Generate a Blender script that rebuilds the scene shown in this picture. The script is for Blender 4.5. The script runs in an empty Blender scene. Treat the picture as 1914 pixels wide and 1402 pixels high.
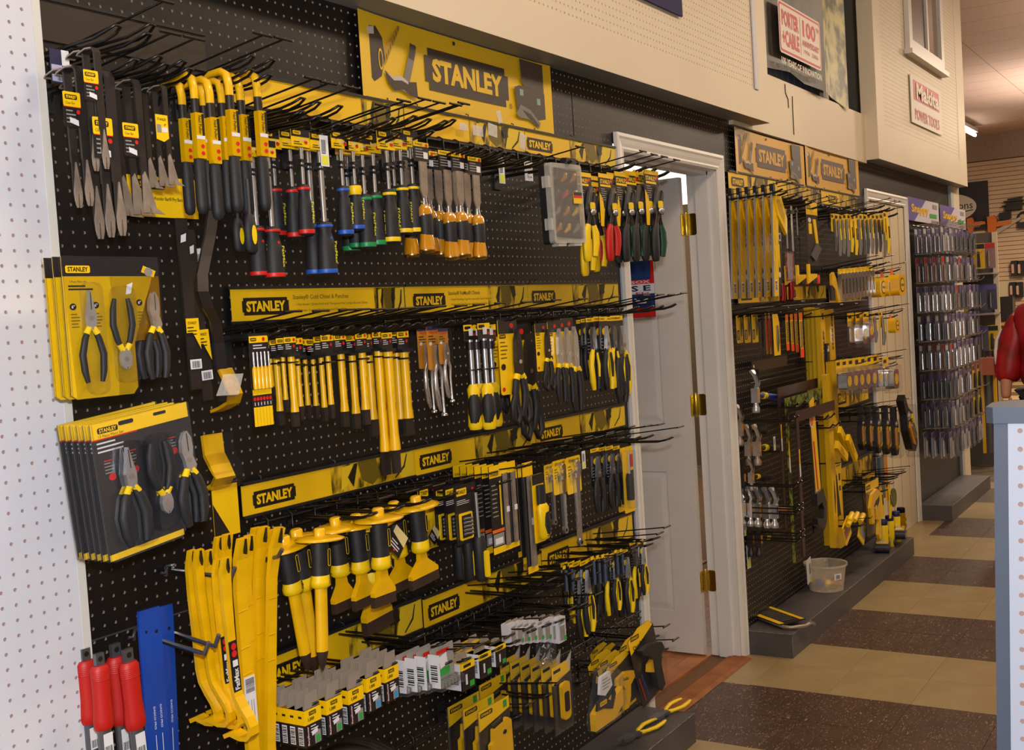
import bpy, math, random
import numpy as np
from mathutils import Matrix, Vector, Euler
PI=math.pi
random.seed(7)
SC=bpy.context.scene; COL=SC.collection
# ------------------------------------------------------------------ camera
F=2156.53; PPX,PPY=957.,701.
CAM=Vector((0,-1.81993,1.47871))
def _n(v): return v/np.linalg.norm(v)
_X=_n(np.array([1363.,-190.,F])); _Y=np.array([-3397.,108.,F]); _Y=_n(_Y); _Y=_n(_Y-_X*(_X@_Y)); _Z=np.cross(_X,_Y)
_Z=-_Z if _Z[1]>0 else _Z
RW=np.array([_X,_Y,_Z])            # world = RW @ camera(x right, y down, z forward)
cam=bpy.data.objects.new('camera',bpy.data.cameras.new('camera')); COL.objects.link(cam); SC.camera=cam
cam.data.sensor_width=36; cam.data.lens=F*36/1914; cam.data.clip_end=100; cam.data.clip_start=.05
m=Matrix.Identity(4)
for i in range(3):
    m[i][0]=RW[i][0]; m[i][1]=-RW[i][1]; m[i][2]=-RW[i][2]; m[i][3]=CAM[i]
cam.matrix_world=m
# ------------------------------------------------------------------ light
SC.view_settings.view_transform='Standard'; SC.view_settings.look='None'; SC.view_settings.gamma=1
SC.view_settings.use_curve_mapping=False; SC.view_settings.exposure=0.0
w=bpy.data.worlds.new('world'); SC.world=w; w.use_nodes=True
w.node_tree.nodes['Background'].inputs[0].default_value=(1,.80,.58,1); w.node_tree.nodes['Background'].inputs[1].default_value=.05
def light(name,kind,loc,e,col,size=.1,rot=(0,0,0),sy=None):
    d=bpy.data.lights.new(name,kind); d.energy=e; d.color=col
    if kind=='AREA':
        d.size=size
        if sy: d.shape='RECTANGLE'; d.size_y=sy
    else: d.shadow_soft_size=size
    o=bpy.data.objects.new(name,d); o.location=loc; o.rotation_euler=rot; COL.objects.link(o); return o
light('camera_flash','POINT',(CAM[0]-.02,CAM[1]-.06,CAM[2]+.13),165,(.90,.93,1.0),.03)
for i,(x,y,e) in enumerate([(-1,-2.4,30),(2.4,-1.9,40),(5.4,-1.9,42),(8.8,-2.1,55),(12.5,-2.0,130),(17,-.5,330)]):
    light('aisle_light','AREA',(x,y,3.75),e*1.15,(1,.80,.58),1.2,(0,0,0),.5)
    light('ceiling_fill','AREA',(x,y,3.1),e*.30,(1,.86,.76),2.5,(PI,0,0),2.5)  # added upward fill to brighten the ceiling, not a fixture
# ------------------------------------------------------------------ materials
def lin(h):
    h=h.lstrip('#'); r=[]
    for i in (0,2,4):
        c=int(h[i:i+2],16)/255; r.append(c/12.92 if c<=.04045 else ((c+.055)/1.055)**2.4)
    return (*r,1)
MATS={}
def mat(name,hexc='#808080',rough=.5,metal=0,noise=0,nscale=30,bump=0,emit=0,trans=0,coat=0,hex2=None):
    if name in MATS: return MATS[name]
    M=bpy.data.materials.new(name); M.use_nodes=True; nt=M.node_tree; b=nt.nodes['Principled BSDF']; c=lin(hexc)
    b.inputs['Base Color'].default_value=c; b.inputs['Roughness'].default_value=rough; b.inputs['Metallic'].default_value=metal
    if coat: b.inputs['Coat Weight'].default_value=coat; b.inputs['Coat Roughness'].default_value=.12
    if emit: b.inputs['Emission Color'].default_value=c; b.inputs['Emission Strength'].default_value=emit
    if noise or bump:
        tc=nt.nodes.new('ShaderNodeTexCoord'); n=nt.nodes.new('ShaderNodeTexNoise'); n.inputs['Scale'].default_value=nscale; n.inputs['Detail'].default_value=5
        nt.links.new(tc.outputs['Object'],n.inputs['Vector'])
        if noise:
            r=nt.nodes.new('ShaderNodeValToRGB'); nt.links.new(n.outputs['Fac'],r.inputs['Fac'])
            c2=lin(hex2) if hex2 else tuple([x*(1-noise) for x in c[:3]]+[1])
            r.color_ramp.elements[0].position=.35; r.color_ramp.elements[1].position=.65
            r.color_ramp.elements[0].color=c2; r.color_ramp.elements[1].color=c; nt.links.new(r.outputs['Color'],b.inputs['Base Color'])
        if bump:
            u=nt.nodes.new('ShaderNodeBump'); u.inputs['Strength'].default_value=bump; u.inputs['Distance'].default_value=.002
            nt.links.new(n.outputs['Fac'],u.inputs['Height']); nt.links.new(u.outputs['Normal'],b.inputs['Normal'])
    MATS[name]=M; return M
def clearmat(name,tint,fac,rough=.06):
    M=bpy.data.materials.new(name); M.use_nodes=True; nt=M.node_tree; nt.nodes.clear()
    o=nt.nodes.new('ShaderNodeOutputMaterial'); t=nt.nodes.new('ShaderNodeBsdfTransparent'); g=nt.nodes.new('ShaderNodeBsdfPrincipled')
    g.inputs['Base Color'].default_value=lin(tint); g.inputs['Roughness'].default_value=rough
    mx=nt.nodes.new('ShaderNodeMixShader'); lw=nt.nodes.new('ShaderNodeLayerWeight'); lw.inputs['Blend'].default_value=.35
    ma=nt.nodes.new('ShaderNodeMath'); ma.operation='MULTIPLY_ADD'; ma.inputs[1].default_value=.28; ma.inputs[2].default_value=fac
    tc=nt.nodes.new('ShaderNodeTexCoord'); n=nt.nodes.new('ShaderNodeTexNoise'); n.inputs['Scale'].default_value=55
    u=nt.nodes.new('ShaderNodeBump'); u.inputs['Strength'].default_value=.8; u.inputs['Distance'].default_value=.004
    nt.links.new(tc.outputs['Object'],n.inputs['Vector']); nt.links.new(n.outputs['Fac'],u.inputs['Height']); nt.links.new(u.outputs['Normal'],g.inputs['Normal'])
    nt.links.new(lw.outputs['Facing'],ma.inputs[0]); nt.links.new(ma.outputs[0],mx.inputs[0]); nt.links.new(t.outputs[0],mx.inputs[1]); nt.links.new(g.outputs[0],mx.inputs[2]); nt.links.new(mx.outputs[0],o.inputs[0])
    MATS[name]=M; return M
def duo(name,ha,hb,scale,lo=.45,hi=.55,detail=6,rough=.45,stretch=(1,1,1)):
    M=mat(name,ha,rough,noise=1,nscale=scale,hex2=hb); nt=M.node_tree
    for n in nt.nodes:
        if n.type=='VALTORGB': n.color_ramp.elements[0].position=lo; n.color_ramp.elements[1].position=hi
        if n.type=='TEX_NOISE': n.inputs['Detail'].default_value=detail; nz=n
        if n.type=='TEX_COORD': tc=n
    mp=nt.nodes.new('ShaderNodeMapping'); mp.inputs['Scale'].default_value=stretch
    nt.links.new(tc.outputs['Object'],mp.inputs['Vector']); nt.links.new(mp.outputs[0],nz.inputs['Vector']); return M
YEL=mat('yellow_paint','#E8B400',.35,noise=.12,nscale=18,coat=.3)
YCARD=mat('yellow_card','#F2C400',.4,noise=.06,nscale=12,coat=.25)
YBAN=mat('yellow_banner','#EDBE0A',.4,noise=.1,nscale=5)
YGRIP=mat('yellow_grip','#E9C400',.45)
AMBER=mat('amber_plastic','#E39A08',.15,coat=.8); AMBER.node_tree.nodes['Principled BSDF'].inputs['Transmission Weight'].default_value=.35
BLK=mat('black_plastic','#16161A',.45,coat=.15)
BRUB=mat('black_rubber','#1D1D20',.6,noise=.2,nscale=60,bump=.2)
BWIRE=mat('black_wire','#161414',.32,metal=.2)
BSTEEL=mat('black_steel','#332D2A',.4,metal=.3,noise=.2,nscale=25)
BCARD=mat('black_card','#17151A',.4,coat=.3)
INK=mat('black_ink','#15120C',.45)
GINK=mat('grey_ink','#8A8780',.5)
WHT=mat('white_label','#D8D8DC',.5)
WINK=mat('white_ink','#CFCFD2',.5)
RED=mat('red_print','#C81E14',.45)
REDG=mat('red_rubber','#B4140B',.5,bump=.15,nscale=90)
GRN=mat('green_print','#2F9A3C',.45)
GRNG=mat('green_rubber','#0C3A2A',.5)
BLU=mat('blue_ring','#1D55B8',.45)
BLUB=mat('blue_paint','#0A42A4',.4,noise=.1,nscale=10,coat=.3)
STL=mat('bright_steel','#C9CCD2',.3,metal=.75,noise=.15,nscale=20)
DST=mat('brushed_steel','#A89A8C',.45,metal=.55,noise=.25,nscale=40)
GST=mat('grey_steel','#777A80',.35,metal=.8)
CHR=mat('chrome','#DADCE2',.16,metal=.9)
BRASS=mat('polished_brass','#D8BE4A',.22,metal=1)
ORG=mat('orange_print','#E0661C',.45)
ORC=mat('orange_card','#C98420',.45)
BLUP=mat('light_blue_print','#2E8FD0',.45)
GRYC=mat('grey_card','#8F8C88',.5,noise=.1,nscale=20)
GCB=mat('grey_cardboard','#8F8478',.6,noise=.15,nscale=20)
WOODH=mat('hickory_wood','#B97A3E',.45,noise=.3,nscale=15)
CLR=clearmat('clear_plastic','#3A3D44',.02)
CLR2=clearmat('cloudy_plastic','#DAD6CE',.42,.35)
CLRG=clearmat('clear_blister','#7A7D86',.03)
PWH=mat('white_pegboard_paint','#CDCED6',.5,noise=.04,nscale=3)
TRIMW=mat('white_trim_paint','#D9D6D2',.38,noise=.05,nscale=5,bump=.05)
CREAM=mat('cream_paint','#D6C6AA',.5,noise=.06,nscale=2)
PBL=mat('black_pegboard_paint','#100F10',.42,noise=.2,nscale=6,bump=.1)
HBK=mat('raw_hardboard','#A88C7A',.7)
GREYP=mat('grey_platform_paint','#4C4748',.5,noise=.2,nscale=8,bump=.15)
# ------------------------------------------------------------------ mesh builder
TXT={}
def text_geo(s,bold=0.03):
    k=(s,bold)
    if k in TXT: return TXT[k]
    c=bpy.data.curves.new('t','FONT'); c.body=s; c.size=1; c.offset=bold; c.resolution_u=2; c.fill_mode='FRONT'
    o=bpy.data.objects.new('t',c); COL.objects.link(o); bpy.context.view_layer.update()
    me=bpy.data.meshes.new_from_object(o.evaluated_get(bpy.context.evaluated_depsgraph_get()))
    v=np.array([tuple(p.co)[:2] for p in me.vertices]) if len(me.vertices) else np.zeros((1,2)); f=[tuple(p.vertices) for p in me.polygons]
    bpy.data.objects.remove(o); bpy.data.meshes.remove(me); bpy.data.curves.remove(c)
    lo=v.min(0); hi=v.max(0); v=(v-(lo+hi)/2)/np.maximum(hi-lo,1e-6)
    TXT[k]=(v,f); return TXT[k]
class M:
    def __init__(s): s.v=[]; s.f=[]; s.m=[]; s.sm=[]; s.mats=[]; s.T=Matrix.Identity(4)
    def mi(s,mt):
        if mt not in s.mats: s.mats.append(mt)
        return s.mats.index(mt)
    def add(s,vs,fs,mt,smooth=False):
        b=len(s.v); s.v+=[tuple(s.T@Vector(p)) for p in vs]; i=s.mi(mt)
        for f in fs: s.f.append(tuple(b+k for k in f)); s.m.append(i); s.sm.append(smooth)
        return s
    def box(s,x0,x1,y0,y1,z0,z1,mt):
        return s.add([(x,y,z) for x in (x0,x1) for y in (y0,y1) for z in (z0,z1)],[(0,1,3,2),(4,6,7,5),(0,4,5,1),(2,3,7,6),(0,2,6,4),(1,5,7,3)],mt)
    def prism(s,pts,y0,y1,mt,mside=None,smooth=False):   # outline in xz (counter-clockwise seen from -Y), y0 front
        n=len(pts); A=sum(pts[i][0]*pts[(i+1)%n][1]-pts[(i+1)%n][0]*pts[i][1] for i in range(n))
        if A<0: pts=pts[::-1]
        vs=[(x,y0,z) for x,z in pts]+[(x,y1,z) for x,z in pts]
        s.add(vs,[tuple(range(n)),tuple(range(2*n-1,n-1,-1))],mt)
        return s.add(vs,[(i,n+i,n+(i+1)%n,(i+1)%n) for i in range(n)],mside or mt,smooth)
    def face(s,pts,y,mt):
        n=len(pts); A=sum(pts[i][0]*pts[(i+1)%n][1]-pts[(i+1)%n][0]*pts[i][1] for i in range(n))
        if A<0: pts=pts[::-1]
        return s.add([(x,y,z) for x,z in pts],[tuple(range(n))],mt)
    def rect(s,x0,x1,z0,z1,y,mt): return s.face([(x0,z0),(x1,z0),(x1,z1),(x0,z1)],y,mt)
    def disc(s,x,z,r,y,mt,n=14,rz=None):
        rz=rz or r; return s.face([(x+r*math.cos(2*PI*i/n),z+rz*math.sin(2*PI*i/n)) for i in range(n)],y,mt)
    def tube(s,path,r,mt,n=8,sy=1.0,cap=True):
        P=[Vector(p) for p in path]; k=len(P); rs=r if isinstance(r,(list,tuple)) else [r]*k
        up=None; rings=[]
        for i in range(k):
            d=(P[min(i+1,k-1)]-P[max(i-1,0)]).normalized()
            if up is None:
                a=Vector((0,1,0)) if abs(d.y)<.9 else Vector((1,0,0)); u=(a-d*a.dot(d)).normalized()
            else: u=(up-d*up.dot(d)).normalized()
            up=u; w_=d.cross(u)
            rings.append([P[i]+(u*math.cos(2*PI*j/n)*sy+w_*math.sin(2*PI*j/n))*rs[i] for j in range(n)])
        vs=[p for g in rings for p in g]; fs=[(i*n+j,i*n+(j+1)%n,(i+1)*n+(j+1)%n,(i+1)*n+j) for i in range(k-1) for j in range(n)]
        s.add(vs,fs,mt,True)
        if cap: s.add(rings[0],[tuple(range(n))[::-1]],mt); s.add(rings[-1],[tuple(range(n))],mt)
        return s
    def lathe(s,prof,mt,x=0,y=0,n=12,sy=1.0,axis='z'):  # prof [(r,z)]
        vs=[]
        for r,z in prof:
            for j in range(n):
                a=2*PI*j/n; vs.append((x+r*math.cos(a),y+r*sy*math.sin(a),z) if axis=='z' else (x+r*math.cos(a),z,y+r*sy*math.sin(a)))
        k=len(prof); fs=[(i*n+j,i*n+(j+1)%n,(i+1)*n+(j+1)%n,(i+1)*n+j) for i in range(k-1) for j in range(n)]
        s.add(vs,fs,mt,True); s.add(vs[:n],[tuple(range(n))],mt); return s.add(vs[-n:],[tuple(range(n))],mt)
    def strip(s,path,wd,th,mt):   # flat bar along a yz path, width along x. path [(y,z,w)] 
        k=len(path); vs=[]; 
        for i,(y,z,wf) in enumerate(path):
            a=path[max(i-1,0)]; b=path[min(i+1,k-1)]; d=Vector((0,b[0]-a[0],b[1]-a[1])).normalized(); nn=Vector((0,-d.z,d.y))*th/2
            for sx,sg in ((-1,1),(1,1),(1,-1),(-1,-1)): vs.append((sx*wd*wf/2,y+nn.y*sg,z+nn.z*sg))
        fs=[(i*4+j,i*4+(j+1)%4,(i+1)*4+(j+1)%4,(i+1)*4+j) for i in range(k-1) for j in range(4)]+[(0,3,2,1),tuple((k-1)*4+j for j in range(4))]
        return s.add(vs,fs,mt)
    def text(s,t,cx,cz,wd,h,y,mt,bold=.03,rot=0):
        v,f=text_geo(t,bold); c,sn=math.cos(rot),math.sin(rot)
        vs=[]
        for a,b in v:
            a*=wd; b*=h; vs.append((cx+a*c-b*sn,y,cz+a*sn+b*c))
        return s.add(vs,f,mt)
    def lines(s,x0,x1,z1,n,pitch,h,y,mt,seed=1):
        r=random.Random(seed)
        for i in range(n): s.rect(x0,x0+(x1-x0)*r.uniform(.6,1),z1-i*pitch-h,z1-i*pitch,y,mt)
        return s
    def bars(s,x0,x1,z0,z1,y,mt=None,n=10,vert=False):
        r=random.Random(n)
        for i in range(n):
            a=(i+.1)/n; b=a+r.uniform(.35,.75)/n
            if vert: s.rect(x0,x1,z0+(z1-z0)*a,z0+(z1-z0)*b,y,mt or INK)
            else: s.rect(x0+(x1-x0)*a,x0+(x1-x0)*b,z0,z1,y,mt or INK)
        return s
    def mesh(s,name='mesh'):
        me=bpy.data.meshes.new(name); me.from_pydata(s.v,[],s.f)
        for mt in s.mats: me.materials.append(mt)
        me.polygons.foreach_set('material_index',s.m); me.polygons.foreach_set('use_smooth',s.sm); me.update(); return me
def rr(x0,x1,z0,z1,r,n=3):
    p=[]
    for cx,cz,a in ((x1-r,z0+r,-PI/2),(x1-r,z1-r,0),(x0+r,z1-r,PI/2),(x0+r,z0+r,PI)):
        for i in range(n+1): t=a+PI/2*i/n; p.append((cx+r*math.cos(t),cz+r*math.sin(t)))
    return p
def logo(g,cx,cz,wd,h,y,ink=None,ym=None):
    ink=ink or INK; ym=ym or YCARD
    g.rect(cx-wd*.47,cx+wd*.47,cz-h/2,cz+h/2,y,ink); g.rect(cx-wd/2,cx+wd/2,cz-h*.32,cz+h*.32,y-.0003,ink)
    g.text('STANLEY',cx,cz,wd*.84,h*.62,y-.0008,ym,.045)
def pill(g,cx,cz,wd,h,y):   # small logo: dark pill edge, yellow field, dark letters
    g.face(rr(cx-wd/2,cx+wd/2,cz-h/2,cz+h/2,h*.3),y,INK); g.face(rr(cx-wd*.47,cx+wd*.47,cz-h*.41,cz+h*.41,h*.25),y-.0003,YCARD)
    g.text('STANLEY',cx,cz,wd*.82,h*.5,y-.0006,INK,.04)
# ------------------------------------------------------------------ objects
def at(px,py,y):
    r=RW@np.array([px-PPX,py-PPY,F]); t=(y-CAM[1])/r[1]; return Vector((CAM[0]+t*r[0],y,CAM[2]+t*r[2]))
def atz(px,py,z):
    r=RW@np.array([px-PPX,py-PPY,F]); t=(z-CAM[2])/r[2]; return Vector((CAM[0]+t*r[0],CAM[1]+t*r[1],z))
def atx(px,py,x):
    r=RW@np.array([px-PPX,py-PPY,F]); t=(x-CAM[0])/r[0]; return Vector((x,CAM[1]+t*r[1],CAM[2]+t*r[2]))
def link(name,me,parent=None,loc=(0,0,0),rot=(0,0,0),sc=1):
    o=bpy.data.objects.new(name,me); COL.objects.link(o); o.location=loc; o.rotation_euler=rot
    o.scale=(sc,sc,sc) if not isinstance(sc,(tuple,list)) else sc
    if parent: o.parent=parent
    return o
def tag(o,label,cat,group=None):
    o['label']=label; o['category']=cat
    if group: o['group']=group
    return o
def struct(name,g,loc=(0,0,0),parent=None):
    o=link(name,g.mesh(name) if isinstance(g,M) else g,parent,loc); 
    if not parent: o['kind']='structure'
    return o
PROTO={}
def proto(kind,*parts): PROTO[kind]=[(p[0],p[1].mesh(p[0]),[(q[0],q[1].mesh(q[0])) for q in p[2:]]) for p in parts]
def spawn(kind,loc,label,cat,group=None,sc=1,rot=(0,0,0),name=None):
    r=link(name or kind,None,None,loc,rot,sc); r.empty_display_size=.02; tag(r,label,cat,group)
    for n,me,sub in PROTO[kind]:
        p=link(n,me,r)
        for n2,me2 in sub: link(n2,me2,p)
    return r
ORD=['','second','third','fourth','fifth','sixth','seventh','eighth','ninth','tenth','eleventh','twelfth','thirteenth','fourteenth','fifteenth','sixteenth','seventeenth','eighteenth','nineteenth','twentieth']
def nth(i,n,what='from the left'):
    if n==1: return ''
    if i==0: return 'leftmost'
    if i==n-1: return 'rightmost'
    if i>=20: return '%dth %s'%(i+1,what)
    return ORD[i]+' '+what
def clampd(px,py,d):   # keep things of the second display clear of the doorway
    while 1366<px<1480 and d>.012 and at(px,py,-d).x<4.63: d-=.008
    return d
def hang(kind,L,px,yt,yb,d,label,cat,group=None,roll=0,sc=None,pxb=None,name=None,yaw=0,pitch=0,wx=1):
    d=clampd(px,yt,d); a=at(px,yt,-d); b=at(pxb if pxb else px+(yb-yt)*.06,yb,-d)
    s=sc or (a-b).length/L
    if pxb: roll=math.atan2(b.x-a.x,a.z-b.z)
    if wx!=1 and not isinstance(s,tuple): s=(s*wx,s*(.6 if wx>1.4 else 1),s)
    return spawn(kind,a,label,cat,group,s,(pitch,-roll,yaw),name)
def row(kind,L,items,d,fmt,cat,group,**k):   # items (px,top,bottom[,depth[,bottom px]]) left to right
    for i,it in enumerate(items):
        hang(k.get('alt',{}).get(i,kind),L,it[0],it[1],it[2],it[3] if len(it)>3 and it[3] else d,fmt%nth(i,len(items)),cat,group,pxb=it[4] if len(it)>4 else None,name=k.get('name'),wx=k.get('wx',1))
# ================================================================== setting
def pegmesh(x0,x1,z0,z1,y,mt,n=8,r=.0032,depth=.005,flip=False,axis='x',px=0.,pz=0.,pitch=.0254):
    """pegboard with real holes, front face towards -Y (or towards -X if axis='y')"""
    xs=np.arange(math.ceil((x0-px)/pitch-.5),math.floor((x1-px)/pitch-.5)+1)*pitch+px+pitch/2; xs=xs[(xs-pitch/2>=x0-1e-6)&(xs+pitch/2<=x1+1e-6)]
    zs=np.arange(math.ceil((z0-pz)/pitch-.5),math.floor((z1-pz)/pitch-.5)+1)*pitch+pz+pitch/2; zs=zs[(zs-pitch/2>=z0-1e-6)&(zs+pitch/2<=z1+1e-6)]
    a=(np.arange(n)+.5)*2*PI/n if n==4 else np.arange(n)*2*PI/n
    h=pitch/2
    if n==8: out=np.array([(h,0),(h,h),(0,h),(-h,h),(-h,0),(-h,-h),(0,-h),(h,-h)])
    else: out=np.array([(h,h),(-h,h),(-h,-h),(h,-h)])
    ring=np.stack([np.cos(a),np.sin(a)],1)*r
    loc=np.concatenate([out,ring,ring]); dep=np.array([0]*(2*n)+[depth]*n)
    G=np.array(np.meshgrid(xs,zs)).reshape(2,-1).T
    A=G[:,None,:]+loc[None]; V=np.empty((len(G),3*n,3)); 
    if axis=='x': V[:,:,0]=A[:,:,0]; V[:,:,1]=y+dep; V[:,:,2]=A[:,:,1]
    else: V[:,:,1]=-A[:,:,0]; V[:,:,0]=y+dep; V[:,:,2]=A[:,:,1]
    fs=[(i,(i+1)%n,n+(i+1)%n,n+i) for i in range(n)]+[(n+i,n+(i+1)%n,2*n+(i+1)%n,2*n+i) for i in range(n)]
    Fq=(np.array(fs)[None]+(np.arange(len(G))*3*n)[:,None,None]).reshape(-1,4)
    V=V.reshape(-1,3); nv=len(V)
    # borders so the sheet reaches its true edge
    bx0,bx1=xs[0]-h,xs[-1]+h; bz0,bz1=zs[0]-h,zs[-1]+h; ev=[]; ef=[]
    for (a0,a1,c0,c1) in ((x0,bx0,z0,z1),(bx1,x1,z0,z1),(bx0,bx1,z0,bz0),(bx0,bx1,bz1,z1)):
        if a1-a0<1e-4 or c1-c0<1e-4: continue
        b=nv+len(ev)
        for u,v in ((a0,c0),(a1,c0),(a1,c1),(a0,c1)): ev.append((u,y,v) if axis=='x' else (y,-u,v))
        ef.append((b,b+1,b+2,b+3))
    if ev: V=np.concatenate([V,np.array(ev)]); Fq=np.concatenate([Fq,np.array(ef)])
    me=bpy.data.meshes.new('pegboard'); me.vertices.add(len(V)); me.vertices.foreach_set('co',V.ravel())
    me.loops.add(Fq.size); me.loops.foreach_set('vertex_index',Fq.ravel().astype(np.int32))
    me.polygons.add(len(Fq)); me.polygons.foreach_set('loop_start',np.arange(0,Fq.size,4,dtype=np.int32)); me.polygons.foreach_set('loop_total',np.full(len(Fq),4,dtype=np.int32))
    me.polygons.foreach_set('use_smooth',np.zeros(len(Fq),dtype=bool)); me.materials.append(mt); me.materials.append(HBK if mt is PBL else mt); mi=np.zeros(len(Fq),dtype=np.int32); k=len(G)*2*n; mi[:k]=np.tile(np.array([0]*n+[1]*n,dtype=np.int32),len(G)); me.polygons.foreach_set('material_index',mi); me.update(calc_edges=True); return me
# ---- black display wall, three stretches between the doors
XA0,XA1,XB0,XB1,XC0,XC1=1.15,3.60,4.58,6.74,7.72,9.33
ZT=2.262
wl=struct('wall_left',pegmesh(XA0,XA1,0,ZT,0,PBL))
struct('wall_left',pegmesh(XA1,XB0,2.10,ZT,0,PBL))
struct('wall_left',pegmesh(XB0,XB1,.1,ZT,0,PBL,n=4,r=.0036))
struct('wall_left',pegmesh(XB1,XC0,2.10,ZT,0,PBL,n=4,r=.0036))
g=M(); g.box(XC0,XC1,0,.006,0,ZT,PBL); struct('wall_left',g)
g=M()
for a,b,z0 in ((XA0-.3,XA1,0),(XA1,XB0,2.10),(XB0,XB1,0),(XB1,XC0,2.10),(XC0,XC1,0)): g.box(a,b,.0075,.012,z0,ZT,mat('peg_cavity','#3A2C22',.8)); g.box(a,b,.013,.12,z0,ZT,mat('stud_wall','#8B7560',.8))
struct('wall_left_backing',g)
g=M()   # thin joint strips of the pegboard sheets
for z in (.93,): g.box(1.28,3.55,-.0015,.0,z,z+.003,mat('joint_grey','#3A3836',.5))
for x in (2.41,3.33): g.box(x,x+.002,-.0012,.0,2.06,2.26,BLK)
struct('trim_1',g)
# ---- soffit boxes over the wall
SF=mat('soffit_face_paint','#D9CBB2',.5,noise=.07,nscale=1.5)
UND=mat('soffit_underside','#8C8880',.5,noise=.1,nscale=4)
def soffit(name,x0,x1,yf,z0,z1,px0,px1,pz,inner):
    g=M(); g.box(x0,x1,yf+.008,.0,z0,z1,SF)
    g.box(x0,x1,yf,yf+.0079,z0,pz,SF); g.box(px1,x1,yf,yf+.0079,pz,z1,SF)
    if px0>x0: g.box(x0,px0,yf,yf+.0079,pz,z1,SF)
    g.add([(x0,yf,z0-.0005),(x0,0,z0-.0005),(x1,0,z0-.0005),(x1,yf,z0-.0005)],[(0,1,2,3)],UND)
    return struct(name,g)
soffit('wall_upper',-1,4.932,-.10,ZT,4.2,-1,4.76,2.387,1)
struct('wall_upper_pegboard',pegmesh(1.6,4.76,2.387,3.4,-.0985,SF,n=4,r=.0044,depth=.003))
g=M(); g.box(1.6,4.76,-.0948,-.093,2.387,3.4,mat('soffit_cavity','#5E4838',.8)); struct('wall_upper_backing',g)
g=M(); g.box(4.76,4.80,-.106,-.098,2.387,4.2,mat('blue_white_paint','#C4C4CC',.5)); struct('trim_2',g)
soffit('wall_upper',6.77,9.31,-.09,ZT,4.2,6.93,9.05,2.44,1)
struct('wall_upper_pegboard',pegmesh(6.93,9.05,2.44,4.15,-.0885,SF,n=4,r=.0044,depth=.003))
g=M(); g.box(6.93,9.05,-.0848,-.083,2.44,4.15,mat('soffit_cavity')); struct('wall_upper_backing',g)
g=M(); g.box(4.70,6.77,-.02,.02,2.244,2.52,SF); g.box(4.93,5.02,-.02,.02,2.52,4.2,SF)
struct('wall_recess',g)
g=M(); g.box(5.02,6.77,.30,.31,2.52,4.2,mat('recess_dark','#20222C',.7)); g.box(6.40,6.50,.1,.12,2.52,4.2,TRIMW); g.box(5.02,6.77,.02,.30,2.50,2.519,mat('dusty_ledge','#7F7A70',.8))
struct('wall_recess_back',g)
g=M(); 
for i in range(9): g.box(5.2+i*.09,5.203+i*.09,.015,.018,2.52,2.62,mat('blue_grey','#6B7689',.5))
g.box(5.13,6.0,.016,.020,2.52,2.60,mat('shade_blue','#5A6272',.6)); struct('trim_3',g)
# cracks left as dark caulk lines on the recess panel
g=M()
for pts in ([(1467,157),(1468,173),(1473,186),(1474,202)],[(1481,180),(1482,210),(1484,252)]):
    g.tube([at(a,b,-.0215) for a,b in pts],.0025,INK,5)
    tag(link('frayed_string',g.mesh('cord')),('short' if pts[0][0]<1475 else 'longer')+' dark frayed string hanging down the cream panel above the faded banners','string'); g=M()
# ---- door casings
def casing(x0,x1,name):
    g=M(); wc=.062
    prof=[(0,-.004),(0,-.018),(.012,-.021),(.02,-.017),(.034,-.015),(.046,-.012),(.053,-.014),(.062,-.010),(.062,-.004)]
    for (a,sx) in ((x0,1),(x1,-1)):
        for i in range(len(prof)-1):
            p,q=prof[i],prof[i+1]
            g.add([(a+sx*p[0],p[1],0),(a+sx*q[0],q[1],0),(a+sx*q[0],q[1],2.1-q[0]),(a+sx*p[0],p[1],2.1-p[0])],[(0,1,2,3) if sx>0 else (3,2,1,0)],TRIMW)
    for i in range(len(prof)-1):
        p,q=prof[i],prof[i+1]
        g.add([(x0+p[0],p[1],2.1-p[0]),(x0+q[0],q[1],2.1-q[0]),(x1-q[0],q[1],2.1-q[0]),(x1-p[0],p[1],2.1-p[0])],[(0,3,2,1)],TRIMW)
    return g
g=casing(3.603,4.577,'c')
g.box(3.655,3.672,-.003,.125,0,2.05,TRIMW); g.box(4.508,4.525,-.003,.125,0,2.05,TRIMW); g.box(3.655,4.525,-.003,.125,2.035,2.05,TRIMW)
g.box(4.495,4.508,.03,.085,0,2.035,TRIMW); g.box(3.672,3.685,.03,.085,0,2.035,TRIMW); g.box(3.672,4.508,.03,.085,2.022,2.035,TRIMW)
struct('trim_4',g)
g=casing(6.745,7.715,'c')
g.box(6.80,7.66,.0,.02,0,2.04,CREAM)
for x in (6.95,7.1,7.3,7.5): g.box(x,x+.006,-.003,.0,0,2.04,mat('cream_groove','#B8A488',.6))
struct('door_2',g)
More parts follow.
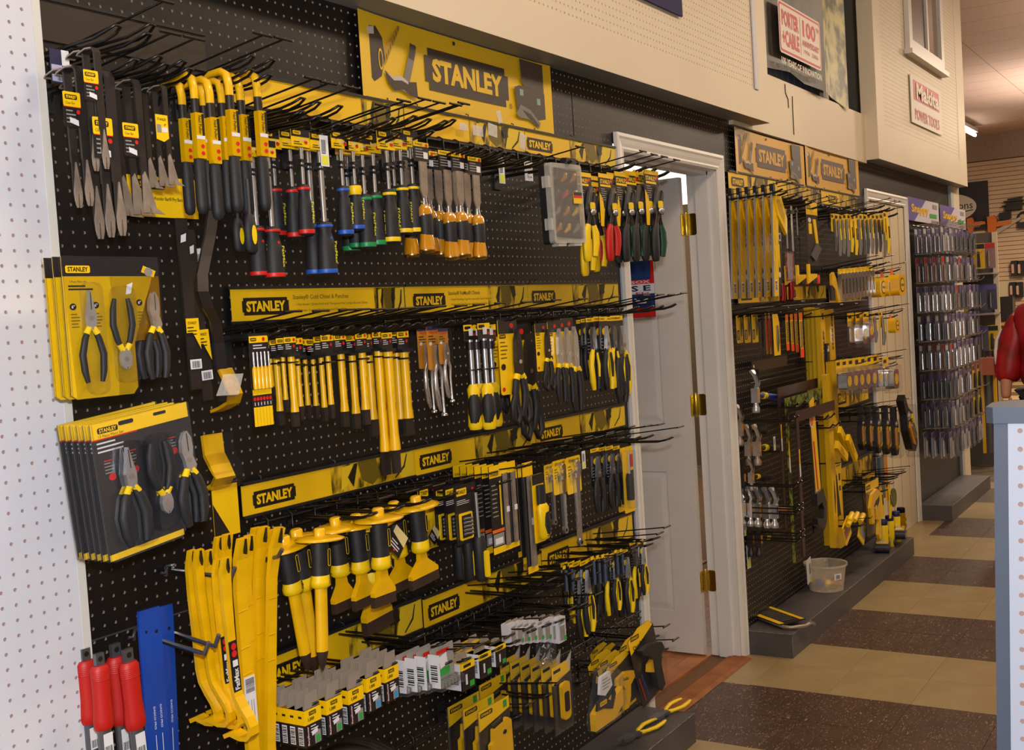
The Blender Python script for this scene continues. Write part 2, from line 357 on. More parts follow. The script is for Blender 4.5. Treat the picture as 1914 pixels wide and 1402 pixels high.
# ---- door one, swung open into the back room
g=M(); xd,yd0,yd1=4.462,.142,.955
cols=[(yd0+.125,yd0+.375),(yd0+.455,yd0+.70)]; rows_=[(.19,.79),(1.0,1.553),(1.654,1.965)]
DW=mat('white_door_paint','#D8D2CC',.42,noise=.05,nscale=6,bump=.06)
g.box(xd+.006,4.497,yd0,yd1,.012,2.022,DW)
zs=[.012]+[v for r in rows_ for v in r]+[2.022]; ys=[yd0]+[v for c in cols for v in c]+[yd1]
for i in range(0,len(zs),2): g.box(xd,xd+.006,yd0,yd1,zs[i],zs[i+1],DW)
for j in range(0,len(ys),2):
    for r in rows_: g.box(xd,xd+.006,ys[j],ys[j+1],r[0],r[1],DW)
d1=struct('door_1',g)
for c in cols:
    for r in rows_:
        g=M(); a=.03; X0=xd+.0058; X1=xd+.001; y0,y1=c; z0,z1=r
        o=[(X0,y0,z0),(X0,y1,z0),(X0,y1,z1),(X0,y0,z1)]; q=[(X1,y0+a,z0+a),(X1,y1-a,z0+a),(X1,y1-a,z1-a),(X1,y0+a,z1-a)]
        g.add(o+q,[(0,4,5,1),(1,5,6,2),(2,6,7,3),(3,7,4,0),(4,7,6,5)],DW); struct('door_panel',g,parent=d1)
for z in (1.826,1.07,.32):
    g=M(); g.prism(rr(4.464,4.4955,z-.045,z+.045,.009),.1385,.1418,BRASS)
    g.T=Matrix.Translation((4.5075,.108,z))@Matrix.Rotation(-PI/2,4,'Z'); g.prism(rr(-.018,.018,-.045,.045,.009),-.001,.0,BRASS); g.T=Matrix.Identity(4)
    g.lathe([(.005,z-.05),(.0062,z-.046),(.0062,z+.046),(.005,z+.05)],BRASS,4.5005,.132,10)
    for q in (-.03,0,.03): g.T=Matrix.Translation((4.480,.1382,z+q)); g.lathe([(.003,0),(.001,-.001)],mat('screw_dark','#5A4A20',.4,metal=.8),0,0,8,axis='y'); g.T=Matrix.Identity(4)
    struct('hinge',g,parent=d1)
# ---- back room seen through the doorway
TAN=mat('tan_room_paint','#6E5A42',.7)
g=M(); g.box(2.4,2.42,.12,3.4,0,2.5,TAN); g.box(10.,10.02,.12,5.4,0,2.5,TAN); g.box(2.4,10.,5.4,5.42,0,2.5,TAN); struct('wall_back_room',g)
g=M(); g.box(2.4,10.,.12,5.4,2.5,2.52,TRIMW); struct('ceiling_back_room',g)
g=M(); g.box(6.4,9.8,.8,3.4,2.42,2.49,mat('lit_panel','#FFF4E0',.5,emit=2.2)); tag(link('ceiling_light',g.mesh('ceiling_light')),'bright ceiling light panel glowing above the open white door','light')
OAK=mat('oak_floor','#B87333',.35,noise=.35,nscale=6,hex2='#8E4F1F',coat=.2)
g=M(); g.box(3.2,10.,.0,5.4,-.03,-.004,mat('subfloor','#6B4A2C',.8)); fb=struct('floor_back_room',g)
for i in range(22):
    g=M(); g.box(0,1.6,0,.079,-.004,.004,OAK)
for i in range(12):
    for k in range(2):
        if i==0 and k==0: pm=g.mesh('floor_plank')
        link('floor_plank',pm,fb,(3.0+k*1.602-(i%3)*.2,.125+i*.0805,0))
g=M(); g.prism([(-.05,.0),(-.03,.007),(.04,.007),(.055,.0)],0,.84,mat('oak_threshold','#9A5E28',.7,noise=.35,nscale=8,hex2='#7A4218')); 
struct('trim_5',g).matrix_world=Matrix.Translation((4.515,.0,0.001))@Matrix.Rotation(PI/2,4,'Z')
# ---- floor tiles, two courses brown then two cream
BRT=duo('brown_vinyl_tile','#4A3325','#3B281D',9,.3,.7); 
nt=BRT.node_tree; b=nt.nodes['Principled BSDF']; b.inputs['Roughness'].default_value=.38
def flecks(Mt,colr,thr):
    nt=Mt.node_tree; b=nt.nodes['Principled BSDF']; src=b.inputs['Base Color'].links[0].from_socket
    tc=nt.nodes.new('ShaderNodeNewGeometry'); mp=nt.nodes.new('ShaderNodeMapping'); mp.inputs['Scale'].default_value=(28,110,60); mp.inputs['Rotation'].default_value=(0,0,.5)
    n=nt.nodes.new('ShaderNodeTexNoise'); n.inputs['Scale'].default_value=1.0; n.inputs['Detail'].default_value=1; n.inputs['Distortion'].default_value=2.5
    r=nt.nodes.new('ShaderNodeValToRGB'); r.color_ramp.elements[0].position=thr; r.color_ramp.elements[1].position=thr+.03
    mx=nt.nodes.new('ShaderNodeMix'); mx.data_type='RGBA'; mx.inputs['B'].default_value=lin(colr)
    nt.links.new(tc.outputs['Position'],mp.inputs['Vector']); nt.links.new(mp.outputs[0],n.inputs['Vector']); nt.links.new(n.outputs['Fac'],r.inputs['Fac']); nt.links.new(r.outputs['Color'],mx.inputs['Factor']); nt.links.new(src,mx.inputs['A']); nt.links.new(mx.outputs['Result'],b.inputs['Base Color'])
flecks(BRT,'#A5886C',.655)
CRT=duo('cream_vinyl_tile','#9C8760','#8C784F',5,.3,.7,rough=.35); flecks(CRT,'#7C6644',.70)
GRT=duo('mottled_grey_tile','#7F7365','#5E5042',7,.35,.65,rough=.3)  # mottled grey-brown tile for the band past the wall end
g=M(); g.box(-1,23,-6,0,-.03,-.004,mat('floor_mastic','#4A3B2A',.8)); g.box(9.4,23,.0,5,-.03,-.004,mat('floor_mastic')); fl=struct('floor',g)
TP=.3048
tm=[]
for mt in (BRT,CRT,GRT):
    g=M(); e=.0008; g.add([(e,e,0),(TP-e,e,0),(TP-e,TP-e,0),(e,TP-e,0),(0,0,-.003),(TP,0,-.003),(TP,TP,-.003),(0,TP,-.003)],[(0,1,2,3),(0,4,5,1),(1,5,6,2),(2,6,7,3),(3,7,4,0)],mt); tm.append(g.mesh('floor_tile'))
x=3.585-2*TP; i=0
cnt=0; far=M()
while x<22:
    k=1-(i//2)%2
    for j in range(-7,12):
        y=-.16+j*TP-.0*i
        if y+TP>(0 if x<9.33 else 4): continue
        kind=2 if 9.2<x<11.3 else k
        if x>9.1 and (y<-1.5 or x>14):
            far.T=Matrix.Translation((x,y,0)); far.box(0.001,TP-.001,.001,TP-.001,-.003,0,(BRT,CRT,GRT)[kind]); continue
        if y<-2.0: far.T=Matrix.Translation((x,y,0)); far.box(0.001,TP-.001,.001,TP-.001,-.003,0,(BRT,CRT,GRT)[kind]); continue
        link('floor_tile',tm[kind],fl,(x,y,0)); cnt+=1
    x+=TP; i+=1
# fill strip between wall foot and first whole tile row is covered by platforms; far tiles in one piece
far.T=Matrix.Identity(4); o=link('floor_tile_field',far.mesh('floor_tile_field'),fl); o['kind']='stuff'
print('tiles',cnt)
g=M(); g.box(3.56,4.19,-.16,0,-.004,-.0005,BRT); g.box(4.19,4.58,-.16,0,-.004,-.0005,CRT); g.box(-1,3.56,-.16,0,-.004,-.0005,BRT); g.box(4.58,9.4,-.16,0,-.004,-.0005,CRT); struct('floor_edge_strip',g)
g=M(); g.box(4.57,4.60,-.012,.0,0,.02,BLK); struct('baseboard_left',g)
# ---- platforms
def platform(x0,x1,nm):
    g=M(); pts=[(x0,0),(x1,0),(x1,.1),(x0,.1)]
    g.box(x0,x1,-.207,-.001,0.0006,.1,GREYP)
    e=.0015; EW=mat('worn_edge','#8A8280',.6,noise=.6,nscale=40,hex2='#4C4748')
    g.tube([(x0,-.207,.1),(x1,-.207,.1)],e,EW,4); g.tube([(x0,-.207,.1),(x0,-.001,.1)],e,EW,4); g.tube([(x0,-.207,0),(x0,-.207,.1)],e,EW,4)
    return g
for x0,x1,lb in ((1.0,3.562,'dark grey painted plinth under the near display, blister cards hanging over it'),(4.573,6.68,'dark grey painted plinth between the two door frames, holding the clear bucket'),(7.72,9.05,'far dark grey plinth under the blister card racks')):
    tag(link('display_plinth',platform(x0,x1,'').mesh('display_plinth')),lb,'platform')
# ---- near white pegboard post at the left edge
struct('wall_near',pegmesh(.45,1.262,.2,2.9,-.10,PWH,n=8,r=.0034,depth=.002,px=.0105,pz=.005))
g=M(); g.box(.45,1.262,-.0978,-.092,.2,2.9,mat('peg_back_pink','#9A7E74',.8)); g.box(.45,1.262,-.09,-.001,.2,2.9,TRIMW); g.box(1.262,1.278,-.101,-.001,.2,2.9,mat('post_edge_paint','#CDCBC4',.5)); struct('wall_near_core',g)
# ---- blue-grey counter end on the right
BG=mat('blue_grey_paint','#474F5F',.5,noise=.08,nscale=5)
cx=1.70; KT=.030    # the end panel stands slightly out of plumb
def lean(me):
    for v in me.vertices: v.co.y+=(1.293-v.co.z)*KT
    return me
g=M(); g.box(cx,cx+.09,-2.4,-1.5245,.0,1.293,BG); o=link('wall_counter',lean(g.mesh('wall_counter'))); o['kind']='structure'
cs=M(); pts=[(-2.4,cx-.006),(-1.525,cx-.006),(-1.514,cx+.006),(-1.512,cx+.07),(-1.53,cx+.10),(-1.60,cx+.115),(-2.4,cx+.115)]; n=7
vs=[(x,y,1.293) for y,x in pts]+[(x,y,1.3155) for y,x in pts]
cs.add(vs,[tuple(range(n)),tuple(range(2*n-1,n-1,-1))]+[(i,i+n,(i+1)%n+n,(i+1)%n) for i in range(n)],BG)
tag(link('counter_top',cs.mesh('counter_top')),'blue-grey counter top with a clipped corner at the right edge','counter top')
pm=pegmesh(1.5435,2.3,.02,1.2957,cx-.004,mat('bright_peg','#A4A9B8',.5),n=8,r=.0036,depth=.0015,axis='y',px=.0223,pz=.0)
o=link('wall_counter_pegboard',lean(pm)); o['kind']='structure'
g=M(); g.box(cx-.0022,cx-.0004,-2.3,-1.5435,.02,1.2915,mat('peg_back_pink')); o=link('wall_counter_backing',lean(g.mesh('b'))); o['kind']='structure'
# ---- shop ceiling and far wall
CE=mat('ceiling_tile','#C9AE9C',.8,noise=.08,nscale=60,bump=.3)
g=M(); g.box(-2,22.2,-6,4.5,4.215,4.23,mat('ceiling_void','#6E5C50',.9)); ce=struct('ceiling',g)
g=M(); g.box(.004,.606,.004,1.215,-.012,0,CE); pm=g.mesh('ceiling_panel')
cf=M()
for i in range(40):
    for j in range(8):
        x=-2+i*.61; y=-5.4+j*1.22
        if 5.5<x and y>-1.6: link('ceiling_panel',pm,ce,(x,y,4.212))
        else: cf.T=Matrix.Translation((x,y,4.212)); cf.box(.004,.606,.004,1.215,-.012,0,CE)
o=link('ceiling_panel_field',cf.mesh('cpf'),ce); o['kind']='stuff'
XF=22.
SL=mat('slatwall_cream','#C9AF90',.55)
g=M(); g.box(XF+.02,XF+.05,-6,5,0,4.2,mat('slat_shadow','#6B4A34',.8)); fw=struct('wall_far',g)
g=M(); g.box(0,.018,-3,4.6,.006,.073,SL); pm=g.mesh('slat')
for i in range(46): link('slat',pm,fw,(XF,0,.24+i*.0762))
g=M(); g.box(XF-.002,XF+.018,-3,4.6,3.76,4.2,duo('far_peg','#A98E78','#8B7260',90,.45,.55)); struct('wall_far_pegboard',g)
g=M(); g.box(-2,-1.98,-6,0,0,4.2,CREAM); struct('wall_behind',g)
g=M(); g.box(-2,22,-6.02,-6,0,4.2,CREAM); struct('wall_right',g)
g=M(); g.box(9.04,9.13,-.02,.0,0,2.262,mat('post_blue_white','#A8ACB2',.5)); g.box(9.13,9.33,-.02,.0,0,2.262,CREAM); struct('trim_6',g)
g=M(); g.box(9.31,9.33,.0,.6,0,4.2,CREAM); g.box(9.31,10.0,.6,.62,0,4.2,CREAM); g.box(10.02,10.04,.6,4.7,0,4.2,CREAM); struct('wall_left_return',g)
# ================================================================== banners
PHOTO=duo('banner_photo','#D9B21A','#1E1A08',28,.40,.56,5,.4,(1,1,.45))
PHOTO2=duo('banner_photo_far','#C9A216','#2A2208',22,.40,.56,4,.4,(1,1,.45))
def strip_banner(x0,x1,z0,z1,y,lx0,lx1,px_,label,group,text=None,pm=PHOTO,shape=True):
    """card strip: logo between fractions lx0..lx1, photo part from fraction px_"""
    r=link('sign_strip',None,None,((x0+x1)/2,y,z0)); r.empty_display_size=.02; tag(r,label,'sign',group)
    W=x1-x0; H=z1-z0; g=M(); g.box(-W/2,W/2,-.0015,.0,0,H,YBAN)
    if lx1: logo(g,-W/2+W*(lx0+lx1)/2,H*.45,W*(lx1-lx0),H*.56,-.0022)
    if text:
        a=-W/2+W*.315; 
        g.text(text[0],a+len(text[0])*.0032,H*.70,len(text[0])*.0064,H*.2,-.0022,GINKD,.01)
        for i,t in enumerate(text[1:]): g.text(t,a+.008+len(t)*.0022,H*(.46-.20*i),len(t)*.0044,H*.11,-.0022,GINKD,.0)
    if px_<1:
        a=-W/2+W*px_; b=W/2; w_=b-a
        g.rect(a,b,0.001,H-.001,-.0022,pm)
        if shape:   # working figure with tool belt, reaching arm
            OL=mat('photo_olive','#6B5A0C',.45); DK=mat('photo_dark','#1A1606',.45); YL=mat('photo_yellow','#DDBB22',.4)
            g.face([(a+w_*.62,H*.02),(a+w_*.98,H*.02),(a+w_*.98,H*.97),(a+w_*.70,H*.97)],-.0026,YL)
            g.face([(a+w_*.30,H*.98),(a+w_*.52,H*.98),(a+w_*.56,H*.3),(a+w_*.46,H*.02),(a+w_*.34,H*.3)],-.0029,OL)
            g.face([(a+w_*.12,H*.9),(a+w_*.24,H*.95),(a+w_*.20,H*.3),(a+w_*.10,H*.05)],-.0029,YL)
            g.face([(a+w_*.18,H*.5),(a+w_*.26,H*.95),(a+w_*.30,H*.95),(a+w_*.24,H*.1)],-.0032,DK)
            g.face([(a+w_*.56,H*.95),(a+w_*.66,H*.98),(a+w_*.68,H*.55),(a+w_*.60,H*.45)],-.0032,DK)
            g.tube([(a+w_*.74,-.003,H*.08),(a+w_*.86,-.003,H*.45),(a+w_*.90,-.003,H*.9)],[.002,.0035,.002],DK,4,.2)
    link('printed_card',g.mesh('printed_card'),r)
    f=M(); f.box(-W/2,W/2,-.006,.003,H,H+.007,BLK); f.box(-W/2,W/2,-.006,.003,-.006,0,BLK)
    for q in (-.4,0,.4): f.tube([(W*q,.0,H+.003),(W*q,-.002,H+.012),(W*q-.004,.008,H+.017)],.0016,BWIRE,5)
    link('channel_frame',f.mesh('channel_frame'),r); return r
GINKD=mat('brown_ink','#6B560C',.5)
XS=[(1.754,2.352),(2.358,2.957),(2.961,3.553)]
strip_banner(*XS[0],1.510,1.578,-.012,.05,.29,.80,'yellow header strip reading cold chisel and punches, with black logo block','header strips',('Stanley® Cold Chisel & Punches','• Hardened, Quenched and Tempered for Long Life and Safety','• Powder Coated for Increased Durability'))
strip_banner(*XS[1],1.510,1.578,-.012,.05,.29,.64,'yellow header strip with chisel text, middle of the second row','header strips',('Stanley® FatMax® Chisels','• Steel Striking Cap for use with Steel Headed','• Ergonomically Designed Bi-Material Grip'))
strip_banner(*XS[2],1.510,1.578,-.012,.03,.27,.46,'yellow header strip beside the doorway over the shears, logo then worker photo','header strips')
strip_banner(1.743,2.349,1.095,1.160,-.012,.05,.27,.47,'yellow header strip under the long cold chisels, worker photo on its right half','header strips')
strip_banner(2.352,2.952,1.092,1.160,-.012,.03,.27,.46,'yellow header strip below the yellow nut drivers, middle of the third row','header strips')
strip_banner(2.956,3.549,1.090,1.160,-.012,.03,.27,.46,'yellow header strip above the adjustable wrenches beside the doorway','header strips')
strip_banner(1.735,2.338,.700,.776,-.012,.05,.27,.52,'yellow header strip behind the pointed masonry chisels, lowest left','header strips')
strip_banner(2.346,2.940,.696,.770,-.012,.03,.27,.46,'yellow header strip right of the brick chisels, lowest middle','header strips')
strip_banner(2.946,3.558,.700,.782,-.012,.05,.27,.46,'yellow header strip right under the long adjustable wrench','header strips')
strip_banner(1.80,2.40,1.975,2.041,-.012,0,0,.72,'plain yellow header strip just right of the yellow nail pullers','header strips')
strip_banner(2.405,2.995,1.975,2.041,-.012,0,0,.5,'yellow header strip under the big banner, half hidden by wire hooks','header strips')
strip_banner(3.0,3.592,1.975,2.041,-.012,.01,.27,.46,'yellow header strip top right beside the door frame, its logo partly hidden','header strips')
g=M(); g.box(1.20,1.742,-.004,-.001,2.035,2.108,mat('blank_brown_card','#2A2019',.5)); g.box(1.2,1.744,-.008,.0,2.108,2.114,BLK); tag(link('blank_header_card',g.mesh('b')),'empty dark brown header card at the top left above the claw bars','sign')
g=M(); g.box(-.15,.15,-.0012,0,-.1,0,YCARD); g.text('Stanley® Wonder Bar® Pry Bars',0,-.055,.17,.012,-.002,INK,.01); logo(g,-.04,-.02,.11,.022,-.002)
tag(link('price_channel_card',g.mesh('c'),None,at(300,350,-.012)+Vector((0,0,.02)),(0,0,0),(.62,1,.8)),'yellow pry bar header card behind the broad bladed pry bars','sign')
def big_banner(x0,x1,z0,z1,label,bold=1,faded=False):
    r=link('hanging_banner',None,None,((x0+x1)/2,-.006,z0)); r.empty_display_size=.02; tag(r,label,'banner','big yellow banners')
    W=x1-x0; H=z1-z0; 
    YB=mat('aged_yellow_vinyl' if faded else 'big_yellow_vinyl','#D9A63A' if faded else '#E3B81C',.45,noise=.12,nscale=3); BR=mat('faded_brown_ink','#5A4A46',.5) if faded else mat('brown_black_ink','#40352C',.5)
    g=M(); n=12
    vs=[];fs=[]
    for i in range(n+1):
        t=i/n; cu=.012*(math.exp(-t*9)+math.exp(-(1-t)*9))
        for z in (0,H): vs.append((-W/2+W*t,-.001-cu,z))
    fs=[(2*i,2*i+2,2*i+3,2*i+1) for i in range(n)]; g.add(vs,fs,YB,True)
    y=-.0025; cx=W*.02; lw=W*.445; lh=H*.53; cz=H*.52
    g.rect(cx-lw*.46,cx+lw*.46,cz-lh/2,cz+lh/2,y-.001,BR); g.rect(cx-lw/2,cx+lw/2,cz-lh*.31,cz+lh*.31,y-.0013,BR)
    g.text('STANLEY',cx,cz,lw*.84,lh*.56,y-.0018,YB,.045); g.text('®',cx+lw*.52,cz-lh*.45,.016,.016,y-.0018,BR,0)
    y=-.0095
    GM=mat('photo_grey','#77706A',.5); LG=mat('photo_light','#B9B2A8',.5)
    # tape measure
    X=-W*.475; s_=H; k_=1.42*H
    g.face([(X,s_*.30),(X+.10*k_,s_*.20),(X+.20*k_,s_*.28),(X+.26*k_,s_*.5),(X+.24*k_,s_*.74),(X+.16*k_,s_*.86),(X+.04*k_,s_*.84),(X+.0*k_,s_*.6)],y,BR)
    g.face([(X+.02*k_,s_*.82),(X+.13*k_,s_*.85),(X+.13*k_,s_*.76),(X+.03*k_,s_*.74)],y-.0005,LG)
    g.disc(X+.20*k_,s_*.48,s_*.045,y-.0008,YB,12,s_*.13); g.disc(X+.20*k_,s_*.48,s_*.03,y-.0012,BR,12,s_*.1)
    g.face([(X+.26*k_,s_*.42),(X+.50*k_,s_*.93),(X+.47*k_,s_*.95),(X+.25*k_,s_*.62)],y,mat('tape_print','#A8821A',.5))
    for k in range(7): g.rect(X+(.28+.03*k)*k_,X+(.287+.03*k)*k_,s_*(.5+.062*k),s_*(.56+.062*k),y-.0005,BR)
    # hammer
    g.face([(X+.46*k_,s_*.16),(X+.54*k_,s_*.14),(X+.70*k_,s_*.66),(X+.70*k_,s_*.76),(X+.62*k_,s_*.76),(X+.60*k_,s_*.64)],y-.0003,GM)
    g.face([(X+.59*k_,s_*.58),(X+.66*k_,s_*.56),(X+.71*k_,s_*.74),(X+.62*k_,s_*.77)],y-.0007,BR)
    g.face([(X+.24*k_,s_*.36),(X+.36*k_,s_*.30),(X+.46*k_,s_*.34),(X+.56*k_,s_*.28),(X+.68*k_,s_*.30),(X+.69*k_,s_*.10),(X+.58*k_,s_*.12),(X+.50*k_,s_*.18),(X+.36*k_,s_*.14),(X+.28*k_,s_*.22)],y-.0008,BR)
    g.face([(X+.25*k_,s_*.35),(X+.36*k_,s_*.26),(X+.47*k_,s_*.28),(X+.56*k_,s_*.25),(X+.56*k_,s_*.28),(X+.46*k_,s_*.34),(X+.36*k_,s_*.30)],y-.0011,LG)
    X=W*.24; k_=1.5*H
    CP=mat('case_print','#4A3E36') if not faded else mat('case_print_faded','#5A5052',.5)
    g.face([(W*.31,s_*.98),(W*.47,s_*.98),(W*.465,s_*.55),(W*.33,s_*.60),(W*.315,s_*.66)],y,CP)
    g.face([(W*.27,s_*.56),(W*.30,s_*.60),(W*.465,s_*.56),(W*.47,s_*.20),(W*.40,s_*.16),(W*.28,s_*.24)],y-.0002,CP)
    for a_,b_ in ((.30,.46),(.405,.38)): g.rect(W*a_,W*(a_+.022),s_*b_,s_*(b_+.09),y-.0006,mat('photo_teal','#7FA09A',.5))
    g.face([(W*.27,s_*.18),(W*.30,s_*.33),(W*.36,s_*.28),(W*.42,s_*.12),(W*.41,s_*.04),(W*.35,s_*.14),(W*.29,s_*.14)],y-.0009,GM)
    g.face([(W*.31,s_*.26),(W*.36,s_*.22),(W*.41,s_*.08),(W*.40,s_*.06),(W*.34,s_*.17)],y-.0012,BR)
    link('printed_vinyl',g.mesh('printed_vinyl'),r)
    q=M(); q.T=Matrix.Translation((W*-.05,-.004,H*.93)); q.lathe([(.006,0),(.005,-.002)],BLK,0,0,8,axis='y'); link('grommet',q.mesh('grommet'),r)
big_banner(2.236,3.166,2.047,2.258,'large yellow tool banner under the ceiling box, clean print, curling ends')
big_banner(4.712,5.632,2.038,2.236,'faded yellow tool banner left of its twin, beyond the doorway',faded=True)
big_banner(5.655,6.592,2.048,2.245,'faded yellow tool banner right of its twin, near the closed white door',faded=True)
# ================================================================== wire rails and hooks
g=M(); 
for z in (0,-.022): g.tube([(-.9,-.028,z),(.9,-.028,z)],.0032,BWIRE,6)
rk=M(); rk.tube([(0,0,.012),(0,-.02,.012),(0,-.033,.004),(0,-.033,-.026)],.0022,BWIRE,5); rk=rk.mesh('rail_clip')
h_=M(); h_.tube([(-.9,-.028,0),(.9,-.028,0)],.0032,BWIRE,6)
proto('wire_rail',('rod',h_))
for z,l in ((1.964,'top pair of black wire rails under the yellow header strips'),(1.492,'black wire rails over the cold chisels and shears'),(1.075,'black wire rails over the brick chisels and wrenches'),(.682,'black wire rails over the staple boxes'),(.44,'lowest black wire rails over the staple guns')):
    r=spawn('wire_rail',Vector((2.655,0,z)),l,'rail','wire rails'); link('rod',PROTO['wire_rail'][0][1],r,(0,0,-.022))
    for i in range(24): link('rail_clip',rk,r,(-.86+i*.0748,0,0))
def hookproto(kind,L,arm,lab,up=.008,wm=BWIRE,wr=.0029,gap=.012,rise=.035):
    a=M(); pts=lambda s:[(s*gap,0,-.02),(s*gap,-.008,0),(s*gap,-arm*.8,.004),(s*gap*.9,-arm*.92,.010),(s*gap*.5,-arm,.010+up)]
    a.tube(pts(-1)+pts(1)[::-1],wr,wm,6)
    p=[('wire_arm',a)]
    b=M(); b.box(-.018,.018,-.004,-.0005,-.035,.018,BLK); p.append(('back_clip',b))
    if lab:
        t=M(); t.tube([(0,-.004,.016),(0,-L*.5,.016+rise*.5),(0,-L,.016+rise)],.0021,wm,6); t.tube([(-.024,-L,.017+rise),(.024,-L,.017+rise)],.0027,wm,6); p.append(('label_arm',t))
    proto(kind,*p)
hookproto('scanner_hook',.28,.25,True); hookproto('loop_hook',.25,.25,False)
def hooks(kind,pts,d,z0,fmt,group,rise=.05):
    for i,(px,py) in enumerate(pts):
        p=at(px,py,-d); spawn(kind,Vector((p.x,0,p.z-rise)),fmt%nth(i,len(pts)),'hook',group,1,name='display_hook')
hooks('scanner_hook',[(304,4),(318,64),(363,74),(491,67),(529,75),(585,149),(614,157),(655,165),(715,199),(755,190),(794,187),(821,193),(852,197),(867,195),(1084,276),(1202,284),(1223,290),(1242,294),(1265,300)],.28,0,'black T ended label hook in the top row, %s','top row label hooks')
hooks('loop_hook',[(218,17),(251,81),(275,33),(310,90),(354,100),(467,103),(502,113),(563,183),(595,193),(631,208),(666,216),(693,220),(745,224),(807,223),(870,253),(890,256),(908,259),(926,262),(942,265),(958,269),(990,272),(1020,278)],.25,0,'black loop ended hook in the top row, %s','top row loop hooks',.045)
hooks('scanner_hook',[(548,584),(600,583),(648,581),(677,580),(707,580),(730,580),(757,578),(780,577),(800,576),(822,574),(862,573),(895,571),(935,568),(985,566),(1040,562),(1090,560),(1150,556),(1208,553),(1235,552),(1255,552),(1278,549)],.28,0,'black label hook above the cold chisels and shears, %s','second row label hooks')
hooks('scanner_hook',[(x,963-.231*(x-445)+32) for x in (720,770,820,870,920,970)]+[(1015,842),(1062,826),(1100,818),(1140,810),(1180,799),(1212,797),(1236,794),(1272,799)],.28,0,'black label hook above the wrenches and saw blade cards, %s','third row label hooks')
hooks('scanner_hook',[(1030,1085),(1068,1072),(1100,1060),(1136,1050),(1158,1038),(1185,1025),(1205,1012),(1234,998),(1247,986)],.28,0,'black label hook above the yellow and black pliers, %s','fourth row label hooks')
hooks('scanner_hook',[(860,1214),(895,1208),(925,1203),(952,1190),(987,1176),(1017,1156),(1045,1146),(1069,1138),(1092,1130),(1119,1111)],.28,0,'black label hook over the staple packs, %s','fifth row label hooks')
hooks('scanner_hook',[(990,1317),(1046,1277),(1112,1256),(1232,1233),(1263,1196),(1246,1171)],.28,0,'black label hook over the staple gun cards, %s','lowest row label hooks')
# ================================================================== prototypes for the near display
def tagcard(g,w_,h_,y,x0=0,z0=0,top=.42,dot=False,price=True,title=None):
    x0-=w_/2; g.face(rr(x0,x0+w_,z0-h_,z0,.003),y,BCARD); g.face(rr(x0,x0+w_,z0-h_*top,z0,.003),y-.0004,YCARD)
    g.rect(x0,x0+w_,z0-h_*top-.0016,z0-h_*top,y-.0008,RED)
    logo(g,x0+w_*.45,z0-h_*top*.35,w_*.7,h_*top*.33,y-.0008)
    if title: g.text(title,x0+w_*.4,z0-h_*top*.75,w_*.55,h_*top*.18,y-.0008,INK,0)
    g.lines(x0+w_*.12,x0+w_*.7,z0-h_*(top+.1),4,h_*.11,h_*.04,y-.0008,GINK)
    if dot: g.disc(x0+w_*.82,z0-h_*(top+.14),w_*.11,y-.001,RED,10)
    if price: g.face([(x0+w_*.3,z0-h_*.72),(x0+w_*.8,z0-h_*.8),(x0+w_*.8,z0-h_*.96),(x0+w_*.3,z0-h_*.88)],y-.0012,WHT)
def claw(kind,wide,tagged=None):
    g=M(); L=.30
    g.strip([(.055,-.004,1.3),(.03,.004,1.1),(.006,.002,.95),(0,-.008,.9),(0,-.05,.85),(0,-.2,.8)],.022,.006,BSTEEL)
    h=M(); h.strip([(.062,-.008,1.2),(.055,-.004,1.3),(.03,.005,1.1),(.008,.004,.95)],.023,.0035,DST)
    b=M(); lo=-.30
    if wide: o=[(-.008,-.215),(0,-.205),(.008,-.225),(.026,lo+.012),(.050,lo-.002),(.012,lo),(.008,lo+.014),(.005,lo+.001),(-.012,lo)]
    else: o=[(.001,-.20),(.006,-.235),(.0105,-.265),(.0095,-.285),(.0055,lo),(.002,lo),(.0012,lo+.03),(-.0012,lo+.03),(-.002,lo),(-.0055,lo),(-.0095,-.285),(-.0105,-.265),(-.006,-.235),(-.001,-.20)]
    b.prism(o,-.006,-.0035,DST); g.prism([(-.0088,-.19),(.0088,-.19),(.0098,-.27),(.005,lo+.003),(-.005,lo+.003),(-.0098,-.27)],-.0035,.0,BSTEEL)
    p=[('shank',g),('ground_claw',h),('forked_blade',b)]
    if tagged:
        t=M(); t.T=Matrix.Translation((tagged[0],-.008,tagged[1])); 
        if len(tagged)>2: 
            t.prism([(-.02,0),(.028,0),(.028,-.07),(.008,-.082),(-.02,-.075)],-.0006,.0,YCARD); t.text('STANLEY',.004,-.014,.036,.008,-.001,INK,.02); t.text('8"',.016,-.03,.008,.007,-.001,INK,.02); t.face([(.003,-.038),(.024,-.038),(.024,-.052),(.003,-.052)],-.001,WHT); t.rect(-.017,0,-.055,-.03,-.001,GINK)
        else: t.box(-.022,.022,0,.0006,-.075,0,BCARD); tagcard(t,.044,.075,-.0004,dot=True,title='Claw Bar')
        p.append(('hang_tag',t))
    proto(kind,*p)
claw('claw_bar',False); claw('claw_bar_tagged',False,(-.03,-.058)); claw('claw_bar_low_tag',False,(-.03,-.085)); claw('wide_bar',True); claw('wide_bar_tagged',True,(-.035,-.10)); claw('wide_bar_ytag',True,(-.03,-.09,1))
g=M(); g.tube([(0,.07,.004),(0,.045,.012),(0,.018,.012),(0,.004,.004),(0,0,-.018),(0,0,-.05)],[.002,.006,.0078,.0078,.0075,.007],YEL,8)
s_=M(); s_.tube([(0,0,-.035),(0,0,-.16)],.0075,BSTEEL,8)
l=M(); l.prism(rr(-.0092,.0092,-.148,-.062,.002),-.0092,.003,mat('foil_label','#E6B400',.25,metal=.3)); l.rect(.004,.0092,-.11,-.064,-.0096,INK); l.text('Nail Puller',.0,-.085,.035,.006,-.0098,INK,.01,-PI/2)
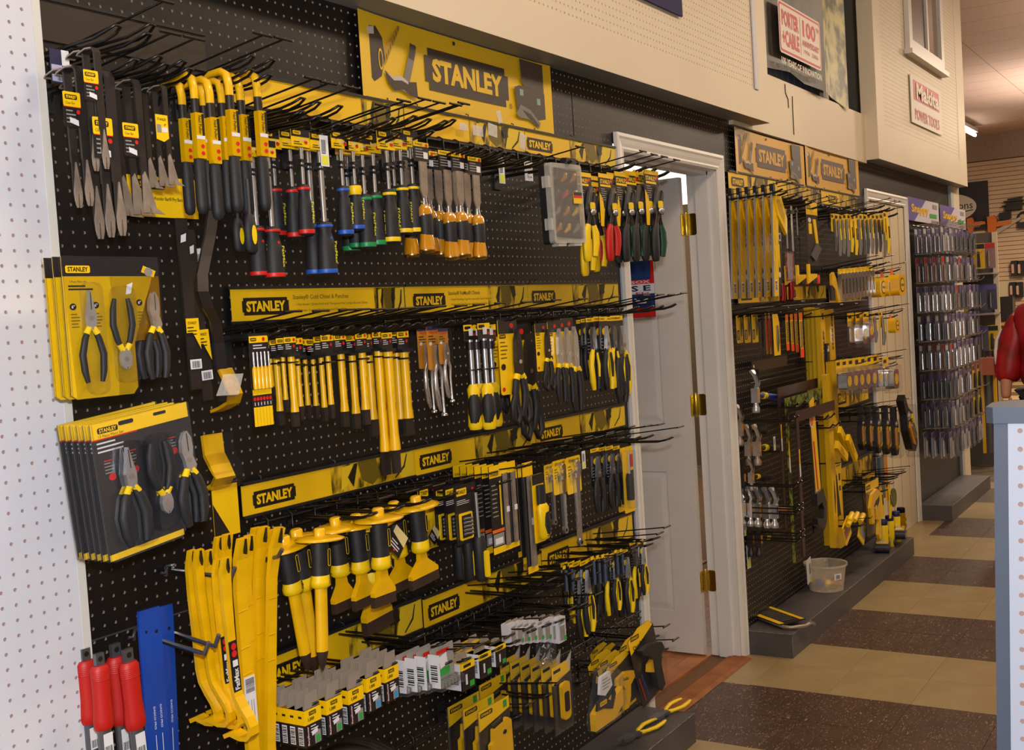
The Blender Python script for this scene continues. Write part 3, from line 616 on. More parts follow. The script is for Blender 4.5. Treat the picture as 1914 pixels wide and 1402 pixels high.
l.rect(-.009,.0092,-.112,-.105,-.0098,WHT)
for z in (-.125,-.138): l.disc(.003,z,.0042,-.0099,RED,8)
k=M(); k.tube([(0,0,-.145),(0,0,-.16),(0,0,-.2),(0,0,-.235),(0,0,-.247),(0,0,-.252)],[.008,.0105,.0108,.011,.009,.004],BRUB,10)
proto('nail_puller',('yellow_hook',g),('shank',s_),('foil_label',l),('grip',k))
def screwdriver(kind,ring,big=False,topmat=None,txt='FatMax'):
    L=.20 if not big else .27
    c=M(); c.box(-.021,.021,0,.0008,-.032,.0,YCARD); c.rect(-.021,.021,-.013,0,-.0004,BCARD); c.face(rr(-.017,.001,-.009,-.002,.002),-.0008,YCARD); c.text('STANLEY',-.008,-.0055,.014,.004,-.0012,INK,.02); c.text('FatMax',.006,-.018,.02,.005,-.0008,WINK,0); c.disc(.012,-.022,.004,-.0008,RED,8); c.lines(-.016,.004,-.022,2,.004,.0015,-.0008,INK)
    c.box(-.011,.011,-.002,.004,-.066,-.032,CLR); c.box(-.006,.006,-.006,.004,-.062,-.056,BLK); c.box(-.006,.006,-.006,.004,-.070,-.066,BLK)
    sh=M(); hz=-.105 if not big else -.17; r=.0035 if not big else .005
    sh.tube([(0,0,-.034),(0,0,hz)],r,CHR,8)
    h=M(); k=1 if not big else 1.25; lo=-L
    h.lathe([(.006*k,hz+.002),(.0105*k,hz),(.0115*k,hz-.006),(.0085*k,hz-.016),(.0115*k,hz-.03),(.013*k,(hz+lo)/2),(.0145*k,lo+.012),(.0135*k,lo+.003),(.010*k,lo)],BRUB,0,0,12)
    if big: h.disc(0,hz-.03,.003,-.0145,ring,8)
    rg0=M(); rg0.lathe([(.0115*k,hz-.004),(.0122*k,hz-.0065),(.0112*k,hz-.009)],ring,0,0,12); rg=M(); rg.lathe([(.0145*k,lo+.011),(.0150*k,lo+.007),(.0142*k,lo+.003)],ring,0,0,12)
    if topmat: rg0.lathe([(.0118*k,hz-.001),(.0135*k,hz-.010),(.011*k,hz-.02)],topmat,0,0,12)
    t=M(); t.T=Matrix.Rotation(.35,4,'Z'); t.text(txt,0,lo+.042,.042,.0085,-.0152*k,mat('yellow_ink','#D8D818',.4),.02,-PI/2)
    proto(kind,('card',c),('shaft',sh),('grip',h,('lettering',t)),('collar_ring',rg0),('tail_ring',rg))
screwdriver('screwdriver_red',RED); screwdriver('screwdriver_red_big',RED,True); screwdriver('screwdriver_blue',BLU); screwdriver('screwdriver_blue_big',BLU,True); screwdriver('screwdriver_green',mat('green_ring','#178A4A',.4)); screwdriver('screwdriver_yellow',YGRIP,False,None,'STANLEY'); screwdriver('screwdriver_multi',BLU,False,YGRIP)
c=M(); c.box(-.019,.019,0,.0008,-.036,.0,BCARD); c.rect(-.019,.019,-.008,0,-.0004,YCARD); c.text('STANLEY',-.006,-.004,.02,.004,-.0009,INK,.02); c.disc(.013,-.005,.0035,-.001,RED,8); c.lines(-.015,.012,-.012,4,.005,.002,-.0006,GINK); c.rect(.004,.015,-.03,-.018,-.001,WHT)
b=M(); b.prism([(-.009,-.036),(.009,-.036),(.008,-.09),(.0035,-.104),(-.0035,-.104),(-.009,-.09)],-.003,.0,DST); b.lathe([(.0035,-.100),(.006,-.118)],CHR,0,0,8)
h=M(); h.lathe([(.007,-.116),(.012,-.122),(.0125,-.135),(.010,-.15),(.011,-.17),(.014,-.19),(.014,-.2)],AMBER,0,0,10)
h2=M(); h2.lathe([(.0105,-.128),(.0128,-.140),(.0115,-.155),(.0118,-.168),(.0095,-.178)],BRUB,0,-.0008,10); h3=M(); h3.lathe([(.0138,-.2),(.014,-.203),(.011,-.206)],mat('steel_cap','#B89A60',.3,metal=1),0,0,10)
proto('wood_chisel',('card',c),('blade',b),('amber_handle',h,('grip_sleeve',h2),('striking_cap',h3)))
# tin snips on card
def snips(kind,gm,gm2=None):
    c=M(); c.box(-.028,.028,.002,.003,-.125,0,BCARD); c.face([(-.028,-.06),(-.01,-.085),(-.028,-.125)][::1],.0015,YCARD); c.face([(-.028,-.045),(-.016,-.06),(-.012,-.09),(-.017,-.125),(-.028,-.125)],.0012,YCARD)
    c.rect(-.028,.028,-.010,0,.0016,YCARD); c.text('STANLEY',-.004,-.019,.040,.010,.0008,YCARD,.03); c.rect(-.024,.016,-.031,-.026,.0008,YCARD); c.lines(-.022,0,-.036,6,.005,.002,.0008,GINK); c.disc(.018,-.016,.005,.0008,RED,8)
    b=M(); b.prism([(.0,-.1),(-.004,-.085),(.006,-.05),(.018,-.03),(.022,-.035),(.016,-.06),(.014,-.085),(.016,-.1)],-.007,-.001,GST); b.prism([(.006,-.095),(.01,-.08),(.022,-.045),(.027,-.05),(.022,-.08),(.022,-.1)],-.010,-.006,BSTEEL)
    b.T=Matrix.Translation((.010,-.011,-.092)); b.lathe([(.008,0),(.0075,-.004),(.003,-.006)],STL,0,0,10,axis='y'); b.T=Matrix.Identity(4)
    b.prism(rr(.002,.018,-.088,-.07,.004),-.0125,-.010,YGRIP)
    b.tube([(.006,-.006,-.095),(-.002,-.006,-.12),(-.006,-.006,-.13)],[.007,.006,.006],BSTEEL,6,.6); b.tube([(.014,-.004,-.095),(.020,-.004,-.12),(.022,-.004,-.13)],[.007,.006,.006],BSTEEL,6,.6)
    h=M(); h.tube([(-.003,-.006,-.122),(-.010,-.006,-.14),(-.012,-.006,-.17),(-.012,-.006,-.2),(-.011,-.006,-.207)],[.007,.010,.0105,.010,.007],gm,8,.8)
    h2=M(); h2.tube([(.020,-.003,-.122),(.026,-.003,-.14),(.026,-.003,-.165),(.020,-.003,-.195)],[.007,.0095,.0095,.007],gm2 or gm,8,.8)
    proto(kind,('card',c),('blades',b),('grip',h),('grip',h2))
snips('snips_yellow',YGRIP); snips('snips_red',REDG); snips('snips_green',BRUB,GRNG)
# organizer case
g=M(); g.prism(rr(-.06,.06,-.21,0,.008),-.034,-.018,CLR2); g.prism(rr(-.053,.053,-.2,-.012,.006),-.0365,-.034,CLR)
ba=M(); ba.prism(rr(-.062,.062,-.212,.002,.008),-.018,.0,BLK)
ha=M(); ha.box(.012,.05,-.028,-.010,.0,.018,BLK)
inn=M(); rj=random.Random(3)
for i in range(4):
    for j in range(3):
        mt=(YGRIP,BLK,RED,GRYC,AMBER)[rj.randrange(5)]; x=-.036+j*.034; z=-.035-i*.045
        inn.tube([(x-.010,-.026,z-.012),(x+.006,-.027,z),(x+.011,-.026,z+.012)],[.003,.007,.004],mt,6)
t=M(); t.box(.018,.05,-.0378,-.0368,-.105,-.075,YCARD); t.rect(.018,.05,-.09,-.083,-.0382,RED); t.rect(.018,.05,-.083,-.075,-.0382,BCARD)
la=M(); 
for z in (-.05,-.16): la.box(-.066,-.058,-.032,-.012,z-.015,z+.015,CLR2)
for x in (-.03,.03): la.box(x-.015,x+.015,-.032,-.012,-.218,-.208,CLR2)
proto('organizer_case',('clear_lid',g),('back_shell',ba),('handle',ha),('sorted_contents',inn),('label',t),('latches',la))
# scan tag
g=M(); g.box(-.011,.011,-.0006,0,-.055,0,WHT); g.bars(-.008,.004,-.03,-.008,-.001,n=9); g.rect(-.008,.008,-.052,-.036,-.001,mat('highlighter','#D9D930',.5)); g.lines(-.008,.008,-.031,1,.004,.0016,-.001,INK)
proto('scan_tag',('tag_card',g))
# pliers (generic) local: jaws up at 0, handles down .16
def pliers_geo(g,jaw='needle',jm=STL,hm=BRUB,collar=YGRIP,s=1,ox=0,oz=0,flip=1,y=-.006,col=True,hr=.0055):
    T0=g.T.copy(); g.T=T0@Matrix.Translation((ox,0,oz))@Matrix.Diagonal((s,s,s*flip,1))
    if jaw=='needle': pts=[(-.001,0),(.001,0),(.006,-.03),(.009,-.045),(.008,-.06),(.006,-.07),(-.006,-.07),(-.008,-.06),(-.009,-.045),(-.006,-.03)]
    elif jaw=='slip': pts=[(-.004,-.002),(.002,0),(.008,-.012),(.009,-.03),(.007,-.045),(.012,-.062),(.008,-.07),(-.006,-.07),(-.008,-.05),(-.012,-.035),(-.010,-.015)]
    elif jaw=='diag': pts=[(-.002,-.03),(.002,-.03),(.009,-.038),(.011,-.052),(.008,-.066),(.005,-.07),(-.005,-.07),(-.008,-.066),(-.011,-.052),(-.009,-.038)]
    elif jaw=='shear': pts=[(.0,.02),(.006,.0),(.009,-.03),(.009,-.05),(.006,-.07),(-.006,-.07),(-.008,-.045),(-.006,-.01),(-.002,.015)]
    else: pts=[(-.004,-.012),(.004,-.012),(.010,-.02),(.010,-.045),(.008,-.066),(-.008,-.066),(-.010,-.045),(-.010,-.02)]
    g.prism(pts,y-.004,y+.003,jm); g.rect(-.0006,.0006,-.035,-.004 if jaw!='diag' else -.031,y-.0045,INK); g.disc(0,-.05,.0045,y-.0046,DST,10)
    for sx in (-1,1):
        hp=[(sx*.004,y,-.068),(sx*.012,y,-.085),(sx*.019,y,-.115),(sx*.017,y,-.145),(sx*.013,y,-.165)]
        g.tube(hp,[.004,hr,hr*1.1,hr*1.05,hr*.7],hm,7,.8)
        if col: g.tube([(sx*.0035,y,-.066),(sx*.010,y,-.078)],[.0052,.0060],collar,7,.9)
    g.T=T0
# pliers set A, step-cut blister card  w .19 h .27
def cardA(mb):
    c=M(); W=.19; o=[(0,0),(W,0),(W,-.165),(.135,-.165),(.130,-.168),(.130,-.255),(.120,-.268),(.010,-.268),(0,-.26)]
    c.prism(o,.0,.0012,YCARD,); c.prism([(.0,-.038),(W,-.038),(W,0),(0,0)],-.0004,.0,BCARD); c.face(rr(.006,.052,-.032,-.018,.003),-.0008,YCARD); c.text('STANLEY',.029,-.025,.038,.009,-.0012,INK,.03)
    c.T=Matrix.Translation((.168,-.001,-.03))@Matrix.Rotation(.4,4,'Y'); c.rect(-.014,.014,-.006,.008,0,YBAN); c.disc(0,0,.009,-.0004,GINK,10); c.T=Matrix.Identity(4)
    c.text('3 Piece Pliers Set',.028,-.048,.032,.004,-.0006,INK,0); c.lines(.009,.058,-.055,2,.006,.003,-.0006,INK)
    for x,z in ((.015,-.095),(.058,-.093),(.145,-.09)): c.disc(x,z,.0065,-.0006,INK,10); c.text('6"',x,z,.006,.006,-.001,WHT,.02)
    for x in (.010,.052,.140): c.lines(x,x+.018,-.108,5,.006,.002,-.0006,GINKD)
    c.face([(.122,-.055),(.134,-.05),(.129,-.072),(.118,-.074)],-.001,WHT)
    return c,o,W
c,o,W=cardA(0)
b=M(); b.prism([(x-.0 if x else -.002,z) for x,z in o],-.005,.0,CLR); 
b.tube([(-.003,-.003,-.002),(-.003,-.003,-.262)],.003,CLR,6); b.prism(rr(.025,.062,-.262,-.05,.015),-.018,-.005,CLR); b.prism(rr(.082,.125,-.245,-.058,.015),-.018,-.005,CLR)
def tool(f): g=M(); f(g); return g
t1=tool(lambda g:pliers_geo(g,'needle',ox=.042,oz=-.065,s=1.05)); t2=tool(lambda g:pliers_geo(g,'diag',ox=.104,oz=-.25,flip=-1,s=1.02)); t3=tool(lambda g:pliers_geo(g,'slip',jm=DST,ox=.170,oz=-.07,s=1.05,hr=.007))
proto('pliers_set_yellow',('card',c),('needle_nose_pliers',t1),('diagonal_cutters',t2),('slip_joint_pliers',t3),('clear_blister',b))
cc=M(); cc.prism(o,.0,.0012,YCARD); cc.prism([(.0,-.038),(W,-.038),(W,0),(0,0)],-.0004,.0,BCARD)
proto('pliers_set_yellow_rear',('card',cc),('slip_joint_pliers',tool(lambda g:pliers_geo(g,'slip',jm=DST,ox=.170,oz=-.07,s=1.05,hr=.007))),('clear_blister',b))
# pliers set B
o=[(0,0),(.19,0),(.19,-.155),(.155,-.16),(.150,-.165),(.150,-.25),(.14,-.262),(.008,-.262),(0,-.255)]
def cardB():
    c=M(); c.prism(o,0,.0012,mat('dark_brown_card','#2A2422',.4,coat=.4)); c.rect(0,.19,-.03,0,-.0004,YCARD); c.rect(.002,.148,-.26,-.248,-.0004,YCARD); c.rect(0,.085,-.0325,-.030,-.0006,RED)
    c.face(rr(.012,.050,-.021,-.010,.003),-.0008,INK); c.text('STANLEY',.031,-.0155,.032,.008,-.0012,YCARD,.03); c.text('13 Piece Pliers Set',.036,-.026,.046,.005,-.0008,INK,0)
    c.prism(rr(.052,.08,-.014,-.006,.003),-.0012,-.0004,BLK); c.prism(rr(.12,.145,-.012,-.006,.002),-.0012,-.0004,BLK); c.lines(.008,.06,-.037,3,.008,.003,-.0006,WINK)
    for x,z in ((.028,-.105),(.072,-.103),(.152,-.09)): c.disc(x,z,.007,-.0008,RED,10)
    for x,z in ((.016,-.072),(.06,-.065),(.14,-.062)): c.rect(x,x+.018,z-.002,z,-.0008,RED); c.lines(x,x+.018,z-.005,4,.006,.002,-.0006,GINK)
    return c
b=M(); b.prism([(x-.001,z) for x,z in o],-.006,0,CLRG); b.prism(rr(.03,.085,-.245,-.045,.02),-.026,-.006,CLR); b.prism(rr(.085,.140,-.235,-.045,.02),-.026,-.006,CLR); b.tube([(-.002,-.004,-.002),(-.002,-.004,-.258)],.0035,CLR,6)
t1=tool(lambda g:pliers_geo(g,'needle',ox=.050,oz=-.055,s=1.12,hr=.0085,y=-.012)); t2=tool(lambda g:pliers_geo(g,'diag',ox=.112,oz=-.235,flip=-1,s=1.05,hr=.008,y=-.012)); t3=tool(lambda g:pliers_geo(g,'slip',ox=.168,oz=-.055,s=1.15,hr=.008,y=-.01))
proto('pliers_set_dark',('card',cardB()),('needle_nose_pliers',t1),('diagonal_cutters',t2),('slip_joint_pliers',t3),('clear_blister',b))
b=M(); b.prism([(x-.001,z) for x,z in o],-.006,0,CLRG); b.prism(rr(.03,.085,-.245,-.045,.02),-.026,-.006,CLR); b.tube([(-.002,-.004,-.002),(-.002,-.004,-.258)],.0035,CLR,6)
c=M(); c.prism(o,0,.0012,MATS['dark_brown_card']); c.rect(0,.19,-.03,0,-.0004,YCARD); c.rect(.002,.148,-.26,-.248,-.0004,YCARD); c.disc(.012,-.11,.007,-.0008,RED,10); c.lines(.004,.03,-.06,6,.007,.002,-.0006,GINK)
proto('pliers_set_dark_rear',('card',c),('needle_nose_pliers',tool(lambda g:pliers_geo(g,'needle',ox=.050,oz=-.055,s=1.12,hr=.0085,y=-.012))),('clear_blister',b))
# ================================================================== row one placements
A='claw bars with bent top claws'
def st(kind,L,px,yt,yb,d,n,step,fmt,cat,group,first=None,**k):
    d=clampd(px,yt,d); a=at(px,yt,-d); b_=at(px+(yb-yt)*.06,yb,-d); s=k.get('sc') or (a-b_).length/L
    if 'wx' in k: s=(s*k['wx'],s*(.6 if k['wx']>1.4 else 1),s)
    for i in range(n):
        ph='frontmost' if i==0 else ('rearmost' if i==n-1 else ORD[i]+' from the front')
        r=spawn((first if i==0 and first else kind) ,a+Vector((0,step*i,k.get('dz',0)*i)),(fmt%ph) if n>1 else (fmt.replace(', %s','').replace(' %s','')),cat,group,s,(k.get('pitch',0),-k.get('roll',0)+random.uniform(-.008,.008)*(i>0),k.get('yaw',0)),k.get('name'))
st('claw_bar',.30,146,126,385,.20,2,.03,'black claw bar with narrow silver fork at the far left, %s','pry bar',A,'claw_bar_tagged',name='claw_bar')
st('claw_bar',.30,180,92,316,.24,2,.028,'shortest black claw bar, hung highest, %s','pry bar',A,'claw_bar_tagged',name='claw_bar')
st('claw_bar',.30,203,138,441,.21,3,.03,'longest black claw bar with narrow silver fork, %s','pry bar',A,'claw_bar_low_tag',name='claw_bar')
st('wide_bar',.30,255,152,398,.21,3,.028,'black pry bar with broad flared silver blade, %s','pry bar',A,'wide_bar_tagged',name='wide_claw_bar')
st('wide_bar',.30,306,162,345,.22,3,.026,'short black pry bar with broad blade and plain yellow tag, %s','pry bar',A,'wide_bar_ytag',name='wide_claw_bar')
g=M(); g.box(-.02,.03,-.0006,0,-.075,0,mat('navy_card','#2A2C48',.4)); g.rect(-.018,.028,-.072,-.035,-.001,mat('lilac_label','#A9A8C0',.5)); g.bars(-.004,.02,-.07,-.045,-.0014,n=8); g.rect(.01,.03,-.04,0,-.001,WHT)
proto('navy_card',('card_body',g)); hang('navy_card',.075,106,92,155,.14,'navy card with barcode label behind the claw bars, top left','card')
NP='nail pullers with yellow hook and black grip'
row('nail_puller',.252,[(338,163,402,.17),(361,150,400,.22),(378,166,396,.17),(390,158,411,.23),(412,160,398,.18),(426,143,397,.24),(447,153,405,.19),(479,147,395,.22)],.22,'nail puller with yellow hooked head and black grip, %s','nail puller',NP,wx=1.15)
SD=[('screwdriver_red_big',468,262,518,.16,'red'),('screwdriver_red_big',497,262,521,.18,'red'),('screwdriver_red',507,246,443,.12,'red'),('screwdriver_red',539,246,446,.16,'red'),('screwdriver_red',560,243,440,.2,'red'),('screwdriver_blue_big',573,250,515,.17,'blue'),('screwdriver_blue_big',595,250,514,.2,'blue'),('screwdriver_green',643,256,472,.1,'green'),('screwdriver_blue',634,247,441,.2,'blue'),('screwdriver_green',655,256,466,.12,'green'),('screwdriver_multi',657,253,431,.2,'blue tailed yellow shouldered'),('screwdriver_green',674,254,465,.18,'green'),('screwdriver_green',694,252,461,.18,'green'),('screwdriver_yellow',720,246,455,.2,'yellow'),('screwdriver_green',731,250,440,.14,'green'),('screwdriver_yellow',745,248,438,.2,'yellow'),('screwdriver_yellow',765,244,437,.2,'yellow')]
from collections import Counter
tot=Counter((k,c) for k,*_,c in SD); seen=Counter()
for k,px,yt,yb,d,c in SD:
    i=seen[(k,c)]; n=tot[(k,c)]; seen[(k,c)]+=1
    hang(k,.27 if 'big' in k else .20,px,yt,yb,d,'%s%s ringed screwdriver%s'%('long ' if 'big' in k else 'short ',c,(', '+nth(i,n)+' of its colour') if n>1 else ' with black grip'),'screwdriver','screwdrivers in the top row',name='screwdriver',wx=1.2)
hang('wood_chisel',.206,756,262,482,.11,'amber handled wood chisel peeking out below the yellow ringed screwdrivers','chisel','wood chisels with amber handles',name='wood_chisel')
row('wood_chisel',.206,[(786,266,473,.22),(797,282,476,.15),(815,284,480,.15),(832,282,486,.2),(848,286,484,.15),(855,286,481,.21),(868,289,486,.15),(886,294,485,.22)],.2,'wood chisel with clear amber handle right of the screwdrivers, %s','chisel','wood chisels with amber handles',wx=1.25)
g=M(); g.tube([(0,0,0),(0,0,-.005),(0,0,-.02),(0,0,-.05),(0,0,-.055)],[.005,.009,.0115,.011,.006],BRUB,10,.6); g.disc(0,-.03,.005,-.0074,YGRIP,12,.014); g2=M(); g2.box(-.002,.002,-.001,.001,0,.05,GST)
proto('pocket_saw',('grip',g),('blade',g2))
hang('pocket_saw',.055,444,408,470,.2,'small saw with black grip and yellow oval, left of its twin','saw','small saws under the nail pullers'); hang('pocket_saw',.055,466,400,472,.22,'small saw with black grip and yellow oval, right of its twin','saw','small saws under the nail pullers')
for i,(px,a,b_,d,lb) in enumerate([(604,253,311,.22,'beside the long blue ringed screwdrivers'),(632,258,300,.08,'behind the blue ringed screwdriver near the middle'),(936,294,343,.14,'hanging alone right of the wood chisels'),(372,465,536,.1,'behind the S curved black pry bar'),(1398,1018,1062,.15,'low behind the hammers')]):
    hang('scan_tag',.055,px,a,b_,d,'white price tag with yellow highlight, '+lb,'price tag','white price tags')
g=M(); g.face([(-.016,0),(.016,.002),(.013,-.045),(-.02,-.046)],-.0004,WHT)
for i,t in enumerate(('Stan','soc','1/4')): g.text(t,0,-.014-.011*i,.018,.006,-.0009,INK,0)
g.box(-.02,.016,0,.0006,-.045,0,WHT); proto('note',('paper',g)); hang('note',.045,988,302,338,.1,'white handwritten note hanging left of the clear organizer case','note')
hang('organizer_case',.212,1036,309,466,.20,'clear lidded organizer case of small parts with black back','case',sc=(1.5,1.05,1.05),roll=.03)
row('snips_yellow',.207,[(1086,345,516,.17),(1091,322,489,.22),(1107,340,508,.16)],.2,'aviation snips with yellow grips, %s','tin snips','aviation snips with yellow grips',name='aviation_snips',wx=1.35)
row('snips_red',.207,[(1118,330,492,.15),(1133,325,488,.22)],.2,'aviation snips with red grips, %s','tin snips','aviation snips with red grips',name='aviation_snips',wx=1.35)
row('snips_green',.207,[(1149,324,492,.2),(1163,322,490,.22),(1181,320,489,.22),(1199,319,488,.22),(1218,318,489,.24)],.2,'aviation snips with black and dark green grips, %s','tin snips','aviation snips with green grips',name='aviation_snips',wx=1.35)
st('pliers_set_yellow_rear',.268,113,478,740,.22,3,.022,'three piece pliers set on yellow blister card, %s','pliers set','yellow pliers sets','pliers_set_yellow',sc=(1.03,.95,.87),name='pliers_set')
st('pliers_set_dark',.268,166,795,1050,.265,6,.016,'pliers set on dark blister card with yellow top edge, %s','pliers set','dark pliers sets','pliers_set_dark',sc=(1.12,.95,.87),roll=.085,yaw=.05,name='pliers_set')

for i,(px,py,w_,h_,d,a) in enumerate([(893,243,.05,.028,.05,0),(921,240,.045,.034,.09,.1),(931,215,.022,.035,.05,-.3),(978,258,.03,.045,.1,.2),(866,238,.04,.02,.03,0)]):
    g=M(); g.box(-w_/2,w_/2,0,.0008,-h_,0,CLR2); tag(link('tape_flap',g.mesh('tape_flap'),None,at(px,py-8,-d),(0,a,0)),'dusty clear label flap under the big yellow banner, %s'%nth(i,5,'in a cluster'),'label holder','clear label flaps')
# ================================================================== second row
g=M(); g.strip([(0,0,1),(0,-.10,1),(0,-.30,1)],.024,.005,BSTEEL); h=M(); h.face([(-.006,-.03),(.006,-.026),(.004,-.040),(-.008,-.043)],-.003,WHT)
c=M(); c.box(-.015,.016,-.004,-.003,-.245,-.175,BCARD)
c.T=Matrix.Translation((0,-.001,0)); c.face([(-.014,-.175),(.015,-.175),(.016,-.23)],-.0045,YCARD); c.rect(-.014,.015,-.20,-.175,-.0042,YCARD); c.text('STANLEY',0,-.183,.02,.005,-.0048,INK,.02); c.lines(-.012,.01,-.19,3,.006,.002,-.0048,INK); c.rect(-.012,.014,-.264,-.247,-.0045,WHT); c.bars(-.008,.010,-.262,-.25,-.005,n=9)
proto('long_pry_bar',('bar',g),('price_sticker',h),('sleeve_card',c))
hang('long_pry_bar',.30,338,408,728,.16,'straight flat black pry bar with yellow triangle sleeve card','pry bar','long black pry bars',pxb=366); hang('long_pry_bar',.30,352,430,748,.10,'flat black pry bar behind the straight one, mostly hidden','pry bar','long black pry bars',pxb=388)
g=M(); P_=[(398,395,.19),(392,440,.2),(384,480,.21),(377,515,.23),(378,545,.24),(388,575,.23),(402,600,.2),(408,640,.18),(414,690,.17)]
q=[at(a,b,-c_) for a,b,c_ in P_]; o0=q[0].copy()
def ribbon(g,q,wd,th,mt):
    vs=[];n=len(q)
    for i,p in enumerate(q):
        d=(q[min(i+1,n-1)]-q[max(i-1,0)]); d.x=0; d.normalize(); nn=Vector((0,-d.z,d.y))*th/2; w_=wd if not isinstance(wd,list) else wd[i]
        for sx,sg in ((-1,1),(1,1),(1,-1),(-1,-1)): vs.append(p+Vector((sx*w_/2,0,0))+nn*sg)
    g.add(vs,[(i*4+j,i*4+(j+1)%4,(i+1)*4+(j+1)%4,(i+1)*4+j) for i in range(n-1) for j in range(4)]+[(0,3,2,1),tuple((n-1)*4+j for j in range(4))],mt)
r=link('curved_pry_bar',None,None,o0); tag(r,'S curved flat black pry bar with clear sleeve over its yellow end','pry bar','long black pry bars')
ribbon(g,[p-o0 for p in q],.026,.006,BSTEEL); link('bar',g.mesh('bar'),r)
g=M(); q=[at(a,b,-c_)-o0 for a,b,c_ in [(420,690,.17),(432,715,.19),(440,735,.2),(436,752,.17),(420,762,.13),(405,768,.1)]]; ribbon(g,q,.034,.006,YEL); link('yellow_claw',g.mesh('yellow_claw'),r)
g=M(); q=[at(a,b,-c_)-o0 for a,b,c_ in [(412,640,.19),(420,690,.185),(432,725,.2),(425,742,.22)]]; ribbon(g,q,.040,.016,CLR); g.face([(a-o0.x,b-o0.z) for a,b in [(at(404,740,-.235).x,at(404,740,-.235).z),(at(446,738,-.235).x,at(446,738,-.235).z),(at(455,698,-.235).x,at(455,698,-.235).z),(at(418,700,-.235).x,at(418,700,-.235).z)]],-.235-o0.y,CLR2); link('clear_sleeve',g.mesh('clear_sleeve'),r)
g=M(); q=[at(a,b,-c_) for a,b,c_ in [(395,812,.12),(400,850,.13),(410,870,.16),(420,890,.17),(412,905,.13),(398,912,.1)]]; o0=q[0].copy()
r=link('bagged_pry_bar',None,None,o0); tag(r,'yellow bar end in a clear bag behind the dark pliers sets','pry bar','long black pry bars')
ribbon(g,[p-o0 for p in q],.05,.007,YEL); link('yellow_claw',g.mesh('yellow_claw'),r)
g=M(); ribbon(g,[p-o0+Vector((.004,-.01,0)) for p in q[:5]],.066,.02,CLR); link('clear_bag',g.mesh('clear_bag'),r)
g=M(); g.box(-.05,.03,0,.001,-.12,0,YCARD); g.face([(-.05,-.04),(.0,-.12),(-.05,-.12)],-.0004,BCARD); proto('yellow_backing',('card',g)); hang('yellow_backing',.12,425,905,1000,.06,'yellow card hanging behind the dark pliers handles','card')
# punches
c=M(); c.box(-.025,.025,0,.001,-.165,.004,BCARD); c.rect(-.024,.024,-.013,-.001,-.0006,YCARD); c.face(rr(-.021,-.006,-.010,-.004,.002),-.001,INK); c.text('STANLEY',-.0135,-.007,.012,.003,-.0014,YCARD,.02); c.disc(.012,-.007,.004,-.001,RED,8); c.lines(-.015,.02,-.017,2,.005,.002,-.0006,WINK)
c.rect(-.024,.024,-.108,-.098,-.0006,YCARD); c.rect(-.024,.024,-.165,-.130,-.0006,YCARD)
for k in range(6): x=-.020+k*.008; c.disc(x,-.115,.0036,-.0008,RED,8); c.rect(x-.001,x+.001,-.127,-.121,-.0008,WINK); c.rect(x+.003,x+.0036,-.165,-.13,-.001,mat('fold_line','#A88A00',.5))
p=[('card',c)]
for k in range(5):
    q=M(); x=-.019+k*.0095; q.tube([(x,-.004,-.030),(x,-.004,-.058)],.0022,CHR,6); q.tube([(x,-.004,-.056),(x,-.004,-.062),(x,-.004,-.097)],[.0026,.0044,.0044],YEL,6); p.append(('punch',q))
proto('punch_set',*p)
hang('punch_set',.165,482,627,796,.22,'set of slim silver and yellow punches on black card, row\'s left end','punch set')
def chisel(kind,w_=.015,tipw=.014,L=.185,long_=False):
    c=M(); c.box(-.018,.018,0,.0008,-.034,0,BCARD); c.rect(-.018,.018,-.012,0,-.0004,YCARD); c.face(rr(-.014,.002,-.009,-.003,.002),-.0008,INK); c.text('STANLEY',-.006,-.006,.013,.003,-.0012,YCARD,.02); c.disc(.011,-.006,.0035,-.0008,RED,8); c.lines(-.014,.004,-.015,3,.004,.0015,-.0006,WINK); c.disc(.010,-.019,.0035,-.0008,RED,8)
    k=M(); k.prism(rr(-.017,.017,-.040,-.034,.002),-.010,.008,BLK); k.tube([(-.010,-.009,-.052),(.010,-.009,-.052),(.010,.006,-.052),(-.010,.006,-.052),(-.010,-.009,-.052)],.0018,BLK,5)
    s_=M(); s_.lathe([(w_*.52,-.036),(w_*.52,-L*.72),(w_*.62,-L*.82),(w_*.62,-L*.835)],YEL,0,0,6); s_.text('STANLEY',0,-L*.52,.016,.0022,-w_*.53,INK,.01,-PI/2)
    t=M(); t.prism([(-w_*.60,-L*.835),(w_*.60,-L*.835),(tipw*.62,-L),(-tipw*.62,-L)],-.004,.004,BSTEEL)
    proto(kind,('card',c),('card_clip',k),('yellow_shank',s_),('dark_tip',t))
chisel('cold_chisel'); chisel('cold_chisel_thin',.010,.007,.16); chisel('cold_chisel_wide',.018,.022,.20); chisel('cold_chisel_long',.020,.018,.30)
CC=[('cold_chisel_thin',503,634,740,.10),('cold_chisel',514,634,795,.12),('cold_chisel_thin',526,632,770,.20),('cold_chisel',541,630,798,.22),('cold_chisel_thin',553,632,785,.17),('cold_chisel_thin',567,634,782,.12),('cold_chisel_thin',582,634,783,.12),('cold_chisel_thin',597,628,788,.16),('cold_chisel_thin',610,626,782,.20),('cold_chisel',634,624,798,.18),('cold_chisel',655,626,802,.16),('cold_chisel',674,622,794,.20),('cold_chisel',686,622,816,.17),('cold_chisel_long',705,620,888,.20),('cold_chisel_wide',738,616,816,.15),('cold_chisel_wide',752,619,814,.17)]
for i,(k,px,yt,yb,d) in enumerate(CC):
    L={'cold_chisel':.185,'cold_chisel_thin':.16,'cold_chisel_wide':.20,'cold_chisel_long':.30}[k]
    hang(k,L,px,yt,yb,d,'yellow cold chisel under the first header strip, %s'%nth(i,len(CC)),'chisel','cold chisels',name='cold_chisel')
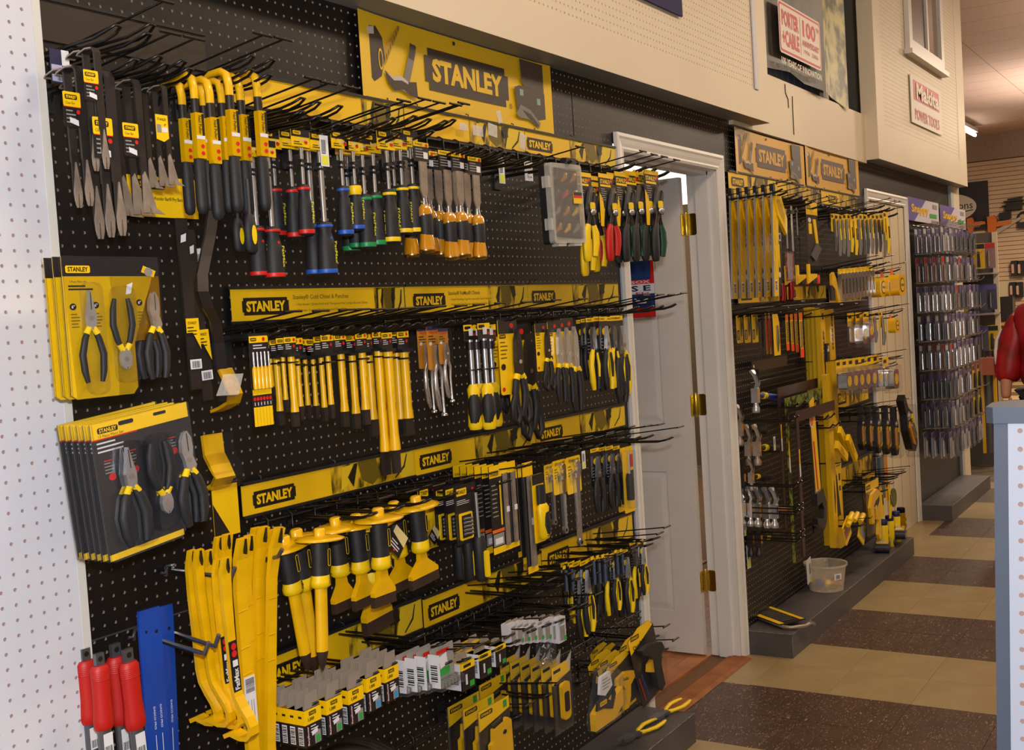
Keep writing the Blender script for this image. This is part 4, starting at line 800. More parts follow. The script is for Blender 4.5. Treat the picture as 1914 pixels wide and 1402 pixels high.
hang('cold_chisel_long',.30,722,622,884,.22,'longest yellow cold chisel, hanging tilted in front of its neighbours','chisel','cold chisels',pxb=742,name='cold_chisel')
# locking pliers
c=M(); c.prism(rr(-.022,.022,-.092,0,.004),0,.001,ORC); c.rect(-.022,.022,-.008,0,-.0006,mat('navy_print','#262C5C',.4)); c.text('VISE-GRIP',0,-.012,.034,.006,-.001,RED,.02); c.lines(-.018,.01,-.02,3,.006,.002,-.0006,INK); c.rect(-.016,-.006,-.04,-.033,-.0008,WHT)
b=M(); b.prism(rr(-.023,.023,-.095,.001,.004),-.012,-.0,CLR)
t=M(); t.prism([(-.004,-.04),(.004,-.038),(.010,-.06),(.008,-.085),(-.006,-.085),(-.008,-.06)],-.012,-.004,DST); t.tube([(-.004,-.008,-.08),(-.012,-.008,-.10),(-.012,-.008,-.13),(-.006,-.008,-.165),(0,-.008,-.18)],[.004,.005,.006,.006,.004],CHR,7); t.tube([(.004,-.008,-.08),(.012,-.008,-.10),(.010,-.008,-.13),(.012,-.008,-.175),(.012,-.008,-.185)],[.004,.004,.003,.003,.004],CHR,7); t.lathe([(.004,-.186),(.007,-.188),(.007,-.192)],CHR,.012,-.008,8)
t.disc(0,-.065,.004,-.0125,CHR,8)
proto('locking_pliers',('card',c),('chrome_pliers',t),('clear_blister',b))
row('locking_pliers',.192,[(790,612,772,.17),(808,610,778,.20),(827,614,752,.22)],.2,'chrome locking pliers on orange card, %s','pliers','locking pliers')
c=M(); c.box(-.018,.018,0,.0008,-.032,0,BCARD); c.rect(-.018,.018,-.012,0,-.0004,YCARD); c.face(rr(-.015,.002,-.009,-.003,.002),-.0008,INK); c.rect(-.004,.008,-.022,-.008,-.001,WHT); c.disc(.013,-.02,.003,-.0008,RED,8)
s_=M(); s_.tube([(0,0,-.03),(0,0,-.13)],.0048,STL,8); s_.lathe([(.008,-.034),(.008,-.05)],BLK,0,0,6); s_.lathe([(.012,-.088),(.012,-.091)],BLK,0,0,8)
h=M(); h.tube([(0,0,-.118),(0,0,-.128),(0,0,-.145),(0,0,-.165),(0,0,-.2),(0,0,-.208)],[.007,.0125,.011,.0125,.0145,.011],YGRIP,10)
h2=M(); h2.tube([(-.002,-.002,-.138),(-.003,-.003,-.155),(-.003,-.0035,-.175),(-.006,-.003,-.195)],[.009,.0122,.0128,.009],BRUB,8)
proto('nut_driver',('card',c),('shaft',s_),('yellow_grip',h,('rubber_inlay',h2)))
row('nut_driver',.208,[(877,607,803,.20),(889,607,800,.14),(903,604,802,.22),(915,606,797,.16)],.2,'yellow gripped nut driver, %s','nut driver','nut drivers',wx=1.2)
# shears on yellow card with ring handles
def shears(kind,cardw,ring,jaw='shear',jm=BSTEEL,L=.19,flipcard=False):
    c=M(); c.prism(rr(-cardw,.014,-.135,0,.004),.001,.002,YCARD); c.rect(-cardw,.014,-.026,0,.0004,BCARD); c.face(rr(-cardw+.002,-cardw+.018,-.034,-.027,.002),.0002,INK); c.text('STANLEY',-cardw+.010,-.0305,.014,.0035,-.0002,YCARD,.02); c.disc(-cardw+.008,-.085,.006,.0002,INK,8); c.lines(-cardw+.003,-.012,-.04,5,.007,.002,.0002,GINKD); c.disc(0,-.012,.005,.0002,RED,8); c.disc(-cardw+.006,-.125,.004,.0002,RED,8)
    t=M(); t.T=Matrix.Translation((.006,0,-.028)); t.prism([(.0,.01),(.007,-.01),(.009,-.04),(.007,-.075),(-.007,-.075),(-.009,-.05),(-.007,-.01)],-.010,-.002,jm); t.disc(0,-.05,.004,-.0105,CHR,8)
    h=[]
    for sx in (-1,1):
        q=M(); q.T=Matrix.Translation((.006,0,-.028)); q.tube([(sx*.005,-.006,-.073),(sx*.010,-.006,-.082)],.0062,YGRIP,7)
        if ring: q.tube([(sx*.008,-.006,-.078),(sx*.013,-.006,-.105),(sx*.010,-.006,-.125),(sx*.004,-.006,-.145),(sx*.012,-.006,-.162),(sx*.022,-.006,-.15),(sx*.021,-.006,-.125),(sx*.014,-.006,-.11)],[.006,.0065,.005,.0045,.0045,.005,.005,.005],BRUB,7)
        else: q.tube([(sx*.008,-.006,-.078),(sx*.013,-.006,-.105),(sx*.013,-.006,-.14),(sx*.010,-.006,-.162)],[.006,.0068,.0066,.004],BRUB,7)
        h.append(('handle',q))
    proto(kind,('card',c),('blades',t),*h)
shears('ring_shears',.034,True); shears('card_pliers',.026,False,jm=STL)
hang('ring_shears',.19,955,596,792,.22,'large shears with ring handles on yellow card, in front','shears','ring handled shears',wx=1.3); hang('ring_shears',.19,974,606,820,.14,'large shears with ring handles, lowest hanging, behind','shears','ring handled shears',wx=1.3); hang('ring_shears',.19,936,606,770,.10,'large shears half hidden behind the left edge of the front pair','shears','ring handled shears',wx=1.3)
hang('ring_shears',.19,1015,604,729,.22,'smaller ring handled shears on yellow card near the worker picture','shears','ring handled shears',wx=1.3)
row('card_pliers',.19,[(1036,600,752,.2),(1050,598,754,.2),(1063,594,768,.19)],.2,'pliers with black grips on narrow yellow card, %s','pliers','pliers with black grips on yellow cards',wx=1.2)
def bipliers(kind,outer,inner,cardm=BCARD,jaw='needle'):
    c=M(); c.box(-.020,.020,.002,.003,-.10,0,cardm); c.rect(-.020,.020,-.010,0,.0015,YCARD); c.text('STANLEY',-.004,-.005,.022,.004,.001,INK,.02); c.disc(.0,-.035,.009,.0012,YCARD,10); c.lines(-.017,-.004,-.05,5,.008,.002,.0012,GINK); c.disc(.014,-.03,.003,.001,RED,8)
    t=M(); t.T=Matrix.Translation((0,0,-.022)); jaws={'needle':[(-.001,0),(.001,0),(.007,-.03),(.010,-.055),(-.010,-.055),(-.007,-.03)],'slip':[(-.005,0),(.004,0),(.010,-.02),(.010,-.055),(-.010,-.055),(-.012,-.02)]}[jaw]
    t.prism(jaws,-.010,-.002,STL if outer is YGRIP else GST); t.disc(0,-.042,.005,-.0105,DST,8)
    h=[]
    for sx in (-1,1):
        q=M(); q.T=t.T; q.tube([(sx*.004,-.006,-.05),(sx*.013,-.006,-.068),(sx*.018,-.006,-.095),(sx*.015,-.006,-.13),(sx*.011,-.006,-.150)],[.004,.0068,.0070,.0075,.005],outer if sx>0 else inner,7); h.append(('handle',q))
        w_=M(); w_.T=t.T; w_.tube([(sx*.008,-.009,-.062),(sx*.013,-.010,-.09),(sx*.012,-.010,-.12)],[.003,.0042,.003],inner if sx>0 else outer,6); h[-1]=('handle',q,('grip_inlay',w_))
    proto(kind,('card',c),('jaws',t),*h)
bipliers('black_pliers',BRUB,BRUB); bipliers('yellow_pliers',YGRIP,BRUB); bipliers('black_yellow_pliers',BRUB,YGRIP,jaw='slip')
for i,(k,px,yt,yb,d) in enumerate([('black_pliers',1084,598,712,.14),('yellow_pliers',1092,596,706,.18),('black_yellow_pliers',1103,594,728,.2),('black_pliers',1117,592,730,.18),('yellow_pliers',1128,592,728,.22),('black_yellow_pliers',1141,592,724,.2),('black_pliers',1150,590,752,.2),('yellow_pliers',1157,590,738,.2)]):
    hang(k,.172,px,yt,yb,d,'pliers with black and yellow grips at the second row\'s right end, %s'%nth(i,8),'pliers','pliers at the right end of the second row',name='grip_pliers')
# ================================================================== third row
def steelhook(name,pa,pb,up,label,r=.0042):
    a=at(*pa); b=at(*pb); o=a.copy(); g=M(); d=b-a
    g.tube([Vector((0,-a.y,-.012)),Vector((0,-a.y-.006,.008)),Vector((0,-.004,.010)),Vector((0,0,0)),d*.9,d,d+Vector((0,-.012,up))],r,GST,8)
    g.tube([Vector((0,-a.y-.006,.006)),Vector((-.012,-a.y-.012,-.004)),Vector((-.02,-a.y-.01,-.002))],r*.8,GST,7)
    rr_=link(name,None,None,o); tag(rr_,label,'hook','heavy grey steel hooks'); link('steel_arm',g.mesh('steel_arm'),rr_)
steelhook('steel_hook',(322,1066,-.02),(432,1080,-.23),.02,'heavy grey steel hook holding the smaller yellow pry bars')
steelhook('steel_hook',(262,1186,-.02),(383,1222,-.25),.022,'front arm of the heavy steel hook pair beside the blue flat bars')
steelhook('steel_hook',(302,1176,-.02),(402,1208,-.25),.022,'rear arm of the heavy steel hook pair beside the blue flat bars')
steelhook('steel_hook',(440,1060,-.02),(520,1040,-.22),.015,'heavy grey steel hook through the tallest yellow bars')
# small yellow pry bars with curled foot pointing to the wall
def pry(kind,L,wd,foot=.05,lab=None,th=.006):
    g=M(); g.strip([(-.012,.0,1.0),(-.004,-.03,1.15),(0,-.08,1.0),(0,-L*.5,.9),(0,-L+.10,.95),(-.004,-L+.078,1.0),(-.016,-L+.058,1.0),(-.028,-L+.042,1.0),(-.035,-L+.026,1.0),(-.034,-L+.012,1.05),(-.025,-L+.003,1.1),(-.008,-L+.002,1.2),(foot*.5,-L+.008,1.3),(foot,-L+.002,1.4)],wd,th+.002,YEL)
    n=M(); n.prism([(-.0022,-.001),(.0022,-.001),(.0026,-.02),(0,-.028),(-.0026,-.02)],-.0165,-.0125,INK)
    p=[('bar',g),('nail_slot',n)]
    if lab:
        l=M(); l.box(-wd*.45,wd*.45,-.0062,-.0035,-L*.74,-L*.46,BCARD); l.disc(0,-L*.49,wd*.32,-.0068,RED,8); l.disc(0,-L*.53,wd*.32,-.0068,RED,8); l.rect(-wd*.3,wd*.3,-L*.60,-L*.565,-.0068,WHT); l.text('FatMax',0,-L*.67,.040,.012,-.0068,WINK,.03,PI/2); p.append(('black_label',l))
    proto(kind,*p)
pry('small_pry_bar',.32,.017,.03); pry('labelled_pry_bar',.34,.021,.03,True); pry('large_pry_bar',.36,.021,.03)
for i,(k,L,px,yt,yb,d,pb) in enumerate([('small_pry_bar',.32,350,1028,1350,.14,385),('small_pry_bar',.32,363,1027,1352,.18,408),('small_pry_bar',.32,382,1028,1335,.13,415),('large_pry_bar',.36,402,1003,1340,.12,425),('large_pry_bar',.36,417,998,1350,.13,440),('labelled_pry_bar',.34,401,1045,1356,.20,432),('labelled_pry_bar',.34,414,1042,1378,.24,450)]):
    hang(k,L,px,yt,yb,d,'yellow flat pry bar with curled foot near the left, %s'%nth(i,7),'pry bar','yellow pry bars with curled feet',pxb=pb,name='yellow_pry_bar')
def wreck(kind,L,wd,lab=False):
    g=M(); g.strip([(-.020,.0,1.0),(-.008,-.04,1.1),(0,-.10,.95),(0,-.2,.95),(-.0,-.36,1.0),(-.0,-L+.1,1.0),(-.01,-L,1.0)],wd,.010,YEL)
    n=M(); n.prism([(-.002,-.001),(.002,-.001),(.002,-.022),(0,-.03),(-.002,-.022)],-.0262,-.016,INK)
    for z in (-.14,-.21,-.26): 
        g.tube([(-wd*.5,-.0055,z),(wd*.3,-.0058,z+.002)],.0012,YEL,4)
    p=[('bar',g),('nail_slot',n)]
    if lab:
        l=M(); l.box(-wd*.49,wd*.49,-.0068,-.0052,-.375,-.265,WHT); l.bars(-wd*.4,wd*.4,-.295,-.268,-.0072,n=12,vert=True); 
        for q in (-.008,0,.006): l.rect(q,q+.0015,-.36,-.31,-.0072,GINK)
        p.append(('barcode_label',l))
    proto(kind,*p)
wreck('wrecking_bar',.52,.023); wreck('wrecking_bar_label',.52,.028,True)
for i,(k,px,yt,pb,d) in enumerate([('wrecking_bar_label',441,1005,478,.21),('wrecking_bar',453,1000,486,.16),('wrecking_bar',466,986,490,.12),('wrecking_bar',480,984,492,.17),('wrecking_bar',494,990,500,.13),('wrecking_bar',509,985,503,.19)]):
    hang(k,.52,px,yt,1480,d,'long yellow wrecking bar reaching past the bottom edge, %s'%nth(i,6),'wrecking bar','long yellow wrecking bars',sc=1.0,pxb=pb,name='wrecking_bar')
g=M(); g.strip([(0,0,1),(0,-.02,1.05),(0,-.3,1.0)],.045,.005,BLUB)
for x in (-.004,.010): g.text('DASCO PRO',x,-.19,.04,.004,-.0029,WHT,.01,-PI/2); g.rect(x-.001,x+.0005,-.27,-.22,-.0029,WINK)
h=M(); h.disc(.012,-.042,.0035,-.0031,INK,8); h.disc(-.010,-.038,.0028,-.0031,INK,8)
proto('blue_flat_bar',('bar',g),('hanging_holes',h))
hang('blue_flat_bar',.30,302,1133,1420,.10,'wide blue flat bar, right one, hung on the steel hooks','flat bar','blue flat bars',sc=1.05,roll=-.04); hang('blue_flat_bar',.30,277,1138,1420,.13,'blue flat bar, left one of the pair','flat bar','blue flat bars',sc=1.05,roll=-.01)
g=M(); g.box(-.009,.009,-.004,.004,-.03,.0,GST); g2=M(); g2.disc(0,-.010,.005,-.0045,INK,10); h=M()
h.lathe([(.014,-.022),(.0185,-.028),(.018,-.05),(.0175,-.09),(.0195,-.12),(.0195,-.132),(.0165,-.138)],REDG,0,0,14,.75)
for k in range(6): h.lathe([(.0180,-.03-.0032*k),(.0190,-.0312-.0032*k),(.0180,-.0324-.0032*k)],REDG,0,0,14,.75)
b=M(); b.lathe([(.0145,-.135),(.0145,-.34)],GST,0,0,10,.6); l=M(); l.rect(-.010,.010,-.185,-.145,-.0092,WHT); l.bars(-.008,.008,-.182,-.168,-.0096,n=8); l.rect(-.010,.010,-.21,-.19,-.0092,BCARD)
proto('red_handled_bar',('steel_eye',g,('eye_hole',g2)),('red_grip',h),('steel_shaft',b,('shaft_label',l)))
row('red_handled_bar',.138,[(158,1212,1352,.10),(184,1221,1362,.17,195),(214,1203,1352,.09,228),(237,1213,1361,.15,254)],.1,'red rubber gripped steel bar at the lower left, %s','bar','red gripped bars',name='red_gripped_bar')
# masonry chisels with hand guards
def masonry(kind,L,wide=0):
    g=M(); g.lathe([(.038,-.020),(.040,-.018),(.030,-.014),(.012,-.012)],YEL,0,0,20); cp=M(); cp.lathe([(.0095,-.014),(.0095,-.001),(.0075,.001)],YEL,0,0,8)
    h=M(); h.lathe([(.013,-.020),(.0145,-.03),(.0135,-.06),(.0145,-.088)],BRUB,0,0,12)
    c=M(); c.lathe([(.0135,-.078),(.0165,-.092),(.0165,-.100),(.012,-.104)],YGRIP,0,0,12); c.text('FatMax',.006,-.088,.018,.005,-.0168,INK,.02,-PI/2)
    w_=M(); w_.face(rr(.003,.009,-.066,-.035,.003),-.0148,YGRIP); w_.face(rr(.004,.008,-.065,-.036,.002),-.0150,BLK)
    s_=M(); t=M()
    if wide: s_.prism([(-.007,-.10),(.007,-.10),(.009,-.118),(wide*.5,-.140),(wide*.5,-.147),(-wide*.5,-.147),(-wide*.5,-.140),(-.009,-.118)],-.005,.005,YEL); t.prism([(-wide*.5,-.147),(wide*.5,-.147),(wide*.52,-L),(-wide*.52,-L)],-.0045,.0045,mat('dark_blade','#3A2A22',.5,noise=.3,nscale=40))
    else: s_.lathe([(.0105,-.10),(.0105,-L+.035)],YEL,0,0,6); t.lathe([(.0105,-L+.035),(.006,-L+.012),(.001,-L)],mat('dark_blade','#3A2A22',.5,noise=.3,nscale=40),0,0,6)
    proto(kind,('hand_guard',g),('striking_cap',cp),('rubber_grip',h,('logo_patch',w_)),('yellow_collar',c),('yellow_shank',s_),('dark_tip',t))
masonry('point_chisel',.25); masonry('brick_chisel',.165,.046); masonry('brick_chisel_wide',.165,.066)
MC='masonry chisels with round yellow hand guards'
for i,(px,yt,tx,ty,d) in enumerate([(530,1003,576,1256,.17),(553,990,590,1262,.12),(597,988,603,1254,.24)]):
    hang('point_chisel',.25,px,yt,ty,d,'pointed masonry chisel with round yellow guard, %s'%nth(i,3),'chisel',MC,pxb=tx,wx=1.25)
for i,(k,px,yt,tx,ty,d) in enumerate([('brick_chisel',626,968,648,1140,.15),('brick_chisel',664,962,686,1134,.17),('brick_chisel',680,955,712,1176,.10),('brick_chisel',706,950,722,1130,.22),('brick_chisel_wide',735,938,757,1102,.14),('brick_chisel_wide',776,928,798,1092,.18)]):
    hang(k,.165,px,yt,ty,d,'wide bladed brick chisel with round yellow guard, %s'%nth(i,6),'chisel',MC,pxb=tx-4,name='brick_chisel',wx=1.22)
g=M(); g.T=Matrix.Rotation(.78,4,'Y'); g.prism([(-.03,-.03),(.03,-.03),(.03,.03),(-.03,.03)],0,.0008,BCARD); g.face([(-.03,.03),(.03,.03),(.03,-.0),(-.03,.01)],-.0006,mat('silver_yellow','#D8C88A',.3)); g.lines(-.024,.02,-.004,3,.007,.003,-.0008,WINK); g.disc(0,-.024,.004,-.0008,RED,8)
proto('diamond_tag',('card',g)); hang('diamond_tag',.06,743,1012,1050,.22,'diamond shaped tag with silver yellow top beside the brick chisels','tag',sc=.9); hang('diamond_tag',.06,812,1000,1030,.12,'black diamond tag on yellow card beside the rightmost brick chisel','tag',sc=.6)
# carded goods, generic
def carded(kind,w_,h_,body,head,content,hh=.16,clear=True,cm=None,title=None,foot=None):
    c=M(); c.prism(rr(-w_/2,w_/2,-h_,0,.003),0,.001,body); c.rect(-w_/2,w_/2,-h_*hh,0,-.0005,head)
    if foot: c.rect(-w_/2,w_/2,-h_,-h_*(1-foot[0]),-.0005,foot[1])
    c.face(rr(-w_*.42,w_*.05,-h_*hh*.8,-h_*hh*.25,.0015),-.0009,INK if head is not BCARD else YCARD); c.text('STANLEY',-w_*.185,-h_*hh*.52,w_*.38,h_*hh*.3,-.0013,YCARD if head is not BCARD else INK,.02)
    c.lines(-w_*.42,w_*.2,-h_*hh*1.15,3,h_*.03,h_*.01,-.0007,WINK if body is BCARD else GINKD); c.disc(w_*.34,-h_*hh*.5,min(w_,h_)*.06,-.0009,RED,8)
    p=[('card',c)]+[(a,b) for a,b in content]
    if clear: b=M(); b.prism(rr(-w_*.38,w_*.42,-h_*.95,-h_*.3,.004),-.014,-.001,CLR); p.append(('clear_blister',b))
    proto(kind,*p)
t=M(); t.T=Matrix.Translation((0,-.006,-.03)); t.prism([(-.02,-.02),(.02,-.02),(.022,-.032),(.006,-.034),(.004,-.07),(-.004,-.07),(-.006,-.034),(-.022,-.032)],-.005,.0,YGRIP); carded('bit_card_yellow',.056,.12,YCARD,BCARD,[('carded_tool',t)],.2)
hang('bit_card_yellow',.12,797,908,1026,.10,'yellow blister card behind the rightmost brick chisel','card','yellow blister cards')
b=M(); 
for k in range(5): b.tube([(-.016,-.008,-.062-.007*k),(.006,-.008,-.064-.007*k)],.0028,GST,6)
f=M(); f.prism(rr(-.022,.012,-.102,-.052,.003),-.004,-.001,YCARD); f.rect(-.018,.008,-.098,-.056,-.0045,BCARD)
s_=M(); s_.tube([(.022,-.006,-.02),(.024,-.006,-.12)],.0028,STL,6); h=M(); h.tube([(.024,-.006,-.105),(.024,-.006,-.115),(.024,-.006,-.14),(.026,-.006,-.18),(.026,-.006,-.188)],[.010,.0125,.0115,.013,.010],BRUB,9); h2=M(); h2.prism(rr(.020,.031,-.18,-.13,.003),-.021,-.015,YGRIP)
carded('bit_driver_card',.058,.11,BCARD,BCARD,[('bit_frame',f),('bits',b),('shaft',s_),('grip',h),('yellow_panel',h2)],.22,False)
row('bit_driver_card',.188,[(830,908,1088,.12),(848,906,1090,.17),(868,905,1092,.21)],.2,'driver with bit set on black card, stout black and yellow grip, %s','screwdriver','drivers with bit cards',wx=1.2)
# saw blade cards
c=M(); c.prism([(-.016,0),(.016,0),(.016,-.155),(.012,-.16),(-.016,-.16)],0,.001,BCARD); c.rect(-.016,.016,-.022,0,-.0006,YCARD); c.rect(-.016,.016,-.16,-.148,-.0006,YCARD); c.rect(-.016,.016,-.122,-.116,-.0006,ORG); c.rect(-.014,.014,-.146,-.124,-.0006,GRYC); c.rect(-.010,.010,-.143,-.132,-.001,WHT); c.text('STANLEY',-.002,-.017,.022,.005,-.001,INK,.02); c.lines(-.012,.004,-.035,8,.008,.002,-.0006,GINK); c.rect(.008,.012,-.11,-.03,-.001,YCARD)
proto('blade_card',('card',c))
st('blade_card',.16,924,870,1034,.22,6,.022,'narrow saw blade card with yellow foot, %s','saw blade card','saw blade cards',wx=1.25)
c=M(); c.prism(rr(-.014,.014,-.16,0,.003),0,.001,BCARD); c.rect(-.014,.014,-.02,0,-.0006,YCARD); c.rect(-.014,.014,-.16,-.15,-.0006,YCARD); t=M(); t.prism([(-.005,-.02),(.005,-.02),(.005,-.15),(-.005,-.15)],-.005,-.001,DST); t.rect(-.004,.006,-.09,-.08,-.0056,WHT)
proto('file_card',('card',c),('flat_file',t))
row('file_card',.16,[(939,864,1028,.22),(954,862,1022,.20),(966,872,1040,.14),(975,868,1052,.17),(984,864,1070,.2)],.2,'flat steel file on black and yellow card, %s','file','carded files')
c=M(); c.prism(rr(-.016,.016,-.135,-.0,.003),0,.001,YCARD); c.rect(-.016,.016,-.02,0,-.0006,BCARD); h=M(); h.tube([(0,-.006,-.022),(0,-.006,-.06)],.010,BRUB,8,.7); h.tube([(0,-.008,-.058),(0,-.008,-.066),(0,-.008,-.085),(.002,-.008,-.12),(.002,-.008,-.128)],[.009,.014,.012,.014,.009],YGRIP,10,.7); h2=M(); h2.tube([(.002,-.014,-.075),(.003,-.015,-.1),(.003,-.014,-.122)],[.006,.009,.006],BRUB,8,.6)
proto('blister_knife',('card',c),('yellow_black_handle',h,('rubber_inlay',h2))); hang('blister_knife',.135,1004,886,1013,.22,'stout yellow and black knife in blister between files and wrenches','knife',wx=1.35)
# adjustable wrenches
def wrench(kind,L):
    t=M(); t.prism([(-.004,0),(.006,.004),(.014,-.006),(.013,-.02),(.006,-.034),(.004,-L+.012),(.007,-L+.004),(.004,-L-.004),(-.004,-L-.004),(-.007,-L+.004),(-.004,-L+.012),(-.006,-.034),(-.013,-.026),(-.016,-.034),(-.017,-.020),(-.006,-.014),(-.002,-.018),(.002,-.010)],-.008,-.001,CHR); k=M(); k.lathe([(.0035,-.03),(.0035,-.022)],DST,-.004,-.008,8); k.disc(0,-L+.003,.0038,-.0085,INK,8)
    c=M(); c.prism(rr(-.024,.022,-.062,.012,.004),0,.001,YCARD); c.rect(-.022,.02,.004,.010,-.0006,YBAN); c.text('STANLEY',0,.004,.034,.006,-.001,INK,.03); c.lines(-.02,-.006,-.006,4,.006,.002,-.0008,GINKD); c.rect(.004,.014,-.058,-.045,-.001,INK)
    proto(kind,('card',c),('chrome_wrench',t,('adjusting_screw',k)))
wrench('wrench_small',.145); wrench('wrench_large',.165)
hang('wrench_small',.145,1046,870,993,.20,'adjustable wrench on yellow card, smaller of the pair','wrench','adjustable wrenches',wx=1.25); hang('wrench_large',.165,1072,864,1016,.22,'adjustable wrench on yellow card, the longer one overlapping the header strip','wrench','adjustable wrenches',wx=1.25); hang('wrench_small',.145,1028,876,978,.14,'slim wrench half hidden left of the adjustable wrenches','wrench','adjustable wrenches',wx=1.25)
hang('scan_tag',.055,1090,843,876,.24,'white price tag with yellow highlight beside the adjustable wrenches','price tag','white price tags')
row('black_pliers',.172,[(1112,838,958,.2),(1126,836,954,.18),(1139,834,948,.2),(1152,834,944,.17)],.2,'black gripped pliers in the third row, %s','pliers','black gripped pliers in the third row',wx=1.2)
c=M(); c.prism(rr(-.022,.022,-.125,0,.004),0,.001,YCARD); 
for k in range(3): c.rect(.002,.020,-.04-.03*k,-.016-.03*k,-.0006,(RED,BCARD,GRYC)[k])
t=M(); t.tube([(-.008,-.006,-.01),(-.008,-.006,-.06)],.0022,STL,6); t.tube([(-.008,-.006,-.05),(-.008,-.006,-.06),(-.008,-.006,-.10)],[.006,.008,.0075],BRUB,8); b=M(); b.prism(rr(-.022,.003,-.115,-.006,.006),-.016,0,CLRG)
proto('precision_driver',('card',c),('driver',t),('clear_blister',b)); hang('precision_driver',.125,1172,835,957,.2,'driver in clear blister with pictured yellow card, beside the door frame','screwdriver','precision drivers'); hang('precision_driver',.125,1160,838,955,.15,'driver in clear blister behind the one beside the door frame','screwdriver','precision drivers')
# ================================================================== fourth row pliers
for i,(k,px,yt,yb,d) in enumerate([('yellow_pliers',1055,1052,1160,.14),('black_yellow_pliers',1068,1050,1162,.16),('yellow_pliers',1078,1050,1192,.2),('yellow_pliers',1092,1048,1182,.22),('black_pliers',1105,1042,1150,.2),('black_pliers',1118,1040,1150,.18),('black_yellow_pliers',1132,1036,1148,.2),('yellow_pliers',1145,1034,1142,.22),('black_pliers',1154,1028,1150,.2),('yellow_pliers',1168,1026,1146,.22),('black_yellow_pliers',1183,1012,1116,.22),('yellow_pliers',1198,1010,1110,.25)]):
    hang(k,.172,px,yt,yb,d,'yellow and black pliers in the row nearest the plinth, %s'%nth(i,12),'pliers','pliers in the fourth row',name='grip_pliers')
def strip_card(kind):
    g=M(); g.box(-.008,.008,0,.0008,-.08,0,BCARD); g.tube([(0,-.005,-.012),(0,-.005,-.07)],.004,mat('steel_blue','#4A5A78',.4,metal=.4),6); g.rect(-.008,.008,-.009,0,-.0006,YCARD); proto(kind,('card',g))
strip_card('slim_blade_card')
row('slim_blade_card',.08,[(1054,1058,1112,.22),(1066,1056,1110,.22),(1076,1055,1100,.18),(1106,1040,1100,.24),(1116,1038,1098,.24),(1126,1036,1096,.24),(1150,1028,1080,.24),(1160,1026,1078,.24)],.2,'slim blue steel tool on narrow black card, %s','tool card','slim tool cards')
# staple boxes
def stbox(kind,sq,price=True):
    g=M(); w_,d_,h_=.038,.020,.066
    g.box(0,w_,0,d_,-h_-.028,-.028,BCARD); g.box(-.0003,w_+.0003,-.0003,d_,-.054,-.028,YCARD)
    g.box(0.002,w_-.002,.004,.0045,-.028,.0,GCB); g.prism([(0.002,-.028),(w_-.002,-.028),(w_-.006,0),(.006,0)],.002,.0025,GCB)
    g.rect(.010,.026,-.039,-.032,-.0008,INK); g.text('STANLEY',.018,-.0355,.013,.004,-.0012,YCARD,.02); g.text('1,000',.014,-.046,.014,.007,-.0008,INK,.03); g.text('SharpShooter',.006,-.074,.034,.005,-.0008,mat('pink_white','#E8B8C0',.5),.03,PI/2)
    g.lines(.012,.03,-.058,3,.005,.002,-.0008,WINK); g.rect(.020,.034,-.092,-.070,-.0006,GRYC); g.rect(.023,.032,-.090,-.078,-.001,sq)
    if price: g.face([(.013,-.068),(.026,-.064),(.027,-.072),(.014,-.076)],-.0012,WHT)
    T=g.T; g.T=Matrix.Translation((0,0,0))@Matrix.Rotation(-PI/2,4,'Z')   # side face print
    g.rect(-.016,-.004,-.090,-.058,-.0008,WHT); g.bars(-.015,-.005,-.088,-.060,-.0012,n=9,vert=True); g.rect(-.014,-.006,-.042,-.038,-.001,INK); g.T=T
    proto(kind,('staple_box_body',g))
stbox('staple_box_green',GRN); stbox('staple_box_blue',BLUP)
n_=0
for ci,(px,yt,yb,n,k) in enumerate([(566,1301,1396,6,'green'),(607,1282,1376,5,'green'),(648,1264,1353,5,'green'),(682,1242,1343,4,'blue'),(716,1225,1332,4,'blue')]):
    st('staple_box_'+k,.094,px,yt,yb,.25,n,.0215,'yellow and black staple box, %s hook from the left, '%('first','second','third','fourth','fifth')[ci]+'%s','staples','staple boxes',name='staple_box',sc=1.12,wx=1.12)
hooks('loop_hook',[(590,1312),(633,1290),(672,1270),(703,1256),(738,1238),(790,1185),(830,1200)],.25,0,'grey wire hook through the staple boxes, %s','staple box hooks',.02)
# clear staple strips, grey cards
c=M(); c.prism(rr(-.024,.024,-.055,0,.002),0,.001,GRYC); c.rect(-.012,.014,-.012,-.006,-.0006,RED); c.rect(-.014,.014,-.045,-.034,-.0006,GRN); c.face([(-.008,-.016),(.008,-.012),(.010,-.030),(-.006,-.034)],-.001,WHT)
b=M(); b.box(-.024,.024,-.018,-.001,-.060,-.048,CLRG); s_=M()
for k in range(6): s_.box(-.020+k*.007,-.0155+k*.007,-.014,-.003,-.057,-.050,STL)
e=M(); e.T=Matrix.Translation((-.024,0,0))@Matrix.Rotation(-PI/2,4,'Z'); e.prism(rr(-.004,.016,-.055,-.006,.001),-.0006,0,WHT); e.bars(-.0,.012,-.046,-.02,-.001,n=8,vert=True)
proto('staple_strip',('card',c),('clear_tray',b),('staples',s_),('barcode_flap',e))
row('staple_strip',.06,[(762,1216,1290,.20),(782,1212,1287,.21),(800,1209,1284,.22),(825,1206,1281,.24)],.2,'grey staple strip card with red and green print, %s','staples','grey staple cards',wx=1.2)
c=M(); c.box(-.020,.020,0,.032,-.062,-.014,BCARD); c.box(-.0203,.0203,-.0003,.0323,-.026,-.014,YCARD); c.rect(-.014,.008,-.022,-.017,-.0008,INK); c.rect(.002,.016,-.058,-.048,-.0008,GRN); c.rect(-.010,-.004,-.052,-.034,-.0008,WINK); c.prism([(-.02,-.014),(.02,-.014),(.014,0),(-.014,0)],.014,.0145,GCB)
